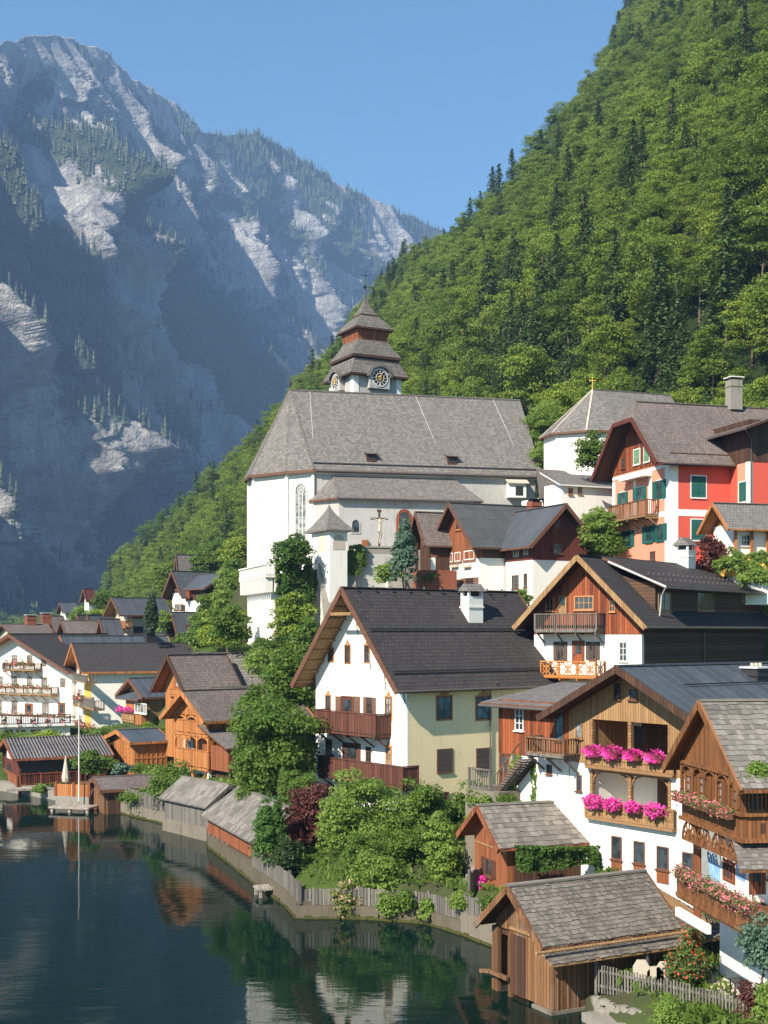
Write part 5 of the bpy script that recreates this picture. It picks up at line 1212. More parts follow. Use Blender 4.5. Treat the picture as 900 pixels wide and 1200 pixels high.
def loggia(z0, z1, name):
    fl = MB(M['w_tan_h']); L_.box(fl, va - .4, vb + .1, z0, z0 + .18, -.0, .32); o = fl.build('balcony', dh)
    rb = MB(M['w_tan']); L_.box(rb, va - .4, vb + .1, z0 + .18, z1 - .08, .2, .27); L_.box(rb, va - .45, vb + .15, z1 - .08, z1, .12, .34, M['w_tan_h'])
    n = 5
    for i in range(n + 1): v = va - .4 + (vb - va + .5) * i / n; L_.box(rb, v - .06, v + .06, z0 + .1, z1 - .08, .27, .31, M['w_tan_h'])
    L_.box(rb, va - .4, vb + .1, (z0 + z1) / 2 - .04, (z0 + z1) / 2 + .04, .27, .30, M['w_tan_h']); rb.build('railing', o); return o
loggia(zf1, zp1, 1); loggia(zf2, zp2, 2)
for (z0, z1) in ((zp1, zo1), (zp2, zo2)):
    for v in (va, vc, vb):
        pb = MB(M['w_tan_h']); L_.box(pb, v - .09, v + .09, z0 - .9, z1, -.16, .03)
        for s in (-1, 1):
            if va - .1 < v + s * .3 < vb + .1 and z1 == zo2:
                for q_ in range(4): t0q, t1q = q_ * .3927, (q_ + 1) * .3927; pb.bar(L_.P(v + s * (.62 - .55 * math.cos(t0q)), z1 - .55 + .55 * math.sin(t0q), -.07), L_.P(v + s * (.62 - .55 * math.cos(t1q)), z1 - .55 + .55 * math.sin(t1q), -.07), .09, .07)
        pb.build('loggia_post', dh)
rf = gable_roof(dh, DF, 0, wu, -.9, wv, ze, zr, 'u', oe=.9, og=(1.3, .6), th=.18, mat=M['r_metal'], soffit=M['w_dark'], trim=M['w_dark'])
for (a, b, c, d) in ((720, 800, 727.5, 819), (738, 808, 747, 820)): window(L_.off(.04), dh, a, b, c, d, M['frame_b'], bars=(0, 0))
window(L_.off(.04), dh, 675, 846, 683, 865, M['w_tan_h'], M['glass2'], bars=(0, 0)); window(L_, dh, 676, 908, 682, 927, M['frame_b'], bars=(0, 0))
for (a, b, c, d) in ((717, 980, 729, 1007), (743, 986, 756, 1012), (770, 992, 784, 1019), (800, 999, 813, 1024)):
    o = window(L_, dh, a, b, c, d, M['frame_b'], M['glass'], bars=(0, 0)); u0, u1, z0, z1 = L_.rect(a, d + 1, c, d + 16); pb = MB(M['w_hut']); L_.box(pb, u0, u1, z0, z1 - .04, 0, .05); pb.build('panel', o)
sg = MB(M['iron'])
for t in (.22, .62): v = rf['t0'] + (rf['tm'] - rf['t0']) * t; z = rf['zel'] + (rf['zt'] - rf['zel']) * t; sg.bar(DF.P(1.0, v, z + .12), DF.P(8.5, v, z + .12), .05, .06)
sg.build('snow_rail', rf['roof'])
fc = DF.R(rf['tm'] - 1.2); uu, zz = fc.at(886, 815); chimney(dh, DF.P(uu, rf['tm'] - 1.2, zz), 1.0, .9, 1.3, M['iron'], 'pots', DF, base=.8)
# ---- magenta flower boxes on the loggias
def blossoms(name, parent, pts, size, mat, seed=0):
    pts = np.asarray(pts); n = np.random.RandomState(seed).normal(size=pts.shape) + np.array([0, 0, .3]); me = leaf_mesh(name, pts - np.array(root_loc(parent)), n, size, mat, 1.4, seed); return link(name, me, parent)
ordn = ['leftmost', 'second from left', 'third from left', 'rightmost']
fbp = {}
for lev, (zt, pxs) in enumerate(((zp1, (695, 716.7, 741, 767)), (zp2, (695.8, 717.8, 741.6, 767)))):
    for i, px in enumerate(pxs):
        f = L_.off(.5); u, z = f.at(px, 740 + (14 - zt) * FPX / 58); z = zt
        e = empty('flower_box', f.P(u, z - .3), 'magenta geraniums on the %s balcony of the tan house, %s of four boxes' % (('upper', 'lower')[lev], ordn[i]), 'flower box', 'magenta flower boxes on the tan house')
        mb = MB(M['frame_b']); L_.box(mb, u - .42, u + .42, z - .35, z - .12, .35, .58); mb.build('planter', e)
        r = np.random.RandomState(i + 10 * lev); q = r.normal(size=(420, 3)); q /= np.linalg.norm(q, axis=1)[:, None]; rad = r.uniform(.6, 1, 420)[:, None] * (1 + .12 * math.sin(i * 2.1 + lev))
        c = f.P(u, z - .10, .02); loc = q * rad * np.array([.54, .36, .33]) * (1 + .15 * np.sin(q[:, :1] * 9 + i)); W_ = np.array(c) + loc[:, :1] * np.array(L_.d) + loc[:, 1:2] * np.array(L_.n) + loc[:, 2:] * np.array([0, 0, 1]); blossoms('blossoms', e, W_, .11, M['f_mag'], i)
# ---- red wood annex with outside stairs
KF2 = Fr.__new__(Fr); KF2.k = DF.P(0, wv + .05, 0); KF2.u = DF.u; KF2.v = DF.v; ka = empty('red_wood_annex', KF2.P(2, 2, 2.5), 'red-brown boarded annex with outside stairs between the cream and the tan house', 'annex')
LK_ = KF2.L(); wk = LK_.u(585); zk0 = LK_.at(640, 888)[1]; zk1 = LK_.at(640, 823)[1]
mb = MB(M['white']); fbox(mb, KF2, 0, 5, 0, LK_.u(607), 0, zk0); fbox(mb, KF2, .9, 5, 0, wk, 0, zk0); mb.build('wall', ka)
mb = MB(M['w_red']); fbox(mb, KF2, -.05, 5, 0, wk, zk0, zk1); mb.build('timber_wall', ka)
mb = MB(M['r_grey']); slab(mb, [KF2.P(-.7, wk + .7, zk1 - .15), KF2.P(-.7, -.3, zk1 - .15), KF2.P(5, -.3, zk1 + .75), KF2.P(5, wk + .7, zk1 + .75)], .16, M['r_grey'], M['frame_b']); mb.build('roof', ka)
gutter(ka, KF2.P(-.76, wk + .7, zk1 - .3), KF2.P(-.76, -.3, zk1 - .3), .07)
window(LK_.off(.05), ka, 604, 830, 614, 856, M['frame_w'], bars=(1, 2)); window(LK_.off(.05), ka, 651, 834, 661, 868, M['frame_b'], M['glass_b'], bars=(0, 1))
window(LK_, ka, 641, 896, 647, 907, M['frame_b'], bars=(0, 0)); door(LK_.off(-.9), ka, 587, 884, 596, 922, M['w_rail'])
balcony(LK_, ka, 617, 661, 866, 887, 1.1, 'bars', M['w_old'], floor=M['w_grey'])
mb = MB(M['w_grey']); zL = LK_.at(598, 924)[1]; n = 13
for i in range(n):
    t = i / (n - 1); v = LK_.u(627) + (LK_.u(600) - LK_.u(627)) * t; z = zk0 - .1 + (zL - zk0 + .1) * t; LK_.box(mb, v - .17, v + .17, z - .06, z, .06, 1.0)
for k in (.08, .95): mb.bar(LK_.P(LK_.u(627), zk0 - .2, k), LK_.P(LK_.u(599), zL - .1, k), .06, .28, M['w_dark']); 
st = mb.build('stairs', ka); rl = MB(M['w_old']); rl.bar(LK_.P(LK_.u(627), zk0 + .8, .97), LK_.P(LK_.u(599), zL + .8, .97), .06, .06)
for i in range(5): t = i / 4; v = LK_.u(627) + (LK_.u(600) - LK_.u(627)) * t; z = zk0 + (zL - zk0) * t; rl.bar(LK_.P(v, z, .97), LK_.P(v, z + .8, .97), .06, .06)
rl.build('handrail', st)
mb = MB(M['concrete']); fbox(mb, KF2, -1.4, .9, LK_.u(610), wk + 1.0, 1.2, zL - .02); ld = mb.build('landing', ka)
rl = MB(M['w_grey']); railing(rl, KF2.L(), LK_.u(597), wk + .8, zL, zL + .95, 1.3, 'bars', M['w_grey']); rl.build('railing', ld)

# ---- chestnut chalet at the right edge
EF = Fr(871, 43, 8); eh = empty('chestnut_chalet', EF.P(2, 3, 1.5), 'carved chestnut-brown chalet with glazed veranda and mossy shake roof at the right edge', 'house')
L_, R_ = EF.L(), EF.R(); wv = L_.u(799); wu = 7.5; zy = lambda y: L_.at(850, y)[1]
zs0 = L_.at(871, 986)[1]; zs1 = L_.at(871, 955)[1]; zw1 = L_.at(871, 914)[1]; ze = R_.at(878, 905)[1]; zr = Face(EF.P(-.45, 0, 0), EF.v, -EF.u).at(818, 821)[1] - .14
mb = MB(M['white']); fbox(mb, EF, .7, wu, .7, L_.u(822), 0, zs0); mb.build('wall', eh)
ub_ = MB(M['w_chalet']); fbox(ub_, EF, 0, wu, 0, wv, zs0, zs1); fbox(ub_, EF, .12, wu, .12, wv, zs1, ze - .02); gable_wall(ub_, EF, 0, wu, 0, wv, ze - .12, ze, zr, 'u', M['w_chalet']); ub_.build('timber_wall', eh)
rf = gable_roof(eh, EF, 0, wu, 0, wv, ze, zr, 'u', oe=.8, og=(.45, .3), th=.14, mat=M['r_brown'], soffit=M['w_chalet'], trim=M['w_chalet'], shake_=M['shake'], rows=(.26, .2))
# carved mouldings and glazed veranda
mb = MB(M['w_chalet']); L_.box(mb, -.1, wv + .05, zs1 - .05, zs1 + .07, 0, .14); L_.box(mb, -.1, wv + .05, zs0 - .05, zs0 + .08, 0, .12); R_.box(mb, 0, wu, zs1 - .05, zs1 + .07, 0, .14); R_.box(mb, 0, wu, zs0 - .05, zs0 + .08, 0, .12)
L_.box(mb, 0, wv, ze - .24, ze - .12, 0, .1); mb.build('moulding', eh)
ws = ((805, 907, 816, 937), (820.5, 909, 833, 940), (838, 912, 849, 942), (855, 915, 867, 947))
for (a, b, c, d) in ws: window(L_.off(-.1), eh, a, b, c, d, M['w_chalet'], M['glass2'], bars=(1, 2), proud=.09, ow=M['w_chalet'], sw=.05)
window(R_.off(-.1), eh, 875, 918, 897, 950, M['w_chalet'], M['glass'], bars=(3, 1), proud=.09); window(R_.off(-.1), eh, 900, 918, 925, 950, M['w_chalet'], M['glass'], bars=(3, 1), proud=.09)
mb = MB(M['w_chalet']); n = 5
for i in range(n):   # carved arcade above the windows
    a = wv * (i + .5) / n; r = wv / n * .42; zc = ze - .56
    for j in range(6): t0, t1 = math.pi * j / 6, math.pi * (j + 1) / 6; mb.bar(L_.P(a + r * math.cos(t0), zc + .3 * math.sin(t0), .02), L_.P(a + r * math.cos(t1), zc + .3 * math.sin(t1), .02), .07, .08)
for i in range(n + 1): L_.box(mb, wv * i / n - .06, wv * i / n + .06, zs1, ze - .12, -.08, .05)
mb.build('carved_posts', eh)
mb = MB(M['w_dark']); 
for i in range(4): u = .6 + i * 1.3; R_.box(mb, u, u + .18, zs0 + .25, zs0 + .6, .0, .015)
mb.build('heart_cutouts', eh)
# carved bracket under the veranda and its little roof
bf = MB(M['w_chalet']); zb = zs0 - .75
nf = 4; fw_ = wv / nf
for i in range(nf):
    c_ = fw_ * (i + .5); rr_ = fw_ * .46
    for j in range(10):
        t0, t1 = math.pi * j / 10, math.pi * (j + 1) / 10
        for k_ in (1.0, .55): bf.bar(L_.P(c_ - rr_ * k_ * math.cos(t0), zb + (zs0 - zb) * .92 * k_ * math.sin(t0), -.02), L_.P(c_ - rr_ * k_ * math.cos(t1), zb + (zs0 - zb) * .92 * k_ * math.sin(t1), -.02), .07, .08)
    for j in range(1, 6): t0 = math.pi * j / 6; bf.bar(L_.P(c_, zb, -.02), L_.P(c_ - rr_ * math.cos(t0), zb + (zs0 - zb) * .92 * math.sin(t0), -.02), .05, .05)
bf.bar(L_.P(-.1, zb, -.05), L_.P(wv, zb, -.05), .12, .12); bf.build('lattice_bracket', eh)
mb = MB(M['r_grey']); slab(mb, [EF.P(-.6, -1.1, zs0 - .75), EF.P(wu, -1.1, zs0 - .75), EF.P(wu, .7, zs0 - .05), EF.P(-.1, .7, zs0 - .05)], .1, M['r_brown'], M['w_chalet'])
shakes(mb, EF.P(-.6, -1.1, zs0 - .75), EF.P(wu, -1.1, zs0 - .75), EF.P(wu, .7, zs0 - .05), EF.P(-.1, .7, zs0 - .05), .25, .2, M['shake'], 5); mb.build('porch_roof', eh)
LL = Face(EF.P(.7, .7, 0), EF.v, -EF.u); RR = Face(EF.P(.7, .7, 0), EF.u, -EF.v)
o = MB(M['glass_b']); 
window(LL, eh, 848, 1010, 861, 1032, M['w_hut'], M['glass'], bars=(2, 1), ow=M['w_hut'], sw=.06); door(RR, eh, 880, 1015, 894, 1048, M['w_hut']); window(RR, eh, 900, 1012, 915, 1030, M['w_hut'], bars=(1, 1))
mb = MB(M['w_hut']); LL.box(mb, LL.u(822), LL.u(816), 2, zs0, .0, .12); mb.build('post', eh)
mb = MB(plain('blue_wall_paint', (.25, .42, .62)))
for px, w_ in ((838, .5), (868, .4)): u = LL.u(px); z = LL.at(px, 1015)[1]; LL.box(mb, u - w_, u + w_, z - .5, z + .1, 0, .004)
for i in range(4): u = LL.u(838) - .4 + i * .25; z = LL.at(838, 1030)[1]; mb.bar(LL.P(u, z, .002), LL.P(u + .35, z + .9, .002), .06, .06)
mb.build('painted_ornament', eh)
# lower terrace with diamond cut balustrade
TB = Face(EF.P(-1.35, -4.2, 0), EF.v, -EF.u); v0, v1 = 0, TB.u(793); zt = TB.at(850, 1052)[1]; zb = TB.at(850, 1078)[1]
tb = MB(M['w_chalet']); fbox(tb, EF, -1.35, 1, -4.2, v1 - 4.2, zb - .15, zb); o = tb.build('terrace', eh)
rb = MB(M['w_chalet']); TB.box(rb, v0, v1, zb, zt - .1, -.05, 0); TB.box(rb, v0 - .1, v1, zt - .1, zt, -.12, .06); TB.box(rb, v0, v1, zb - .08, zb + .06, 0, .05)
fr2 = Face(EF.P(-1.35, -4.2, 0), EF.u, -EF.v); fr2.box(rb, 0, 3, zb, zt - .1, -.05, 0); fr2.box(rb, -.05, 3, zt - .1, zt, -.12, .06); rb.build('railing', o)
cb = MB(M['w_dark']); m = 30
for i in range(m):
    v = v0 + (i + .5) * (v1 - v0) / m; z = zb + (.42 if i % 2 else .62) * (zt - zb); s = .07; k = .004
    cb.hexa([TB.P(v - s, z, 0), TB.P(v, z - s, 0), TB.P(v + s, z, 0), TB.P(v, z + s, 0)], [TB.P(v - s, z, k), TB.P(v, z - s, k), TB.P(v + s, z, k), TB.P(v, z + s, k)])
cb.build('diamond_cutouts', o)
mb = MB(M['white']); fbox(mb, EF, .68, 4, -3.4, 1.5, 0, zb - .15); mb.build('terrace_base', eh)
mb = MB(M['frame_w']); aw = Face(EF.P(-1.7, -2.0, 0), EF.v, -EF.u); mb.bar(aw.P(.8, zb - .42, 0), aw.P(3.6, zb - .42, 0), .16, .3); mb.build('rolled_awning', eh)
def long_flowers(lab, face, u0, u1, z, k, n, mat, rad=.17, seed=0, grp='mixed flower boxes on the chestnut chalet'):
    e = empty('flower_box', face.P((u0 + u1) / 2, z, k), lab, 'flower box', grp); mb = MB(M['frame_b']); face.box(mb, u0, u1, z - .1, z + .08, k - .1, k + .1); mb.build('planter', e)
    r = np.random.RandomState(seed); u = r.uniform(u0, u1, n); a = r.normal(size=(n, 2)) * rad * .55; zz = z + .12 + a[:, 0] * .9 + .08 * np.sin(u * 5); kk = k + a[:, 1]
    P_ = np.array(face.o)[None] + u[:, None] * np.array(face.d) + kk[:, None] * np.array(face.n); P_[:, 2] = zz; blossoms('blossoms', e, P_, .075, mat, seed)
long_flowers('long box of pink flowers below the veranda windows of the chestnut chalet', L_, .4, wv, zs1 - .12, .3, 2200, M['f_pink'], .2, 1)
long_flowers('long box of pink and red flowers on the lower terrace railing of the chestnut chalet', TB, v0 + .2, v1 - .1, zt - .02, .02, 4200, M['f_pink'], .22, 2)

# ---- small orange-brown hut with vines
HF = Fr(594, 59, 20); hu = empty('garden_hut', HF.P(1.5, 2, 1.8), 'small orange-brown boarded hut with grey shake roof beside the tan house', 'hut')
L_, R_ = HF.L(), HF.R(); wv = L_.u(556); wu = R_.u(702); ze = R_.at(594, 985)[1]; zr = Face(HF.P(-.6, 0, 0), HF.v, -HF.u).at(561, 943)[1] - .15
mb = MB(M['w_hut']); gable_wall(mb, HF, 0, wu, 0, wv, 1.0, ze, zr, 'u', M['w_hut']); mb.build('wall', hu)
mb = MB(M['w_dark']); R_.box(mb, .35, wu - .1, 1.6, ze - .3, 0, .02); mb.build('side_shade_sheet', hu)  # dark sheet stands in for the shade of the hut's open side
gable_roof(hu, HF, 0, wu, 0, wv, ze, zr, 'u', oe=.55, og=(.7, .3), th=.12, mat=M['r_grey'], trim=M['w_hut'], soffit=M['w_hut'], shake_=M['shake'], rows=(.33, .24))
window(L_, hu, 569, 1006, 577, 1027, M['frame_b'], bars=(1, 0), shut=M['w_rail']); mb = MB(M['w_tan']); L_.box(mb, 0, wv, L_.at(575, 993)[1], L_.at(575, 993)[1] + .08, 0, .04); mb.build('trim_board', hu)
e = empty('flower_box', L_.P(L_.u(569), L_.at(569, 1034)[1], .25), 'magenta geraniums hanging under the small hut window', 'flower box'); r = np.random.RandomState(5); q = r.normal(size=(600, 3)); q /= np.linalg.norm(q, axis=1)[:, None]; q *= r.uniform(.5, 1, 600)[:, None] * .42
blossoms('blossoms', e, q + np.array(L_.P(L_.u(569), L_.at(569, 1034)[1], .3)), .11, M['f_mag'], 5); mb = MB(M['frame_b']); L_.box(mb, L_.u(577), L_.u(561), L_.at(569, 1038)[1], L_.at(569, 1034)[1], 0, .3); mb.build('planter', e)

# ---- near boathouse
CF2 = Fr(649, 46.7, 28); bh = empty('boathouse', CF2.P(2.5, 2.2, 0), 'weathered boathouse with brown shake roof and open water gate in the foreground', 'boathouse')
L_, R_ = CF2.L(), CF2.R(); wv = L_.u(581); wu = R_.u(790); ze = R_.at(649, 1099)[1] - .05; zr = Face(CF2.P(-.7, 0, 0), CF2.v, -CF2.u).at(599, 1039)[1] - .12
z = 0; a0, a1 = L_.u(600), L_.u(585); zo = L_.at(592, 1088)[1]; zlow = .15
mb = MB(M['w_old']); fbox(mb, CF2, 0, .12, 0, a0, zlow, ze); fbox(mb, CF2, 0, .12, a1, wv, zlow, ze); fbox(mb, CF2, 0, .12, a0, a1, zo, ze); fbox(mb, CF2, .12, wu, 0, .12, .1, ze, M['w_old']); fbox(mb, CF2, .12, wu, wv - .12, wv, zlow, ze); fbox(mb, CF2, wu - .12, wu, .12, wv - .12, .6, ze)
gable_wall(mb, CF2, 0, .14, 0, wv, ze, ze, zr, 'u', M['w_old']); gable_wall(mb, CF2, wu - .1, wu, 0, wv, ze, ze, zr, 'u', M['w_old']); mb.build('wall', bh)
mb = MB(M['w_dark']); fbox(mb, CF2, .13, .2, a0, a1, zo - .3, zo); d_ = L_.rect(600.5, 1097, 616, 1167); L_.box(mb, d_[0], d_[1], d_[2], d_[3], 0, .05, M['w_dark']); mb.build('board_door', bh)
mb = MB(M['w_old']); 
for v in (a0, a1 + .05, wv): fbox(mb, CF2, -.12, .06, v - .1, v + .1, -2, zo)
mb.bar(L_.P(a0 - .1, .75, .3), L_.P(a1 + .3, .75, .3), .12, .16); mb.bar(L_.P(a1, .75, .2), L_.P(a1 + .5, .75, .6), .1, .14); mb.build('piles', bh)
mb = MB(M['concrete']); fbox(mb, CF2, -.15, wu, -.05, 1.2, -2.5, .13); fbox(mb, CF2, .2, wu, 0.05, wv - .2, -2.5, -.2); mb.build('footing', bh)
mb = MB(M['w_tan']); L_.box(mb, 0, d_[1] + .1, L_.at(620, 1096)[1], L_.at(620, 1096)[1] + .1, .0, .08)
for i in range(12): R_.box(mb, .15 + i * .45, .22 + i * .45, .13, ze, 0, .035, M['w_old'])
mb.build('battens', bh)
rf = gable_roof(bh, CF2, 0, wu, 0, wv, ze, zr, 'u', oe=.35, og=(.75, .15), th=.12, mat=M['r_brown'], trim=M['w_old'], soffit=M['w_dark'], shake_=M['shake_b'], rows=(.19, .135))
# lower skirt roof + gutter
mb = MB(M['r_brown']); zz = rf['zel'] - .22; q = [CF2.P(-.7, -.85, zz - .3), CF2.P(wu + .1, -.85, zz - .3), CF2.P(wu + .1, -.1, zz + .12), CF2.P(-.7, -.1, zz + .12)]; slab(mb, q, .08, M['r_brown'], M['w_tan']); shakes(mb, *q, .19, .135, M['shake_b'], 8); mb.build('skirt_roof', bh)
gutter(bh, CF2.P(-1.2, -.62, zz + .14), CF2.P(wu + .15, -.62, zz + .14), .06, M['w_tan'])
# right-hand lean-to with hip
mb = MB(M['r_brown']); q = [CF2.P(wu + .12, -.95, zz - .2), CF2.P(wu + 2.6, -.55, zz - .2), CF2.P(wu + 1.3, wv * .9, zr - .6), CF2.P(wu - .2, wv * .5, zr + .08)]
slab(mb, q, .12, M['r_brown'], M['w_tan']); shakes(mb, *q, .19, .135, M['shake_b'], 18); mb.build('lean_to_roof', bh)
mb = MB(M['w_old']); fbox(mb, CF2, wu, wu + .2, -.5, -.3, .6, zz - .3, M['w_tan']); fbox(mb, CF2, wu + 2.2, wu + 2.4, -.4, -.2, .6, zz - .3, M['w_tan']); mb.build('porch_posts', bh)
lt = MB(M['iron']); u0, u1 = wu + 1.3, wu + 2.3; z0, z1 = 1.2, zz - .5
for i in range(9):
    u = u0 + (u1 - u0) * i / 8
    lt.bar(CF2.P(u, -.3, z0), CF2.P(min(u1, u + 1.0), -.3, min(z1, z0 + 2.4 * min(1.0, (u1 - u)) )), .02) if u < u1 else None
    lt.bar(CF2.P(u, -.3, z0), CF2.P(max(u0, u - 1.0), -.3, z0 + 2.4 * min(1.0, u - u0)), .02) if u > u0 else None
for k in range(4):
    lt.bar(CF2.P(u0, -.3, z0 + k * .6), CF2.P(u0 + 1.0 if k < 2 else u1 - .7, -.3, min(z1, z0 + k * .6 + (2.4 if k == 0 else 1.4))), .02)
lt.bar(CF2.P(u0, -.3, z0), CF2.P(u0, -.3, z1), .05); lt.bar(CF2.P(u1, -.3, z0), CF2.P(u1, -.3, z1), .05); lt.bar(CF2.P(u0, -.3, z1), CF2.P(u1, -.3, z1), .05)
fbox(lt, CF2, u0, u1, -.2, -.16, z0, z1, M['w_grey']); lt.build('lattice_gate', bh)
mb = MB(M['iron']); c = CF2.P(wu * .63, -.95, zz - .2); mb.bar(c, c - Vector((0, 0, .25)), .03); mb.bar(c + Vector((0, 0, .05)), c + CF2.v * .3, .03); mb.tube(c - Vector((0, 0, .5)), c - Vector((0, 0, .25)), .12, .06, 8)
ln = mb.build('lantern', loc=c); tag(ln, 'black iron lantern hanging from the eaves of the near boathouse', 'lantern')

# ================================================================ THE LEFT-HAND VILLAGE
def grid_windows(face, parent, rects, **k):
    for r in rects: window(face, parent, *r, **k)
def simple_house(name, label, cat, px, D, phi, pl, pr, ye, yr, yb, wall, roof, top=None, ys=None, oe=.7, og=(1.0, .5), trim=None, ylen=None, group=None, ridge='u', soffit=None):
    fr = Fr(px, D, phi); L_, R_ = fr.L(), fr.R(); wv = L_.u(pl); wu = ylen or R_.u(pr); ze = R_.at(px, ye)[1]
    mid = (fr.P(0, wv / 2, 0) if ridge == 'u' else fr.P(wu / 2, 0, 0)); zr = CH + (HZ - yr) * mid.y / FPX; zb = R_.at(px, yb)[1] - 3
    e = empty(name, fr.P(wu / 2, wv / 2, zb + 3), label, cat, group)
    zs = R_.at(px, ys)[1] if ys else None; mb = MB(wall)
    gable_wall(mb, fr, 0, wu, 0, wv, zb, ze, zr, ridge, wall, top, zs); mb.build('wall', e)
    rf = gable_roof(e, fr, 0, wu, 0, wv, ze, zr, ridge, oe=oe, og=og, mat=roof, trim=trim or M['frame_b'], soffit=soffit or M['w_dark']); return e, fr, rf
hw, fr, rf = simple_house('white_hotel', 'broad white hotel with three rows of balconies and dark gable roof at the left edge', 'hotel', 84, 150, 62, -42, 0, 786, 745, 858, M['white'], M['r_dark'], ylen=16, og=(1.4, .5), soffit=M['w_orange'])
L_ = fr.L()
for (a, b, c, d) in ((14, 768, 20, 778), (32, 768, 37.5, 778), (49, 771.5, 54, 780.5), (-4, 793, 3, 804), (14, 793, 20, 804), (32, 794, 37, 804), (49, 794, 55, 804), (71, 795, 76.5, 805), (14, 822, 20, 836), (50, 824, 57, 837), (-6, 822, 2, 836)): window(L_, hw, a, b, c, d, M['frame_b'], M['glass2'], bars=(1, 1), ow=M['beige'], sw=.12)
for (a, b, c, d) in ((30, 825, 38, 846), (69, 824, 76, 845)): door(L_, hw, a, b, c, d, M['w_hut'])
for (x0, x1, y0, y1) in ((3, 40, 778, 786), (-25, 60, 805, 814), (-25, 80, 838, 848)): balcony(L_, hw, x0, x1, y0, y1, 1.2, 'bars', M['w_grey'], floor=M['w_tan'])
mb = MB(M['white2']); f = L_.off(3.5); u0, u1, z0, z1 = f.rect(-20, 849, 82, 862); fbox(mb, fr, -4.5, 0, u0, L_.u(-20), z0 + 1.6, z0 + 2.0); mb.build('terrace_slab', hw)
mb = MB(M['w_orange']); f = L_.off(.02); 
for px in (3, 18, 33): a = f.rect(px, 855, px + 14, 863); L_.box(mb, a[0], a[1], a[2], a[3], 0, .1)
mb.build('shopfront', hw)
def flowers_row(lab, face, x0, x1, y, k, mat, n=300, rad=.25, size=.2, seed=3, grp=None):
    f = face.off(k); u0, u1 = sorted((f.u(x0), f.u(x1))); z = f.at((x0 + x1) / 2, y)[1]; e = empty('flower_box', f.P((u0 + u1) / 2, z), lab, 'flower box', grp)
    r = np.random.RandomState(seed); u = r.uniform(u0, u1, n); P_ = np.array(f.o)[None] + u[:, None] * np.array(f.d) + (r.normal(size=n) * rad * .5)[:, None] * np.array(f.n); P_[:, 2] = z + r.normal(size=n) * rad * .5
    mb = MB(M['frame_b']); f.box(mb, u0, u1, z - .25, z - .05, -.12, .12); mb.build('planter', e); blossoms('blossoms', e, P_, size, mat, seed)
for i, (x0, x1, y, w_) in enumerate(((4, 39, 777.5, 'top'), (-10, 59, 804.5, 'middle'), (-10, 79, 837.5, 'lowest'))): flowers_row('row of pale red flowers along the %s balcony of the white hotel' % w_, L_, x0, x1, y, 1.35, M['f_pink'], 380, .35, .22, i, 'flower rows on the hotel balconies')
m1, fr1, _ = simple_house('blue_roofed_house', 'white house with blue-grey metal roof rising behind the yellow-cornered house', 'house', 96, 156, 30, 74, 205, 782, 747, 850, M['white'], M['r_metal'], og=(1.6, .5), soffit=M['w_orange'], trim=M['w_orange'])
m2, fr2, rf2 = simple_house('yellow_cornered_house', 'large white house with yellow corner strip and long dark grey roof', 'house', 107, 140, 22, 88, 232, 786, 756, 866, M['white'], M['r_dark'], og=(1.3, .5), soffit=M['w_orange'], trim=M['w_orange'])
L_ = fr2.L(); R_ = fr2.R(); mb = MB(M['ochre']); a = L_.u(99); L_.box(mb, 0, a, 1, L_.at(107, 786)[1], 0, .04); mb.build('yellow_strip', m2)
for i, (x0, x1, y0, y1) in enumerate(((88, 101, 791, 800), (86, 97, 818, 829), (98, 110, 820, 831), (88, 110, 852, 862))): balcony(L_, m2, x0, x1, y0, y1, 1.1, 'bars', M['w_grey'], floor=M['w_tan'], brackets=False)
window(L_, m2, 92, 808, 96, 820, M['frame_b'], M['glass2']); window(L_, m2, 92, 838, 96, 852, M['frame_b'], M['glass2'])
flowers_row('pink flowers on the lowest balcony of the yellow-cornered house', L_, 89, 110, 851, 1.2, M['f_pink'], 300, .45, .22, 9)
flowers_row('pink flowers on the middle balcony of the yellow-cornered house', L_, 87, 97, 817, 1.2, M['f_pink'], 150, .4, .22, 8)
fc = fr2.R(rf2['tm'] - .9); u, z = fc.at(192, 767); chimney(m2, fr2.P(u, rf2['tm'] - .9, z), 1.2, .9, 1.2, M['iron'], 'dark', fr2, base=1)
fc = fr1.R(3); u, z = fc.at(176, 752); chimney(m1, fr1.P(u, 3, z), 1.2, .9, .9, M['iron'], 'dark', fr1, base=1)
nh, fr, rf = simple_house('bay_chalet', 'small brown chalet with blue-grey roof, glazed bay and purple flowers beside the orange chalet', 'house', 175, 127, 35, 148, 193, 816, 797, 862, M['w_tan'], M['r_metal'], oe=.5, og=(1.0, .3), soffit=M['w_orange'])
L_, R_ = fr.L(), fr.R(); mb = MB(M['w_orange']); a = L_.rect(156, 819, 174, 848); L_.box(mb, a[0], a[1], a[2], a[3], 0, .8); by = mb.build('bay', nh); window(L_.off(.8), by, 158, 824, 172, 836, M['frame_w'], M['glass2'], bars=(3, 0))
mb = MB(M['r_metal']); zt = a[3]; slab(mb, [L_.P(a[1] + 1.5, zt + .0, 1.3), L_.P(a[0] - .2, zt + .0, 1.3), L_.P(a[0] - .2, zt + .7, 0), L_.P(a[1] + 1.5, zt + .7, 0)], .12, M['r_metal'], M['frame_b']); mb.build('bay_roof', nh)
balcony(L_, nh, 143, 157, 835, 846, .9, 'panel', M['w_tan']); flowers_row('purple flowers on the little balcony of the brown bay chalet', L_, 138, 156, 832, 1.0, M['f_mag'], 200, .35, .2, 4)
oh, fr, rf = simple_house('orange_shed', 'honey-orange boarded shed with low blue-grey metal roof behind the lakeside trees', 'shed', 157, 113, 32, 128, 197, 871, 858, 906, M['w_orange'], M['r_metal'], oe=.4, og=(.5, .3), trim=M['w_orange'])
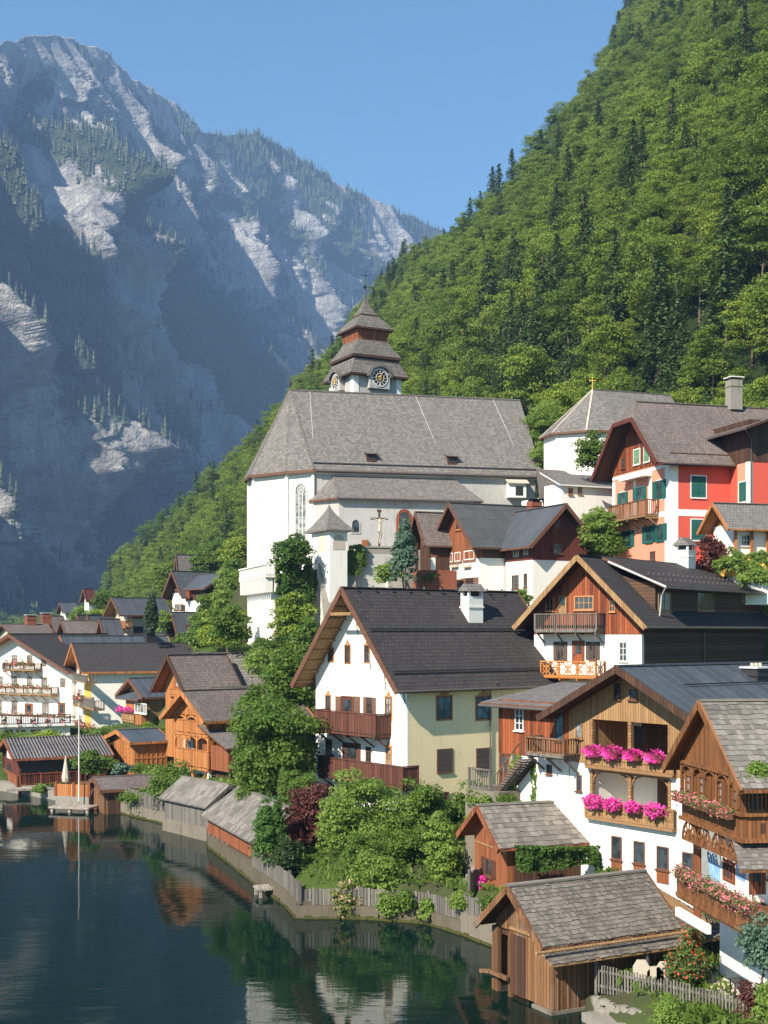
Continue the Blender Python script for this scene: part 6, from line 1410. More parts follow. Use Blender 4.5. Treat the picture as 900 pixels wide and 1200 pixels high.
window(fr.L(), oh, 131, 866, 134, 877, M['frame_b']); door(fr.L(), oh, 147, 876, 152, 896, M['w_orange'], M['w_orange_h'], False)
mb = MB(M['w_orange_h']); fr.R().box(mb, 0, 5, fr.R().at(175, 889)[1], fr.R().at(175, 887)[1], 0, .04)
for i in range(9): fr.R().box(mb, .3 + i * .45, .36 + i * .45, 2, fr.R().at(157, 872)[1], 0, .05, M['w_orange'])
mb.build('battens', oh)

# ---- honey-orange chalet with loggias
PF = Fr(244, 100, 38); po = empty('orange_chalet', PF.P(2, 3, 2.4), 'honey-orange chalet with carved corner loggias on white stilts above the lakeside sheds', 'house')
L_, R_ = PF.L(), PF.R(); wv = L_.u(204); wu = 9; zb = 2; ze = L_.at(225, 838)[1]; zr = L_.at(222, 812)[1]
b1t, b1b, b2t, b2b = (L_.at(225, y)[1] for y in (845, 861, 879, 900)); a_in = 1.5
mb = MB(M['w_orange']); fbox(mb, PF, a_in, wu, 0, wv, b2b, ze); gable_wall(mb, PF, 0, wu, 0, wv, ze, ze, zr, 'u', M['w_orange']); fbox(mb, PF, 0, a_in, 0, wv, b1b - .1, b1b + .1); fbox(mb, PF, 0, a_in, 0, wv, b2b - .1, b2b + .1); mb.build('wall', po)
mb = MB(M['white']); fbox(mb, PF, a_in, wu, .1, wv - .1, 0, b2b); 
for v in (.15, wv - .4): fbox(mb, PF, .1, .4, v, v + .3, 0, b2b - .1)
mb.build('white_base', po)
for (zt, z0, ztop) in ((b1t, b1b, ze), (b2t, b2b, b1b)):
    mb = MB(M['w_orange']); railing(mb, L_, 0, wv, z0 + .1, zt, -.08, 'panel', M['w_orange'], posts=4); railing(mb, R_, 0, a_in, z0 + .1, zt, -.08, 'panel', M['w_orange'], posts=1); o = mb.build('railing', po)
    mb = MB(M['w_orange_h'])
    for i in range(4):
        v = .08 + (wv - .16) * i / 3; L_.box(mb, v - .08, v + .08, z0, ztop, -.16, .0)
        if i < 3:
            w_ = (wv - .16) / 3; c = v + w_ / 2
            for j in range(6): t0, t1 = math.pi * j / 6, math.pi * (j + 1) / 6; mb.bar(L_.P(c + w_ / 2 * math.cos(t0), ztop - .6 + .5 * math.sin(t0), -.08), L_.P(c + w_ / 2 * math.cos(t1), ztop - .6 + .5 * math.sin(t1), -.08), .09, .12)
    mb.build('loggia_arches', po); window(L_.off(-a_in), po, 216, 867 if z0 < b1b - .5 else 838, 226, 879 if z0 < b1b - .5 else 846, M['frame_w'], M['glass2'], bars=(1, 0))
mb = MB(M['w_orange'])
for v in (.3, wv / 2, wv - .3): mb.bar(L_.P(v, b2b - .1, .0), L_.P(v - (.9 if v > 1 else -.9), b2b - 1.9, -.2), .16, .16)
for k in range(3): mb.bar(L_.P(.3, b2b - .5, -.1), L_.P(wv - .3, b2b - 2.2, -.1), .13, .13); break
mb.bar(L_.P(wv - .3, b2b - .5, -.12), L_.P(.3, b2b - 2.2, -.12), .13, .13); mb.build('braces', po)
for (a, b, c, d) in ((247, 868, 250, 884), (254, 870, 260, 884), (255, 916, 259, 930)): window(R_, po, a, b, c, d, M['w_orange_h'], M['glass2'])
mb = MB(M['white']); R_.box(mb, .9, 1.5, 0, b2b - .6, 0, .05); mb.build('pilaster', po)
gable_roof(po, PF, 0, wu, 0, wv, ze, zr, 'u', oe=.8, og=(.9, .5), mat=M['r_brown'], trim=M['w_orange'], soffit=M['w_orange'])
XF = Fr(268, 98, 38); mb = MB(M['w_hut']); z0, z1 = XF.R().at(270, 905)[1], XF.R().at(270, 876)[1]; fbox(mb, XF, 0, 3, 0, 4, z0, z1); fbox(mb, XF, .5, 3, .5, 4, 0, z0, M['w_dark']); mb.build('side_annex', po)
mb = MB(M['r_grey']); zt = XF.R().at(262, 852)[1]; slab(mb, [XF.P(-.6, -.6, z1), XF.P(4, -.6, z1), XF.P(4, 3.8, zt), XF.P(-.6, 3.8, zt)], .15, M['r_grey'], M['frame_b']); mb.build('annex_roof', po)
p2, fr, rf = simple_house('orange_gable_house', 'brown roofed house with orange wooden gable standing above the loggia chalet', 'house', 224, 111, 38, 194, 300, 803, 770, 850, M['w_orange'], M['r_brown'], oe=.8, og=(1.1, .3), ylen=4.6, soffit=M['w_orange'], trim=M['w_dark'])
window(fr.L(), p2, 206, 792, 220, 806, M['w_hut'], M['glass2'], bars=(3, 0)); balcony(fr.L(), p2, 199, 224, 808, 817, .8, 'panel', M['w_orange'])
p3, fr, rf = simple_house('long_roofed_barn', 'dark barn with long grey shingle roof behind the orange gable house', 'barn', 246, 115, 20, 236, 312, 796, 768, 830, M['w_dark'], M['r_church'], oe=.7, og=(.8, .3))
p4, fr, rf = simple_house('grey_roofed_house', 'low grey-roofed house with pale bay between the orange chalet and the big tree', 'house', 262, 106, 16, 250, 298, 830, 808, 870, M['w_tan'], M['r_church'], oe=.7, og=(.6, .3))
mb = MB(M['frame_w']); R_ = fr.R(); a = R_.rect(284, 810, 297, 835); R_.box(mb, a[0], a[1], a[2] - 1, a[3], 0, 1.2); mb.build('pale_bay', p4)

# ---- houses on the slope to the left of the church
j1, fr, rf = simple_house('hillside_house', 'white hillside house with dark roof and red-brown balcony on the green slope', 'house', 221, 200, 38, 202, 262, 694, 671, 719, M['white'], M['r_metal2'], M['w_darkred'], 688, og=(1.6, .6), oe=.9)
L_, R_ = fr.L(), fr.R()
window(R_, j1, 226, 702, 232, 712, M['frame_w'], M['glass2']); window(R_, j1, 212, 709, 217, 716, M['frame_b']); window(L_, j1, 205, 708, 215, 715, M['w_hut'], M['glass2'], bars=(3, 0))
balcony(R_, j1, 222, 242, 692, 700, 1.4, 'panel', M['w_red']); WJ = Fr(240, 196, 38); zz = WJ.R().at(240, 692)[1]; mb = MB(M['white']); fbox(mb, WJ, 0, 6, 0, 6, 8, zz - 1.5); fbox(mb, WJ, 0, 6, 0, 6, zz - 1.5, zz + .6, M['w_dark']); gable_wall(mb, WJ, 0, 6, 0, 6, zz + .6, zz + .6, zz + 2.5, 'v', M['w_dark']); mb.build('wing_wall', j1)
gable_roof(j1, WJ, 0, 6, 0, 8, zz + .6, zz + 2.5, 'v', oe=.8, og=(1.2, 0), th=.2, mat=M['r_metal2'], name='wing_roof'); balcony(WJ.R(), j1, 242, 262, 697, 704, 1.2, 'panel', M['w_dark'])
simple_house('upper_barn', 'small grey-brown shingled barn directly above the white hillside house', 'barn', 210, 222, 30, 207, 233, 668, 651, 690, M['w_dark'], M['r_church'], oe=.5, og=(.4, .3))
j2, fr, rf = simple_house('dark_gabled_house', 'small dark grey gabled house with one window just below the white hillside house', 'house', 213, 184, 30, 203, 234, 738, 719, 752, M['w_dark'], M['r_metal2'], oe=.8, og=(1.0, .4)); window(fr.R(), j2, 217, 732, 225, 738, M['w_hut'], M['glass2'])
u1, fr, rf = simple_house('beige_house', 'beige house with dark roof and open balcony behind the tall dark cypress', 'house', 149, 190, 35, 135, 196, 716, 702, 748, M['beige'], M['r_metal2'], oe=1.0, og=(1.6, .5), soffit=M['w_tan']); R_ = fr.R()
window(R_, u1, 156, 716, 168, 724, M['frame_b'], bars=(2, 0)); window(R_, u1, 156, 734, 168, 742, M['frame_b'], bars=(2, 0)); window(R_, u1, 186, 716, 190, 725, M['frame_b']); balcony(fr.L(), u1, 133, 147, 728, 736, 1.0, 'bars', M['w_orange'])
FAR = [('brown_roofed_house', 'low brown-roofed house furthest left behind the hotel roof', 22, 205, 35, -5, 62, 747, 733, M['beige'], M['r_brown']),
       ('wide_roofed_house', 'wide house with mauve-brown roof behind the chimneys of the blue metal roof', 84, 190, 28, 72, 116, 745, 729, M['beige'], M['r_brown']),
       ('grey_gabled_house', 'grey gabled house left of the beige house', 113, 195, 40, 104, 132, 742, 722, M['white2'], M['r_metal2']),
       ('blue_roofed_cottage', 'far cottage with pale blue roof among the valley trees', 77, 300, 30, 71, 90, 716, 707, M['white2'], M['r_metal']),
       ('tower_like_house', 'narrow tall pale house with steep red-brown roof at the forest foot', 104, 290, 40, 99, 110, 700, 691, M['white2'], M['w_darkred']),
       ('small_brown_house', 'little brown gabled house above the hotel roof', 66, 230, 40, 57, 76, 736, 723, M['w_tan'], M['r_brown']),
       ('brick_chimneyed_house', 'low dark house with red brick chimney above the hotel gable', 40, 222, 30, 30, 58, 741, 730, M['w_dark'], M['r_brown']),
       ('white_annex_house', 'small white house tucked under the beige house', 127, 172, 30, 121, 140, 739, 727, M['white'], M['r_metal2']),
       ('dark_roofed_house', 'dark-roofed house between the small brown house and the far valley trees', 100, 212, 35, 92, 122, 735, 722, M['beige'], M['r_dark'])]
for (nm, lb, px, D, ph, pl, pr, ye, yr, wl, rm) in FAR:
    h, fr, rf = simple_house(nm, lb, 'house', px, D, ph, pl, pr, ye, yr, ye + 25, wl, rm, oe=.7, og=(.9, .4))
    if 'brick' in nm or 'brown_roofed' in nm: fc = fr.R(rf['tm']); u, z = fc.at(px + 14, yr); chimney(h, fr.P(u, rf['tm'], z - .5), 1.6, 1.2, 2.0, M['brick'], 'slab', fr)
    R_ = fr.R(); w_ = pr - px
    for k in (.25, .6): window(R_, h, px + w_ * k, ye + 4, px + w_ * k + 4, ye + 9, M['frame_b'])

TR = Fr(82, 128, 20); tr2 = empty('terrace_restaurant', TR.P(-4, 2, 2), 'low white flat-roofed terrace building with wood-framed windows below the white hotel', 'building'); f = TR.R(); u0 = f.u(-14); z1 = f.at(40, 851)[1]
mb = MB(M['white']); fbox(mb, TR, u0, 0, 0, 8, 0, z1); mb.build('wall', tr2); mb = MB(M['frame_w']); fbox(mb, TR, u0 - .2, .4, -.5, 8, z1, z1 + .25); mb.build('flat_roof', tr2)
for px in (4, 19, 36): window(f, tr2, px, 855, px + 11, 861, M['w_orange'], M['glass2'], bars=(2, 0))
rb_ = MB(M['iron']); railing(rb_, f, u0, 0, z1 + .25, z1 + 1.1, .3, 'bars', M['iron']); rb_.build('railing', tr2)
for i in range(5): flowers_row('tub of pale roses on the roof terrace below the white hotel, number %d from the left' % (i + 1) if False else ('tub of pale roses on the roof terrace below the hotel, ' + ('leftmost', 'second from left', 'middle', 'second from right', 'rightmost')[i]), f, 2 + i * 17, 8 + i * 17, 846.5, .2, M['f_pink'], 90, .5, .2, 40 + i, 'rose tubs on the hotel terrace')
# ---- far boathouse with corrugated roof
qb, fr, rf = simple_house('corrugated_boathouse', 'dark red-brown boathouse with long corrugated roof and open sides on the far shore', 'boathouse', 22, 110, 26, 4.5, 127, 888, 868, 931, M['w_darkred'], M['r_corr'], oe=.7, og=(.6, .3), trim=M['w_hut'])
L_, R_ = fr.L(), fr.R(); mb = MB(M['iron']); z0 = .5
a = L_.rect(6, 893, 16, 925); mb.hexa(arch_pts(L_, a[0], a[1], 0.1, a[3], .0), arch_pts(L_, a[0], a[1], 0.1, a[3], .03)); R_.box(mb, .3, 3.0, .9, R_.at(22, 892)[1], 0, .02); R_.box(mb, 3.3, 5.4, .9, R_.at(22, 892)[1], 0, .02); mb.build('interior_shade_panels', qb)  # flat black panels on closed walls stand in for the shaded interior
mb = MB(M['w_dark'])
for u in (0, 1.6, 3.1, 5.6, 7.4): R_.box(mb, u, u + .2, -2, R_.at(22, 890)[1], 0, .12)
L_.box(mb, L_.u(4.5) - .2, L_.u(4.5), -2, 3, 0, .12); mb.build('posts', qb)
mb = MB(M['w_red']); railing(mb, R_, .1, 5.3, .8, 1.7, .12, 'bars', M['w_red']); railing(mb, L_, .1, L_.u(5), .6, 1.5, .12, 'panel', M['w_hut']); mb.build('railing', qb)
mb = MB(M['white']); a = L_.rect(9.5, 879, 15.5, 889); L_.box(mb, a[0], a[1], a[2], a[3], .04, .1); sg_ = mb.build('blank_sign', loc=L_.P(a[0], a[2])); tag(sg_, 'white square board on the gable of the corrugated boathouse', 'sign')
mb = MB(M['deck']); LB = Fr(22, 108.2, 26); fbox(mb, LB, -1, 6.5, 0, 1.6, .5, .66); fbox(mb, LB, 1.0, 1.2, 0, .2, -2, .5); fbox(mb, LB, 5.5, 5.7, 0, .2, -2, .5); tag(mb.build('boathouse_jetty', loc=LB.P(2, 0, .5)), 'narrow planked jetty along the front of the corrugated boathouse', 'jetty')
# patio with honey fence, umbrella, flagpole, dock
DK = Fr(104, 98.5, -14)
mb = MB(M['deck']); f = DK.R(); du = f.u(57); fbox(mb, DK, du, 0, 0, 1.7, .28, .42)
for u in (du + .2, du / 2, -.2): fbox(mb, DK, u - .1, u + .1, .1, .3, -2, .28)
tag(mb.build('floating_dock', loc=DK.P(du / 2, 0, .3)), 'grey planked swimming dock in front of the honey-coloured patio fence', 'dock')
PT = Fr(104, 101.3, -16); f = PT.R(); pu = f.u(65); e = empty('patio_fence', PT.P(pu / 2, 0, .8), 'honey-coloured board fence round the lakeside patio, on a white base', 'fence')
mb = MB(M['stone']); fbox(mb, PT, pu, 0, 0, 8, -2, .9); mb.build('base', e); mb = MB(M['w_orange']); fbox(mb, PT, pu, 0, .02, .1, .9, 1.85); 
for u in (pu, pu * .45, 0): fbox(mb, PT, u - .12, u + .12, -.03, .14, .9, 2.0, M['w_hut'])
mb.build('boards', e)
c = W(77, 925, 104); c.z = .9; e = empty('patio_umbrella', c, 'folded cream parasol standing on the lakeside patio', 'umbrella')
mb = MB(M['frame_w']); mb.tube(c, c + Vector((0, 0, 3.0)), .04, .04, 8); mb.build('pole', e); mb = MB(M['beige']); mb.tube(c + Vector((0, 0, .9)), c + Vector((0, 0, 1.2)), .28, .34, 8); mb.tube(c + Vector((0, 0, 1.2)), c + Vector((0, 0, 2.9)), .34, .05, 8); mb.build('canopy', e)
c = W(92.5, 930, 101); c.z = .6; e = empty('flagpole', c, 'tall bare white flagpole beside the lakeside patio', 'flagpole'); mb = MB(M['frame_w']); mb.tube(c, c + Vector((0, 0, 7.6)), .055, .035, 8); mb.build('pole', e); mb = MB(M['gold']); mb.tube(c + Vector((0, 0, 7.6)), c + Vector((0, 0, 7.75)), .09, .05, 8); mb.build('knob', e)
# two tables on the patio
for i, px in enumerate((84, 99)):
    c = W(px, 925, 104.5); c.z = .9; e = empty('patio_table', c, ('small round wooden table by the folded parasol', 'small round wooden table near the flagpole on the patio')[i], 'table'); mb = MB(M['w_hut']); mb.tube(c + Vector((0, 0, .72)), c + Vector((0, 0, .77)), .5, .5, 12); mb.build('tabletop', e); mb = MB(M['iron']); mb.tube(c, c + Vector((0, 0, .72)), .05, .05, 6); mb.tube(c, c + Vector((0, 0, .04)), .3, .3, 8); mb.build('leg', e)
# small gate shed
th_, fr, rf = simple_house('lakeside_shed', 'little weathered shed with dark shingle roof standing in the water beside the dock', 'shed', 122, 98, 24, 107, 165, 927, 914, 955, M['w_old'], M['r_brown'], oe=.4, og=(.35, .2), ylen=4.2)
mb = MB(M['w_dark']); fr.R().box(mb, .3, 1.2, -.5, 1.4, .0, .03); mb.build('dark_door', th_)
# long sheds along the shore
S1 = Fr(243, 85.5, 38); s1 = empty('long_shed', S1.P(2, 3, 1.5), 'long grey shed with silvery shake roof, the farther of two along the lake wall', 'shed')
L_ = S1.L(); wv = L_.u(193); wu = 3.2; ze = L_.at(222, 939)[1]; zr = ze + 1.15; mb = MB(M['w_grey']); gable_wall(mb, S1, 0, wu, 0, wv, .9, ze, zr, 'v', M['w_grey']); mb.build('wall', s1); mb = MB(M['concrete']); fbox(mb, S1, -.12, wu, -.1, wv + .1, -2.5, .9); mb.build('footing', s1)
gable_roof(s1, S1, 0, wu, 0, wv, ze, zr, 'v', oe=.3, og=(.3, .3), th=.1, mat=M['r_grey'], trim=M['w_grey'], shake_=M['shake'], rows=(.45, .32))
S2 = Fr(298, 73.2, 22); s2 = empty('red_sided_shed', S2.P(2, 4, 1.5), 'red-brown sided shed with pale shake roof, nearer of two along the lake wall', 'shed')
L_ = S2.L(); wv = L_.u(243); wu = 4.4; ze = L_.at(275, 970)[1]; zr = ze + 1.5; mb = MB(M['w_rail']); gable_wall(mb, S2, 0, wu, 0, wv, .95, ze, zr, 'v', M['w_hut']); mb.build('wall', s2); mb = MB(M['concrete']); fbox(mb, S2, .25, wu, -.1, wv * .55, -2.5, .95); fbox(mb, S2, .6, wu, wv * .5, wv, -2.5, .95, M['iron'])
mb.build('footing', s2); mb = MB(M['concrete'])
for i in range(5): v = wv * (.56 + .1 * i); fbox(mb, S2, 0, .2, v, v + .2, -2, .95)
mb.build('pile_posts', s2)
gable_roof(s2, S2, 0, wu, 0, wv, ze, zr, 'v', oe=.35, og=(.4, .3), th=.1, mat=M['r_grey'], trim=M['w_grey'], shake_=M['shake'], rows=(.42, .36))

# ================================================================ SHORE WALLS, FENCES, PATHS
def polywall(name, label, cat, pts, inland, z0, z1, mat, parts=None):
    """low wall following points, thick towards the land (left normal of the walk)"""
    e = empty(name, Vector((*pts[len(pts) // 2], z1)), label, cat); mb = MB(mat); mb2 = MB(M['w_grey'])
    P_ = [Vector((x, y, 0)) for x, y in pts]; N_ = []
    for i in range(len(P_)):
        a = P_[max(0, i - 1)]; b = P_[min(len(P_) - 1, i + 1)]; d = (b - a).normalized(); N_.append(Vector((-d.y, d.x, 0)))
    for i in range(len(P_) - 1):
        a, b, na, nb = P_[i], P_[i + 1], N_[i], N_[i + 1]
        q = [a, a + na * inland, b + nb * inland, b]; mb.hexa([Vector((p.x, p.y, z0)) for p in q][::-1], [Vector((p.x, p.y, z1)) for p in q][::-1])
    mb.build('wall', e)
    return e, P_, N_
def plank_fence(parent, P_, N_, off, z0, z1, mat, bw=.18, gap=.015, ragged=.05, post=2.2, seed=0, pointed=False):
    r = random.Random(seed); mb = MB(mat); pb = MB(mat)
    for i in range(len(P_) - 1):
        a = P_[i] + N_[i] * off; b = P_[i + 1] + N_[i + 1] * off; d = (b - a); L = d.length; d.normalize(); n = Vector((-d.y, d.x, 0)); k = int(L / bw)
        for j in range(k):
            c = a + d * (j * L / k); h = z1 + r.uniform(-ragged, ragged); t = r.uniform(-.012, .012)
            mb.box(c, d, n, gap, L / k - (gap if not pointed else .05), z0 + r.uniform(-.03, .03), h, t, .025 + t)
        m = max(1, int(L / post))
        for j in range(m + 1): c = a + d * (j * L / m); pb.box(c, d, n, -.06, .06, z0 - .1, z1 + .08, .03, .15)
        for z in (z0 + .2, z1 - .25): pb.box(a, d, n, 0, L, z, z + .08, .03, .08)
    o = mb.build('planks', parent); pb.build('fence_frame', parent)
lw1 = polywall('lake_wall', 'pale low lake wall with grey plank fence between the small shed and the long sheds', 'lake wall', [(-23.2, 102.3), (-19.5, 97.5), (-15.4, 92.3), (-13.2, 89)], .9, -2.6, .85, M['concrete']); plank_fence(lw1[0], lw1[1], lw1[2], .15, .85, 2.0, M['w_grey'], seed=1)
lw0 = polywall('quay_wall', 'low stone quay in front of the corrugated boathouse', 'quay', [(-160, 190), (-75, 135), (-33.4, 112.2), (-27.2, 106.1), (-23.2, 102.3)], 1.2, -2.6, .75, M['stone'])
lw2 = polywall('lake_wall', 'grey lake wall with board fence right of the red-sided shed', 'lake wall', [(-12.1, 87.2), (-11.4, 83), (-7.6, 72.2), (-5.0, 65.2), (-4.3, 62.4)], .9, -2.6, .8, M['wetstone']); plank_fence(lw2[0], lw2[1][2:], lw2[2][2:], .12, .8, 1.75, M['w_grey'], seed=2)
lw3 = polywall('lake_wall', 'mossy brown lake wall below the garden shrubs', 'lake wall', [(-4.3, 62.4), (-1.2, 62.3), (2, 61.3), (3.55, 59.1)], .9, -2.6, .62, M['wetstone']); plank_fence(lw3[0], lw3[1], lw3[2], .2, .62, 1.45, M['w_grey'], seed=3)
lw4 = polywall('lake_wall', 'whitish lake wall with grey fence left of the near boathouse', 'lake wall', [(3.55, 59.1), (4.9, 56.6), (5.5, 52.5), (5.7, 50.2)], .9, -2.6, 1.05, M['concrete']); plank_fence(lw4[0], lw4[1], lw4[2], .15, 1.05, 1.85, M['w_grey'], seed=4)
lw5 = polywall('stone_landing', 'rough stone landing and slipway under the near picket fence', 'landing', [(7.1, 46.0), (8.1, 43.4), (9.3, 38.5)], 1.6, -2.6, .32, M['stone'])
rr_ = random.Random(9)
g = G('moss_line'); M['moss'] = g.fin(g.mix(g.noise(g.pos(), 3, 4), (.03, .045, .012), (.10, .085, .03)), .9, .1)
for k, (w_, nm) in enumerate(((lw1, 'a'), (lw2, 'b'), (lw3, 'c'), (lw4, 'd'))):
    mb = MB(M['moss'])
    for i in range(len(w_[1]) - 1):
        a, b, na, nb = w_[1][i], w_[1][i + 1], w_[2][i], w_[2][i + 1]; K_ = max(1, int((b - a).length / .35))
        for m_ in range(K_):
            a2, b2 = a.lerp(b, m_ / K_), a.lerp(b, (m_ + 1) / K_); h_ = .06 + .22 * abs(mn.noise((m_ * .37, i, k)) ) + .08 * rr_.random(); o_ = .03 + .06 * rr_.random(); q = [a2 - na * o_, a2 + na * .02, b2 + na * .02, b2 - na * o_]; mb.hexa([Vector((p.x, p.y, -1)) for p in q][::-1], [Vector((p.x, p.y, h_)) for p in q][::-1])
    mb.build('mossy_footing', w_[0])
pf = empty('picket_fence', (9.5, 45.4, .9), 'weathered grey picket fence sloping down from the near boathouse', 'fence'); pp = [Vector((7.75, 47.0, 0)), Vector((9.9, 44.9, 0)), Vector((12.4, 42.3, 0))]; pn = [Vector((.7, .7, 0))] * 3
plank_fence(pf, pp, pn, 0, .78, 1.78, M['w_grey'], bw=.125, ragged=.06, seed=6, pointed=True)
rw = MB(M['stone']); rr_ = random.Random(3)
for i in range(70):
    t = rr_.random(); c = Vector((7.55, 46.5, 0)).lerp(Vector((9.6, 43.9, 0)), t); z = .35 + rr_.random() * .35; s = rr_.uniform(.09, .2); A = [c + Vector((math.cos(a) * s * rr_.uniform(.8, 1.2), math.sin(a) * s, z - s * .6)) for a in (0, 1.26, 2.5, 3.77, 5.0)]; B = [p + Vector((rr_.uniform(-.05, .05), 0, s * 1.1)) for p in A]; rw.hexa(A[::-1], B[::-1])
tag(rw.build('rubble_wall', loc=(8.5, 45, .3)), 'grey rubble wall under the picket fence', 'wall')
mb = MB(M['deck']); LS = Fr(325, 67.5, 22); fbox(mb, LS, -1.0, .3, 0, 1.1, .38, .5); fbox(mb, LS, -.95, -.8, .05, .2, -2, .38); fbox(mb, LS, -.95, -.8, .9, 1.05, -2, .38); tag(mb.build('landing_stage', loc=LS.P(-.4, .5, .4)), 'tiny wooden bathing platform on the grey lake wall', 'platform')
# sandy path beside the boathouse, laid a little above the ground
P_ = [(11.0, 48.6), (13.5, 48.2), (14.5, 44.5), (13.0, 43.0), (11.6, 45.2), (10.9, 47)]
def sheet(name, pts, mat, lift=.05, label=None, n=8):
    xs = [p[0] for p in pts]; ys = [p[1] for p in pts]; mb = MB(mat); nx = 14
    def inside(x, y):
        c = False
        for (x0, y0), (x1, y1) in zip(pts, pts[1:] + pts[:1]):
            if (y0 > y) != (y1 > y) and x < (x1 - x0) * (y - y0) / (y1 - y0) + x0: c = not c
        return c
    dx = (max(xs) - min(xs)) / nx; dy = (max(ys) - min(ys)) / nx
    for i in range(nx):
        for j in range(nx):
            x, y = min(xs) + i * dx, min(ys) + j * dy
            if inside(x + dx / 2, y + dy / 2): mb.poly([Vector((a, b, ground(a, b) + lift)) for a, b in ((x, y), (x + dx, y), (x + dx, y + dy), (x, y + dy))])
    return tag(mb.build(name), label, None, None, 'structure')
sheet('path', P_, M['deck_path'], .06, 'sandy path beside the near boathouse')
# iron garden table on that path
c = Vector((12.6, 44.6, ground(12.6, 44.6))); e = empty('garden_table', c, 'dark metal garden table on the sandy path', 'table'); mb = MB(M['iron']); mb.box(c, Vector((1, 0, 0)), Vector((0, -1, 0)), -.5, .5, c.z + .7, c.z + .74, -.35, .35); mb.build('tabletop', e)
for sx in (-.45, .45):
    for sy in (-.3, .3): mb = MB(M['iron']); mb.bar(c + Vector((sx, sy, 0)), c + Vector((sx, sy, .7)), .05); mb.build('leg', e)
# garden fence by the hut
gf = empty('garden_fence', (5.6, 60.5, 1.8), 'sloping grey wooden garden fence left of the small orange-brown hut', 'fence'); q = [Vector((4.1, 60.2, 0)), Vector((5.8, 63.5, 0))]; plank_fence(gf, q, [Vector((-.9, .4, 0))] * 2, 0, 1.7, 2.7, M['w_grey'], seed=8)
mb = MB(M['stone'])
for i in range(8): mb.box(Vector((4.6 + i * .16, 63.0 + i * .4, 0)), Vector((1, 0, 0)), Vector((0, -1, 0)), -.7, .7, 1, 1.75 + i * .16, -.4, 0)
tag(mb.build('garden_steps', loc=(5, 64, 1.6)), 'stone garden steps rising between shrubs to the cream house', 'steps')

# ================================================================ TREES, SHRUBS, IVY
def crown_for(r, hz_, leafmat, s=.18, seed=0, shape='round', dens=1.0, low=-.8, fill=.3):
    rc = max(.22, r * .34); ncl = int(48 * dens * max(1, hz_ / r)); area = 4 * math.pi * r * hz_; nl = max(25, int(area / (.32 * s * s) * 1.9 * dens / ncl))
    p, n = crown_pts(seed, r * .86, hz_ * .86, 0, ncl, nl, rc, shape, low, fill); return leaf_mesh('crown', p, n, s, leafmat, 1.15, seed)
def tree(name, label, cat, px, D, ytop, ybot, r, mat, s=.18, shape='round', trunk=True, dens=1.0, seed=0, group=None, X=None, gap=0.0):
    x = (px - 450) * D / FPX if X is None else X; zg = ground(x, D); zt = CH - (ytop - HZ) * D / FPX; zb = CH - (ybot - HZ) * D / FPX
    zg = min(zg, zb); hz_ = (zt - zb) / 2 * 1.1; zc = (zt + zb) / 2
    e = empty(name, (x, D, zg), label, cat, group); c = crown_for(r, hz_, mat, s, seed + 100, shape, dens); o = link('crown', c, e, (0, 0, zc - zg))
    if trunk:
        h = (zc - zg) + hz_ * .6; t = trunk_mesh('trunk', h, max(.05, r * .07), seed, r * .75, .9, nb=7, zc=.3); link('trunk', t, e, (0, 0, 0))
    return e
G1, G2 = M['l_gard'], M['l_light']
tree('garden_tree', 'large bushy green tree left of the cream house', 'tree', 322, 84, 805, 945, 3.0, G1, .24, seed=1, dens=1.1)
tree('garden_tree', 'taller rounded tree behind the large bushy tree, below the bastion', 'tree', 337, 92, 757, 850, 2.1, G1, .26, seed=2)
tree('garden_tree', 'leaning small tree between the orange chalet and the large bushy tree', 'tree', 288, 88, 826, 900, 1.3, G1, .24, seed=3)
tree('garden_tree', 'low leafy tree at the left foot of the large bushy tree', 'tree', 300, 82, 880, 950, 1.5, G1, .22, seed=4)
tree('thuja', 'narrow bright green thuja on the lake wall, front one', 'conifer', 311, 69, 934, 1026, .72, M['l_cyp'], .13, 'flame', trunk=False, seed=5, dens=1.4)
tree('thuja', 'narrow bright green thuja just behind and right of the front one', 'conifer', 324, 71.5, 934, 1014, .62, M['l_cyp'], .13, 'flame', trunk=False, seed=6, dens=1.4)
tree('dark_shrub', 'dark green shrub at the foot of the copper tree', 'shrub', 338, 68, 980, 1030, 1.0, M['l_dcyp'], .14, seed=7)
tree('copper_tree', 'dark red-leaved tree beside the cream house', 'tree', 364, 73, 912, 1008, 1.75, M['l_red'], .17, seed=8, dens=.9)
tree('garden_tree', 'airy light green maple in front of the white gable wall', 'tree', 432, 70, 893, 1040, 2.5, G2, .17, seed=9, dens=.62)
tree('garden_tree', 'rounded bright green shrub tree on the lake side below the maple', 'tree', 440, 64, 996, 1068, 1.3, G2, .15, seed=10, dens=1.2)
tree('garden_tree', 'dark bushy tree in the corner below the cream facade', 'tree', 494, 70, 905, 1045, 1.6, G1, .19, seed=11)
tree('garden_shrub', 'tall fresh green shrub on the lake side beside the bushy tree', 'shrub', 519, 64.5, 952, 1074, 1.0, G2, .15, seed=12, dens=1.1)
tree('garden_tree', 'small loose tree in front of the cellar windows of the cream house', 'tree', 548, 72, 915, 1005, 1.3, G1, .19, seed=13, dens=.8)
tree('hydrangea', 'yellow and pink flowering shrub hanging over the lake wall', 'shrub', 405, 62.9, 1030, 1078, .85, leaf('pale_flower_leaves', (.12, .18, .04), (.24, .28, .07), .4, ((.7, .4, .3), .16)), .14, seed=14, trunk=False, dens=1.3)
tree('hydrangea', 'low pink flowering shrub to the left of the boat wall shrubs', 'shrub', 389, 64.5, 1030, 1055, .6, leaf('rose_flower_leaves', (.1, .15, .04), (.2, .25, .06), .4, ((.65, .25, .25), .2)), .13, seed=15, trunk=False, dens=1.3)
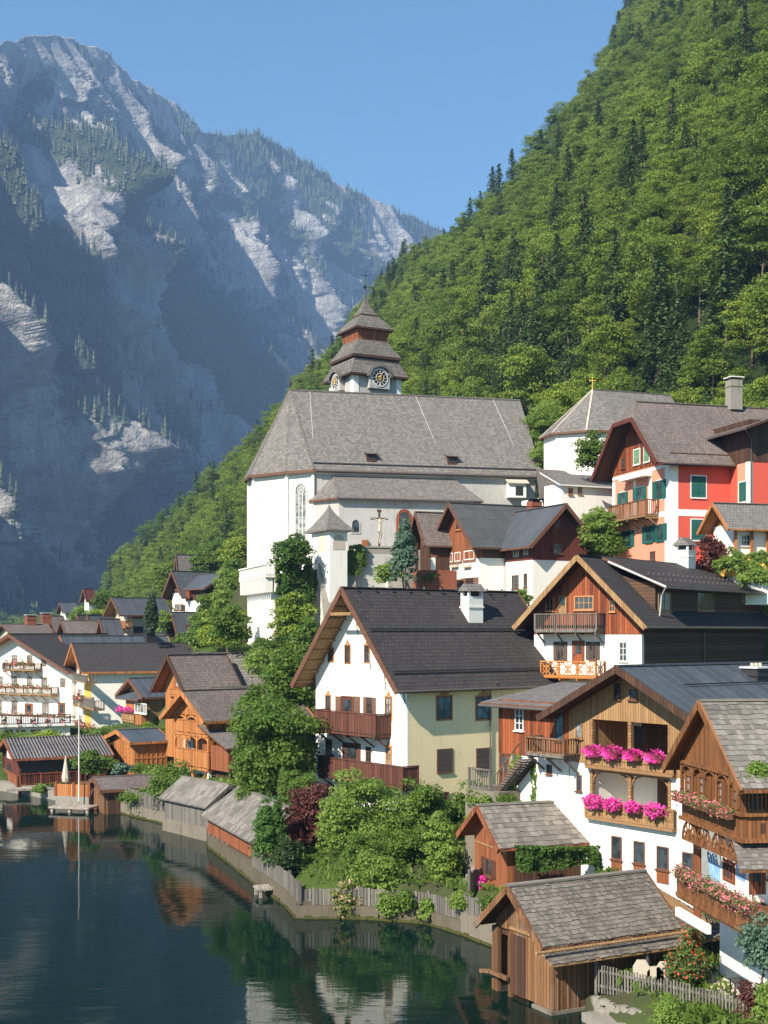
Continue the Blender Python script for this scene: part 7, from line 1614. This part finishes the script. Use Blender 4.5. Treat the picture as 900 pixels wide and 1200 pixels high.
for i, (px, D, y0, y1, r, m_, lb) in enumerate(((455, 61.9, 1045, 1078, .6, G2, 'light bush leaning over the mossy lake wall'), (425, 66, 975, 1035, 1.2, G1, 'dark green shrub between the maple and the lawn'), (398, 70, 922, 1010, 1.3, G2, 'fresh green tree between the copper tree and the maple'), (470, 68, 960, 1040, 1.6, G1, 'dark leafy shrub right of the maple'), (352, 76, 900, 960, 1.3, G1, 'leafy bush at the left corner of the white gable wall'), (581, 60, 985, 1040, .7, G1, 'narrow bush against the left wall of the small hut') if False else (472, 61.8, 1042, 1074, .75, G1, 'low green bush on the lake wall right of the rounded shrub tree'), (500, 61.3, 1052, 1082, .6, G2, 'small hanging bush on the mossy lake wall'), (541, 59.6, 1045, 1072, .8, G2, 'leafy bush at the bend of the lake wall'), (563, 61.5, 1022, 1062, .8, G1, 'bush at the left foot of the small orange-brown hut'), (593, 57.5, 1040, 1068, .7, G2, 'low bush in front of the small orange-brown hut'), (577, 57.2, 1048, 1075, .6, G1, 'low dark bush behind the whitish lake wall'), (528, 66, 1000, 1050, 1.0, G1, 'dense bush below the garden steps'), (570, 64, 925, 985, 1.1, G2, 'shrub left of the stairs landing'), (590, 63, 930, 960, .8, G1, 'leafy shrub right in front of the stairs landing'))):
    tree('garden_shrub', lb, 'shrub', px, D, y0, y1, r, m_, .14, seed=20 + i, trunk=False, dens=1.2)
tree('lakeside_tree', 'round green tree beside the flagpole', 'tree', 106, 106, 880, 912, 1.6, G1, .24, seed=30); tree('lakeside_tree', 'wide round tree in front of the orange chalet', 'tree', 196, 93.5, 896, 940, 2.0, G1, .22, seed=31, dens=1.2)
tree('lakeside_tree', 'small light green bush right of the wide round lakeside tree', 'shrub', 212, 92, 918, 942, .9, G2, .2, seed=32); tree('lakeside_tree', 'small dark tree beside the orange shed', 'tree', 143, 106, 893, 910, .9, M['l_blue'], .22, seed=33)
tree('hedge', 'low green hedge behind the grey plank fence', 'hedge', 158, 97, 930, 942, 1.6, G1, .2, seed=34, trunk=False); tree('hedge', 'small potted bush on the far jetty', 'shrub', 46, 107, 918, 932, .6, G2, .2, seed=35, trunk=False)
tree('cypress', 'tall dark cypress in front of the beige house', 'conifer', 178, 178, 693, 750, .95, M['l_dcyp'], .32, 'flame', seed=36, dens=1.5)
e = tree('churchyard_spruce', 'narrow blue-green spruce beside the lych gate', 'conifer', 474, 113, 606, 690, 1.4, M['l_blue'], .22, 'cone', seed=37, dens=1.3)
tree('terrace_bush', 'big round dark bush on the bastion terrace', 'shrub', 344, 121.5, 629, 674, 2.1, M['l_ivy'], .26, trunk=False, seed=38, dens=1.3)
slope = [(268, 118, 706, 768, 2.4), (262, 125, 715, 768, 2.6), (243, 132, 724, 770, 2.4), (272, 145, 690, 735, 2.6), (255, 165, 690, 735, 2.6), (283, 160, 668, 715, 2.6), (232, 170, 735, 770, 2.0), (270, 185, 665, 705, 2.6), (280, 190, 650, 690, 2.6), (245, 150, 700, 750, 2.4), (224, 195, 722, 745, 1.6), (196, 186, 715, 745, 1.8), (189, 200, 700, 740, 2.2), (277, 215, 625, 690, 3.4), (215, 175, 742, 765, 1.5),
         (306, 108, 760, 800, 1.8), (320, 112, 740, 800, 2.2), (346, 112, 690, 765, 2.0), (358, 106, 720, 800, 1.6), (338, 100, 775, 830, 1.9), (302, 97, 800, 850, 1.6), (118, 205, 712, 742, 2.2), (126, 230, 690, 730, 3.0), (92, 240, 712, 740, 2.4), (240, 222, 640, 690, 3.0), (195, 240, 655, 710, 3.2), (258, 230, 628, 680, 3.2)]
for i, (px, D, y0, y1, r) in enumerate(slope):
    tree('hillside_tree', 'leafy garden tree on the green slope between the village roofs and the bastion', 'tree', px, D, y0, y1, r, (G1, M['l_beech'], G1, G2)[i % 4], .28 if D < 130 else .36, seed=50 + i, group='garden trees on the slope left of the bastion', dens=.9)
rt = [(690, 117, 505, 560, 1.5, G1, 'thin leafy tree beside the charnel chapel'), (702, 113, 590, 650, 2.0, G2, 'bright green bush on the slope between the brown gable and the red house'), (690, 115, 615, 660, 1.8, G1, 'dark green bush below the bright one beside the red house'), (716, 112, 620, 662, 1.4, G1, 'bush pressed against the left corner of the red house'),
      (640, 146, 470, 540, 3.0, G2, 'light green tree right behind the church roof'), (655, 150, 455, 520, 3.0, M['l_beech'], 'taller tree between the church and the charnel chapel'), (632, 143, 520, 560, 2.0, G2, 'low bright bush at the right end of the church'), (720, 122, 500, 560, 1.6, G1, 'shrub against the white chapel wall'),
      (836, 99.5, 627, 674, 1.5, M['l_red'], 'dark red-leaved shrub in front of the red house'), (856, 97.5, 652, 676, 1.2, G2, 'light green bush left of the ochre garden house'), (886, 95.5, 665, 690, 1.3, G2, 'light green creeper bush below the ochre garden house'), (611, 108, 690, 712, 1.0, G2, 'yellow-green bush between the slate roof and the cross-gabled house'), (500, 116, 668, 690, 1.2, G1, 'bush at the foot of the brick wall'), (455, 118, 660, 690, 1.6, G2, 'light bush at the foot of the terrace buttresses')]
for i, (px, D, y0, y1, r, m_, lb) in enumerate(rt): tree('hillside_shrub' if r < 2.4 else 'hillside_tree', lb, 'shrub' if r < 2.4 else 'tree', px, D, y0, y1, r, m_, .22, seed=90 + i, trunk=r > 2.4)
tree('rose_bush', 'climbing rose with red blooms at the corner of the near boathouse', 'rose bush', 810, 45.6, 1078, 1165, .5, M['l_rose'], .10, seed=110, dens=.9); tree('rose_bush', 'lower rose bush with few red blooms left of the climbing rose', 'rose bush', 792, 46.0, 1115, 1160, .4, M['l_rose'], .10, seed=111, trunk=False)
tree('young_pine', 'fluffy blue-green pine at the right edge near the lattice gate', 'conifer', 893, 37.5, 1072, 1150, .75, M['l_blue'], .09, seed=112, dens=.9)
tree('red_maple', 'small dark red maple in the bottom right corner', 'tree', 882, 35, 1148, 1200, .5, M['l_red'], .08, seed=113, dens=.7); tree('foreground_bush', 'leafy bush cut by the bottom edge below the picket fence', 'shrub', 783, 38.5, 1172, 1225, .5, G2, .09, seed=114, trunk=False, dens=.9)
tree('foreground_bush', 'green bush in the bottom right corner beside the red maple', 'shrub', 905, 34.5, 1140, 1225, .55, G2, .08, seed=115, trunk=False, dens=.9)
tree('overhanging_twig', 'bright green leafy twig reaching in at the right edge', 'branch', 893, 36, 893, 917, .45, G2, .09, seed=116, trunk=False, dens=.8)
# tombstones / plants behind the picket fence
for i, (px, s) in enumerate(((752, .5), (768, .35), (779, .45))):
    c = W(px, 1140, 46.3); c.z = ground(c.x, c.y); mb = MB(M['beige']); pts = [(-.3, 0), (.3, 0), (.3, s * 1.2), (.15, s * 1.7), (-.15, s * 1.7), (-.3, s * 1.2)]
    mb.hexa([c + Vector((a, 0, b)) for a, b in pts], [c + Vector((a, .12, b)) for a, b in pts]); tag(mb.build('leaning_stone', loc=c), 'pale %s leaning against the boathouse behind the picket fence' % ('tall stone slab', 'small stone slab', 'middle-sized stone slab')[i], 'stone slab')
def ivy(name, label, face, poly, n, mat, depth=.35, s=.2, seed=0, cat='climber', thr=.32):
    r = np.random.RandomState(seed); x0, x1 = min(p[0] for p in poly), max(p[0] for p in poly); y0, y1 = min(p[1] for p in poly), max(p[1] for p in poly); P_, N_ = [], []
    def ins(x, y):
        c = False
        for (a, b), (c_, d) in zip(poly, poly[1:] + poly[:1]):
            if (b > y) != (d > y) and x < (c_ - a) * (y - b) / (d - b) + a: c = not c
        return c
    k = 0
    while len(P_) < n and k < n * 6:
        k += 1; x = r.uniform(x0, x1); y = r.uniform(y0, y1)
        if not ins(x + 2 * mn.noise((x * .15, y * .15, 1)), y + 2 * mn.noise((x * .15, y * .15, 5))): continue
        u, z = face.at(x, y); q = .5 + .5 * mn.noise((u * 1.3, z * 1.3, seed)) + .25 * mn.noise((u * 4, z * 4, seed))
        if q < thr: continue
        P_.append(face.P(u, z, depth * q * r.uniform(.5, 1.1))); N_.append(np.array(face.n) + r.normal(size=3) * .6 + np.array([0, 0, .3]))
    o0 = np.array(P_[0]); P_ = np.array([tuple(p) for p in P_]); me = leaf_mesh(name, P_ - o0, np.array(N_), s, mat, 1.25, seed); return tag(link(name, me, loc=tuple(o0)), label, cat)
ivy('ivy', 'thick ivy curtain hanging down the bastion beside the white shaft', BF.R(-.7), [(322, 657), (364, 655), (366, 700), (350, 765), (322, 765)], 13000, M['l_ivy'], 1.0, .26, 1)
ivy('ivy', 'ivy spreading over the left of the terrace wall between the buttresses', FR_.off(.1), [(352, 668), (372, 668), (366, 720), (352, 740)], 3500, M['l_ivy'], .8, .24, 2)
ivy('creeper', 'leafy creeper on the terrace wall beside the stair chapel', FR_.off(.2), [(408, 640), (422, 638), (432, 655), (420, 675), (404, 672)], 1600, G1, .8, .2, 3)
ivy('vine', 'green vine trained along the dark side of the small orange-brown hut', HF.R(-.9), [(600, 990), (705, 990), (712, 1030), (700, 1038), (690, 1010), (640, 1018), (604, 1020)], 6500, M['l_ivy'], .9, .13, 4, thr=.3)
ivy('creeper', 'thin creeper climbing beside the outside stairs', LK_.off(.1), [(600, 895), (612, 880), (606, 930), (597, 930)], 900, G2, .4, .13, 5)
ivy('creeper', 'narrow creeper on the white wall below the stairs', LK_, [(624, 893), (629, 893), (630, 945), (622, 945)], 300, G1, .15, .12, 6)
ivy('creeper', 'bright creeper hanging under the ochre garden house', OK_.R(-.3), [(852, 640), (868, 676), (905, 680), (905, 650), (890, 646), (872, 650)], 2600, G2, .5, .2, 7)
hb = tree('clipped_hedge', 'low green hedge between the small hut and the tan house', 'hedge', 725, 58.5, 1018, 1045, .9, G1, .12, seed=120, trunk=False, dens=1.3)
# loose meadow plants and grasses
vb = [(12, 122, 858, 878, 2.0, 'hedge below the hotel terrace'), (35, 122, 860, 878, 2.0, 'second hedge below the hotel terrace'), (60, 121, 858, 878, 2.0, 'third hedge below the hotel terrace, near the flagpole top'), (118, 124, 856, 880, 2.0, 'bush between the yellow-cornered house and the orange shed'), (135, 132, 852, 868, 1.6, 'bush under the purple flowered balcony'), (178, 121, 848, 872, 1.6, 'bush between the orange shed and the orange gable house'), (168, 110, 893, 915, 1.3, 'bush in front of the orange shed'), (182, 104, 900, 925, 1.3, 'small tree at the right corner of the orange shed'), (125, 112, 886, 905, 1.1, 'bush left of the orange shed door'), (230, 92, 925, 940, 1.0, 'bush under the stilts of the orange chalet'), (262, 90, 912, 940, 1.6, 'tree right of the orange chalet stilts')]
for i, (px, D, y0, y1, r_, lb) in enumerate(vb): tree('village_shrub', lb, 'shrub', px, D, y0, y1, r_, (G1, G2, M['l_beech'])[i % 3], .24, seed=140 + i, trunk=False)
gp = []; r = np.random.RandomState(4)
for i in range(26000):
    y = 42 + (r.rand() ** 1.3) * 90; x = r.uniform(-.3, .34) * y
    if shore_d(x, y) < 1.4: continue
    gp.append((x, y, ground(x, y)))
gp = np.array(gp); P_ = np.repeat(gp, 2, 0) + r.normal(size=(len(gp) * 2, 3)) * np.array([.25, .25, .02]) + np.array([0, 0, .14]); N_ = r.normal(size=P_.shape) * np.array([1, 1, .15])
me = leaf_mesh('grass', P_, N_, np.random.RandomState(1).uniform(.25, .5, len(P_)), M['gr'], .5, 3); tag(link('grass', me), 'short tufts of grass on the lakeside lawns', None, None, 'stuff')
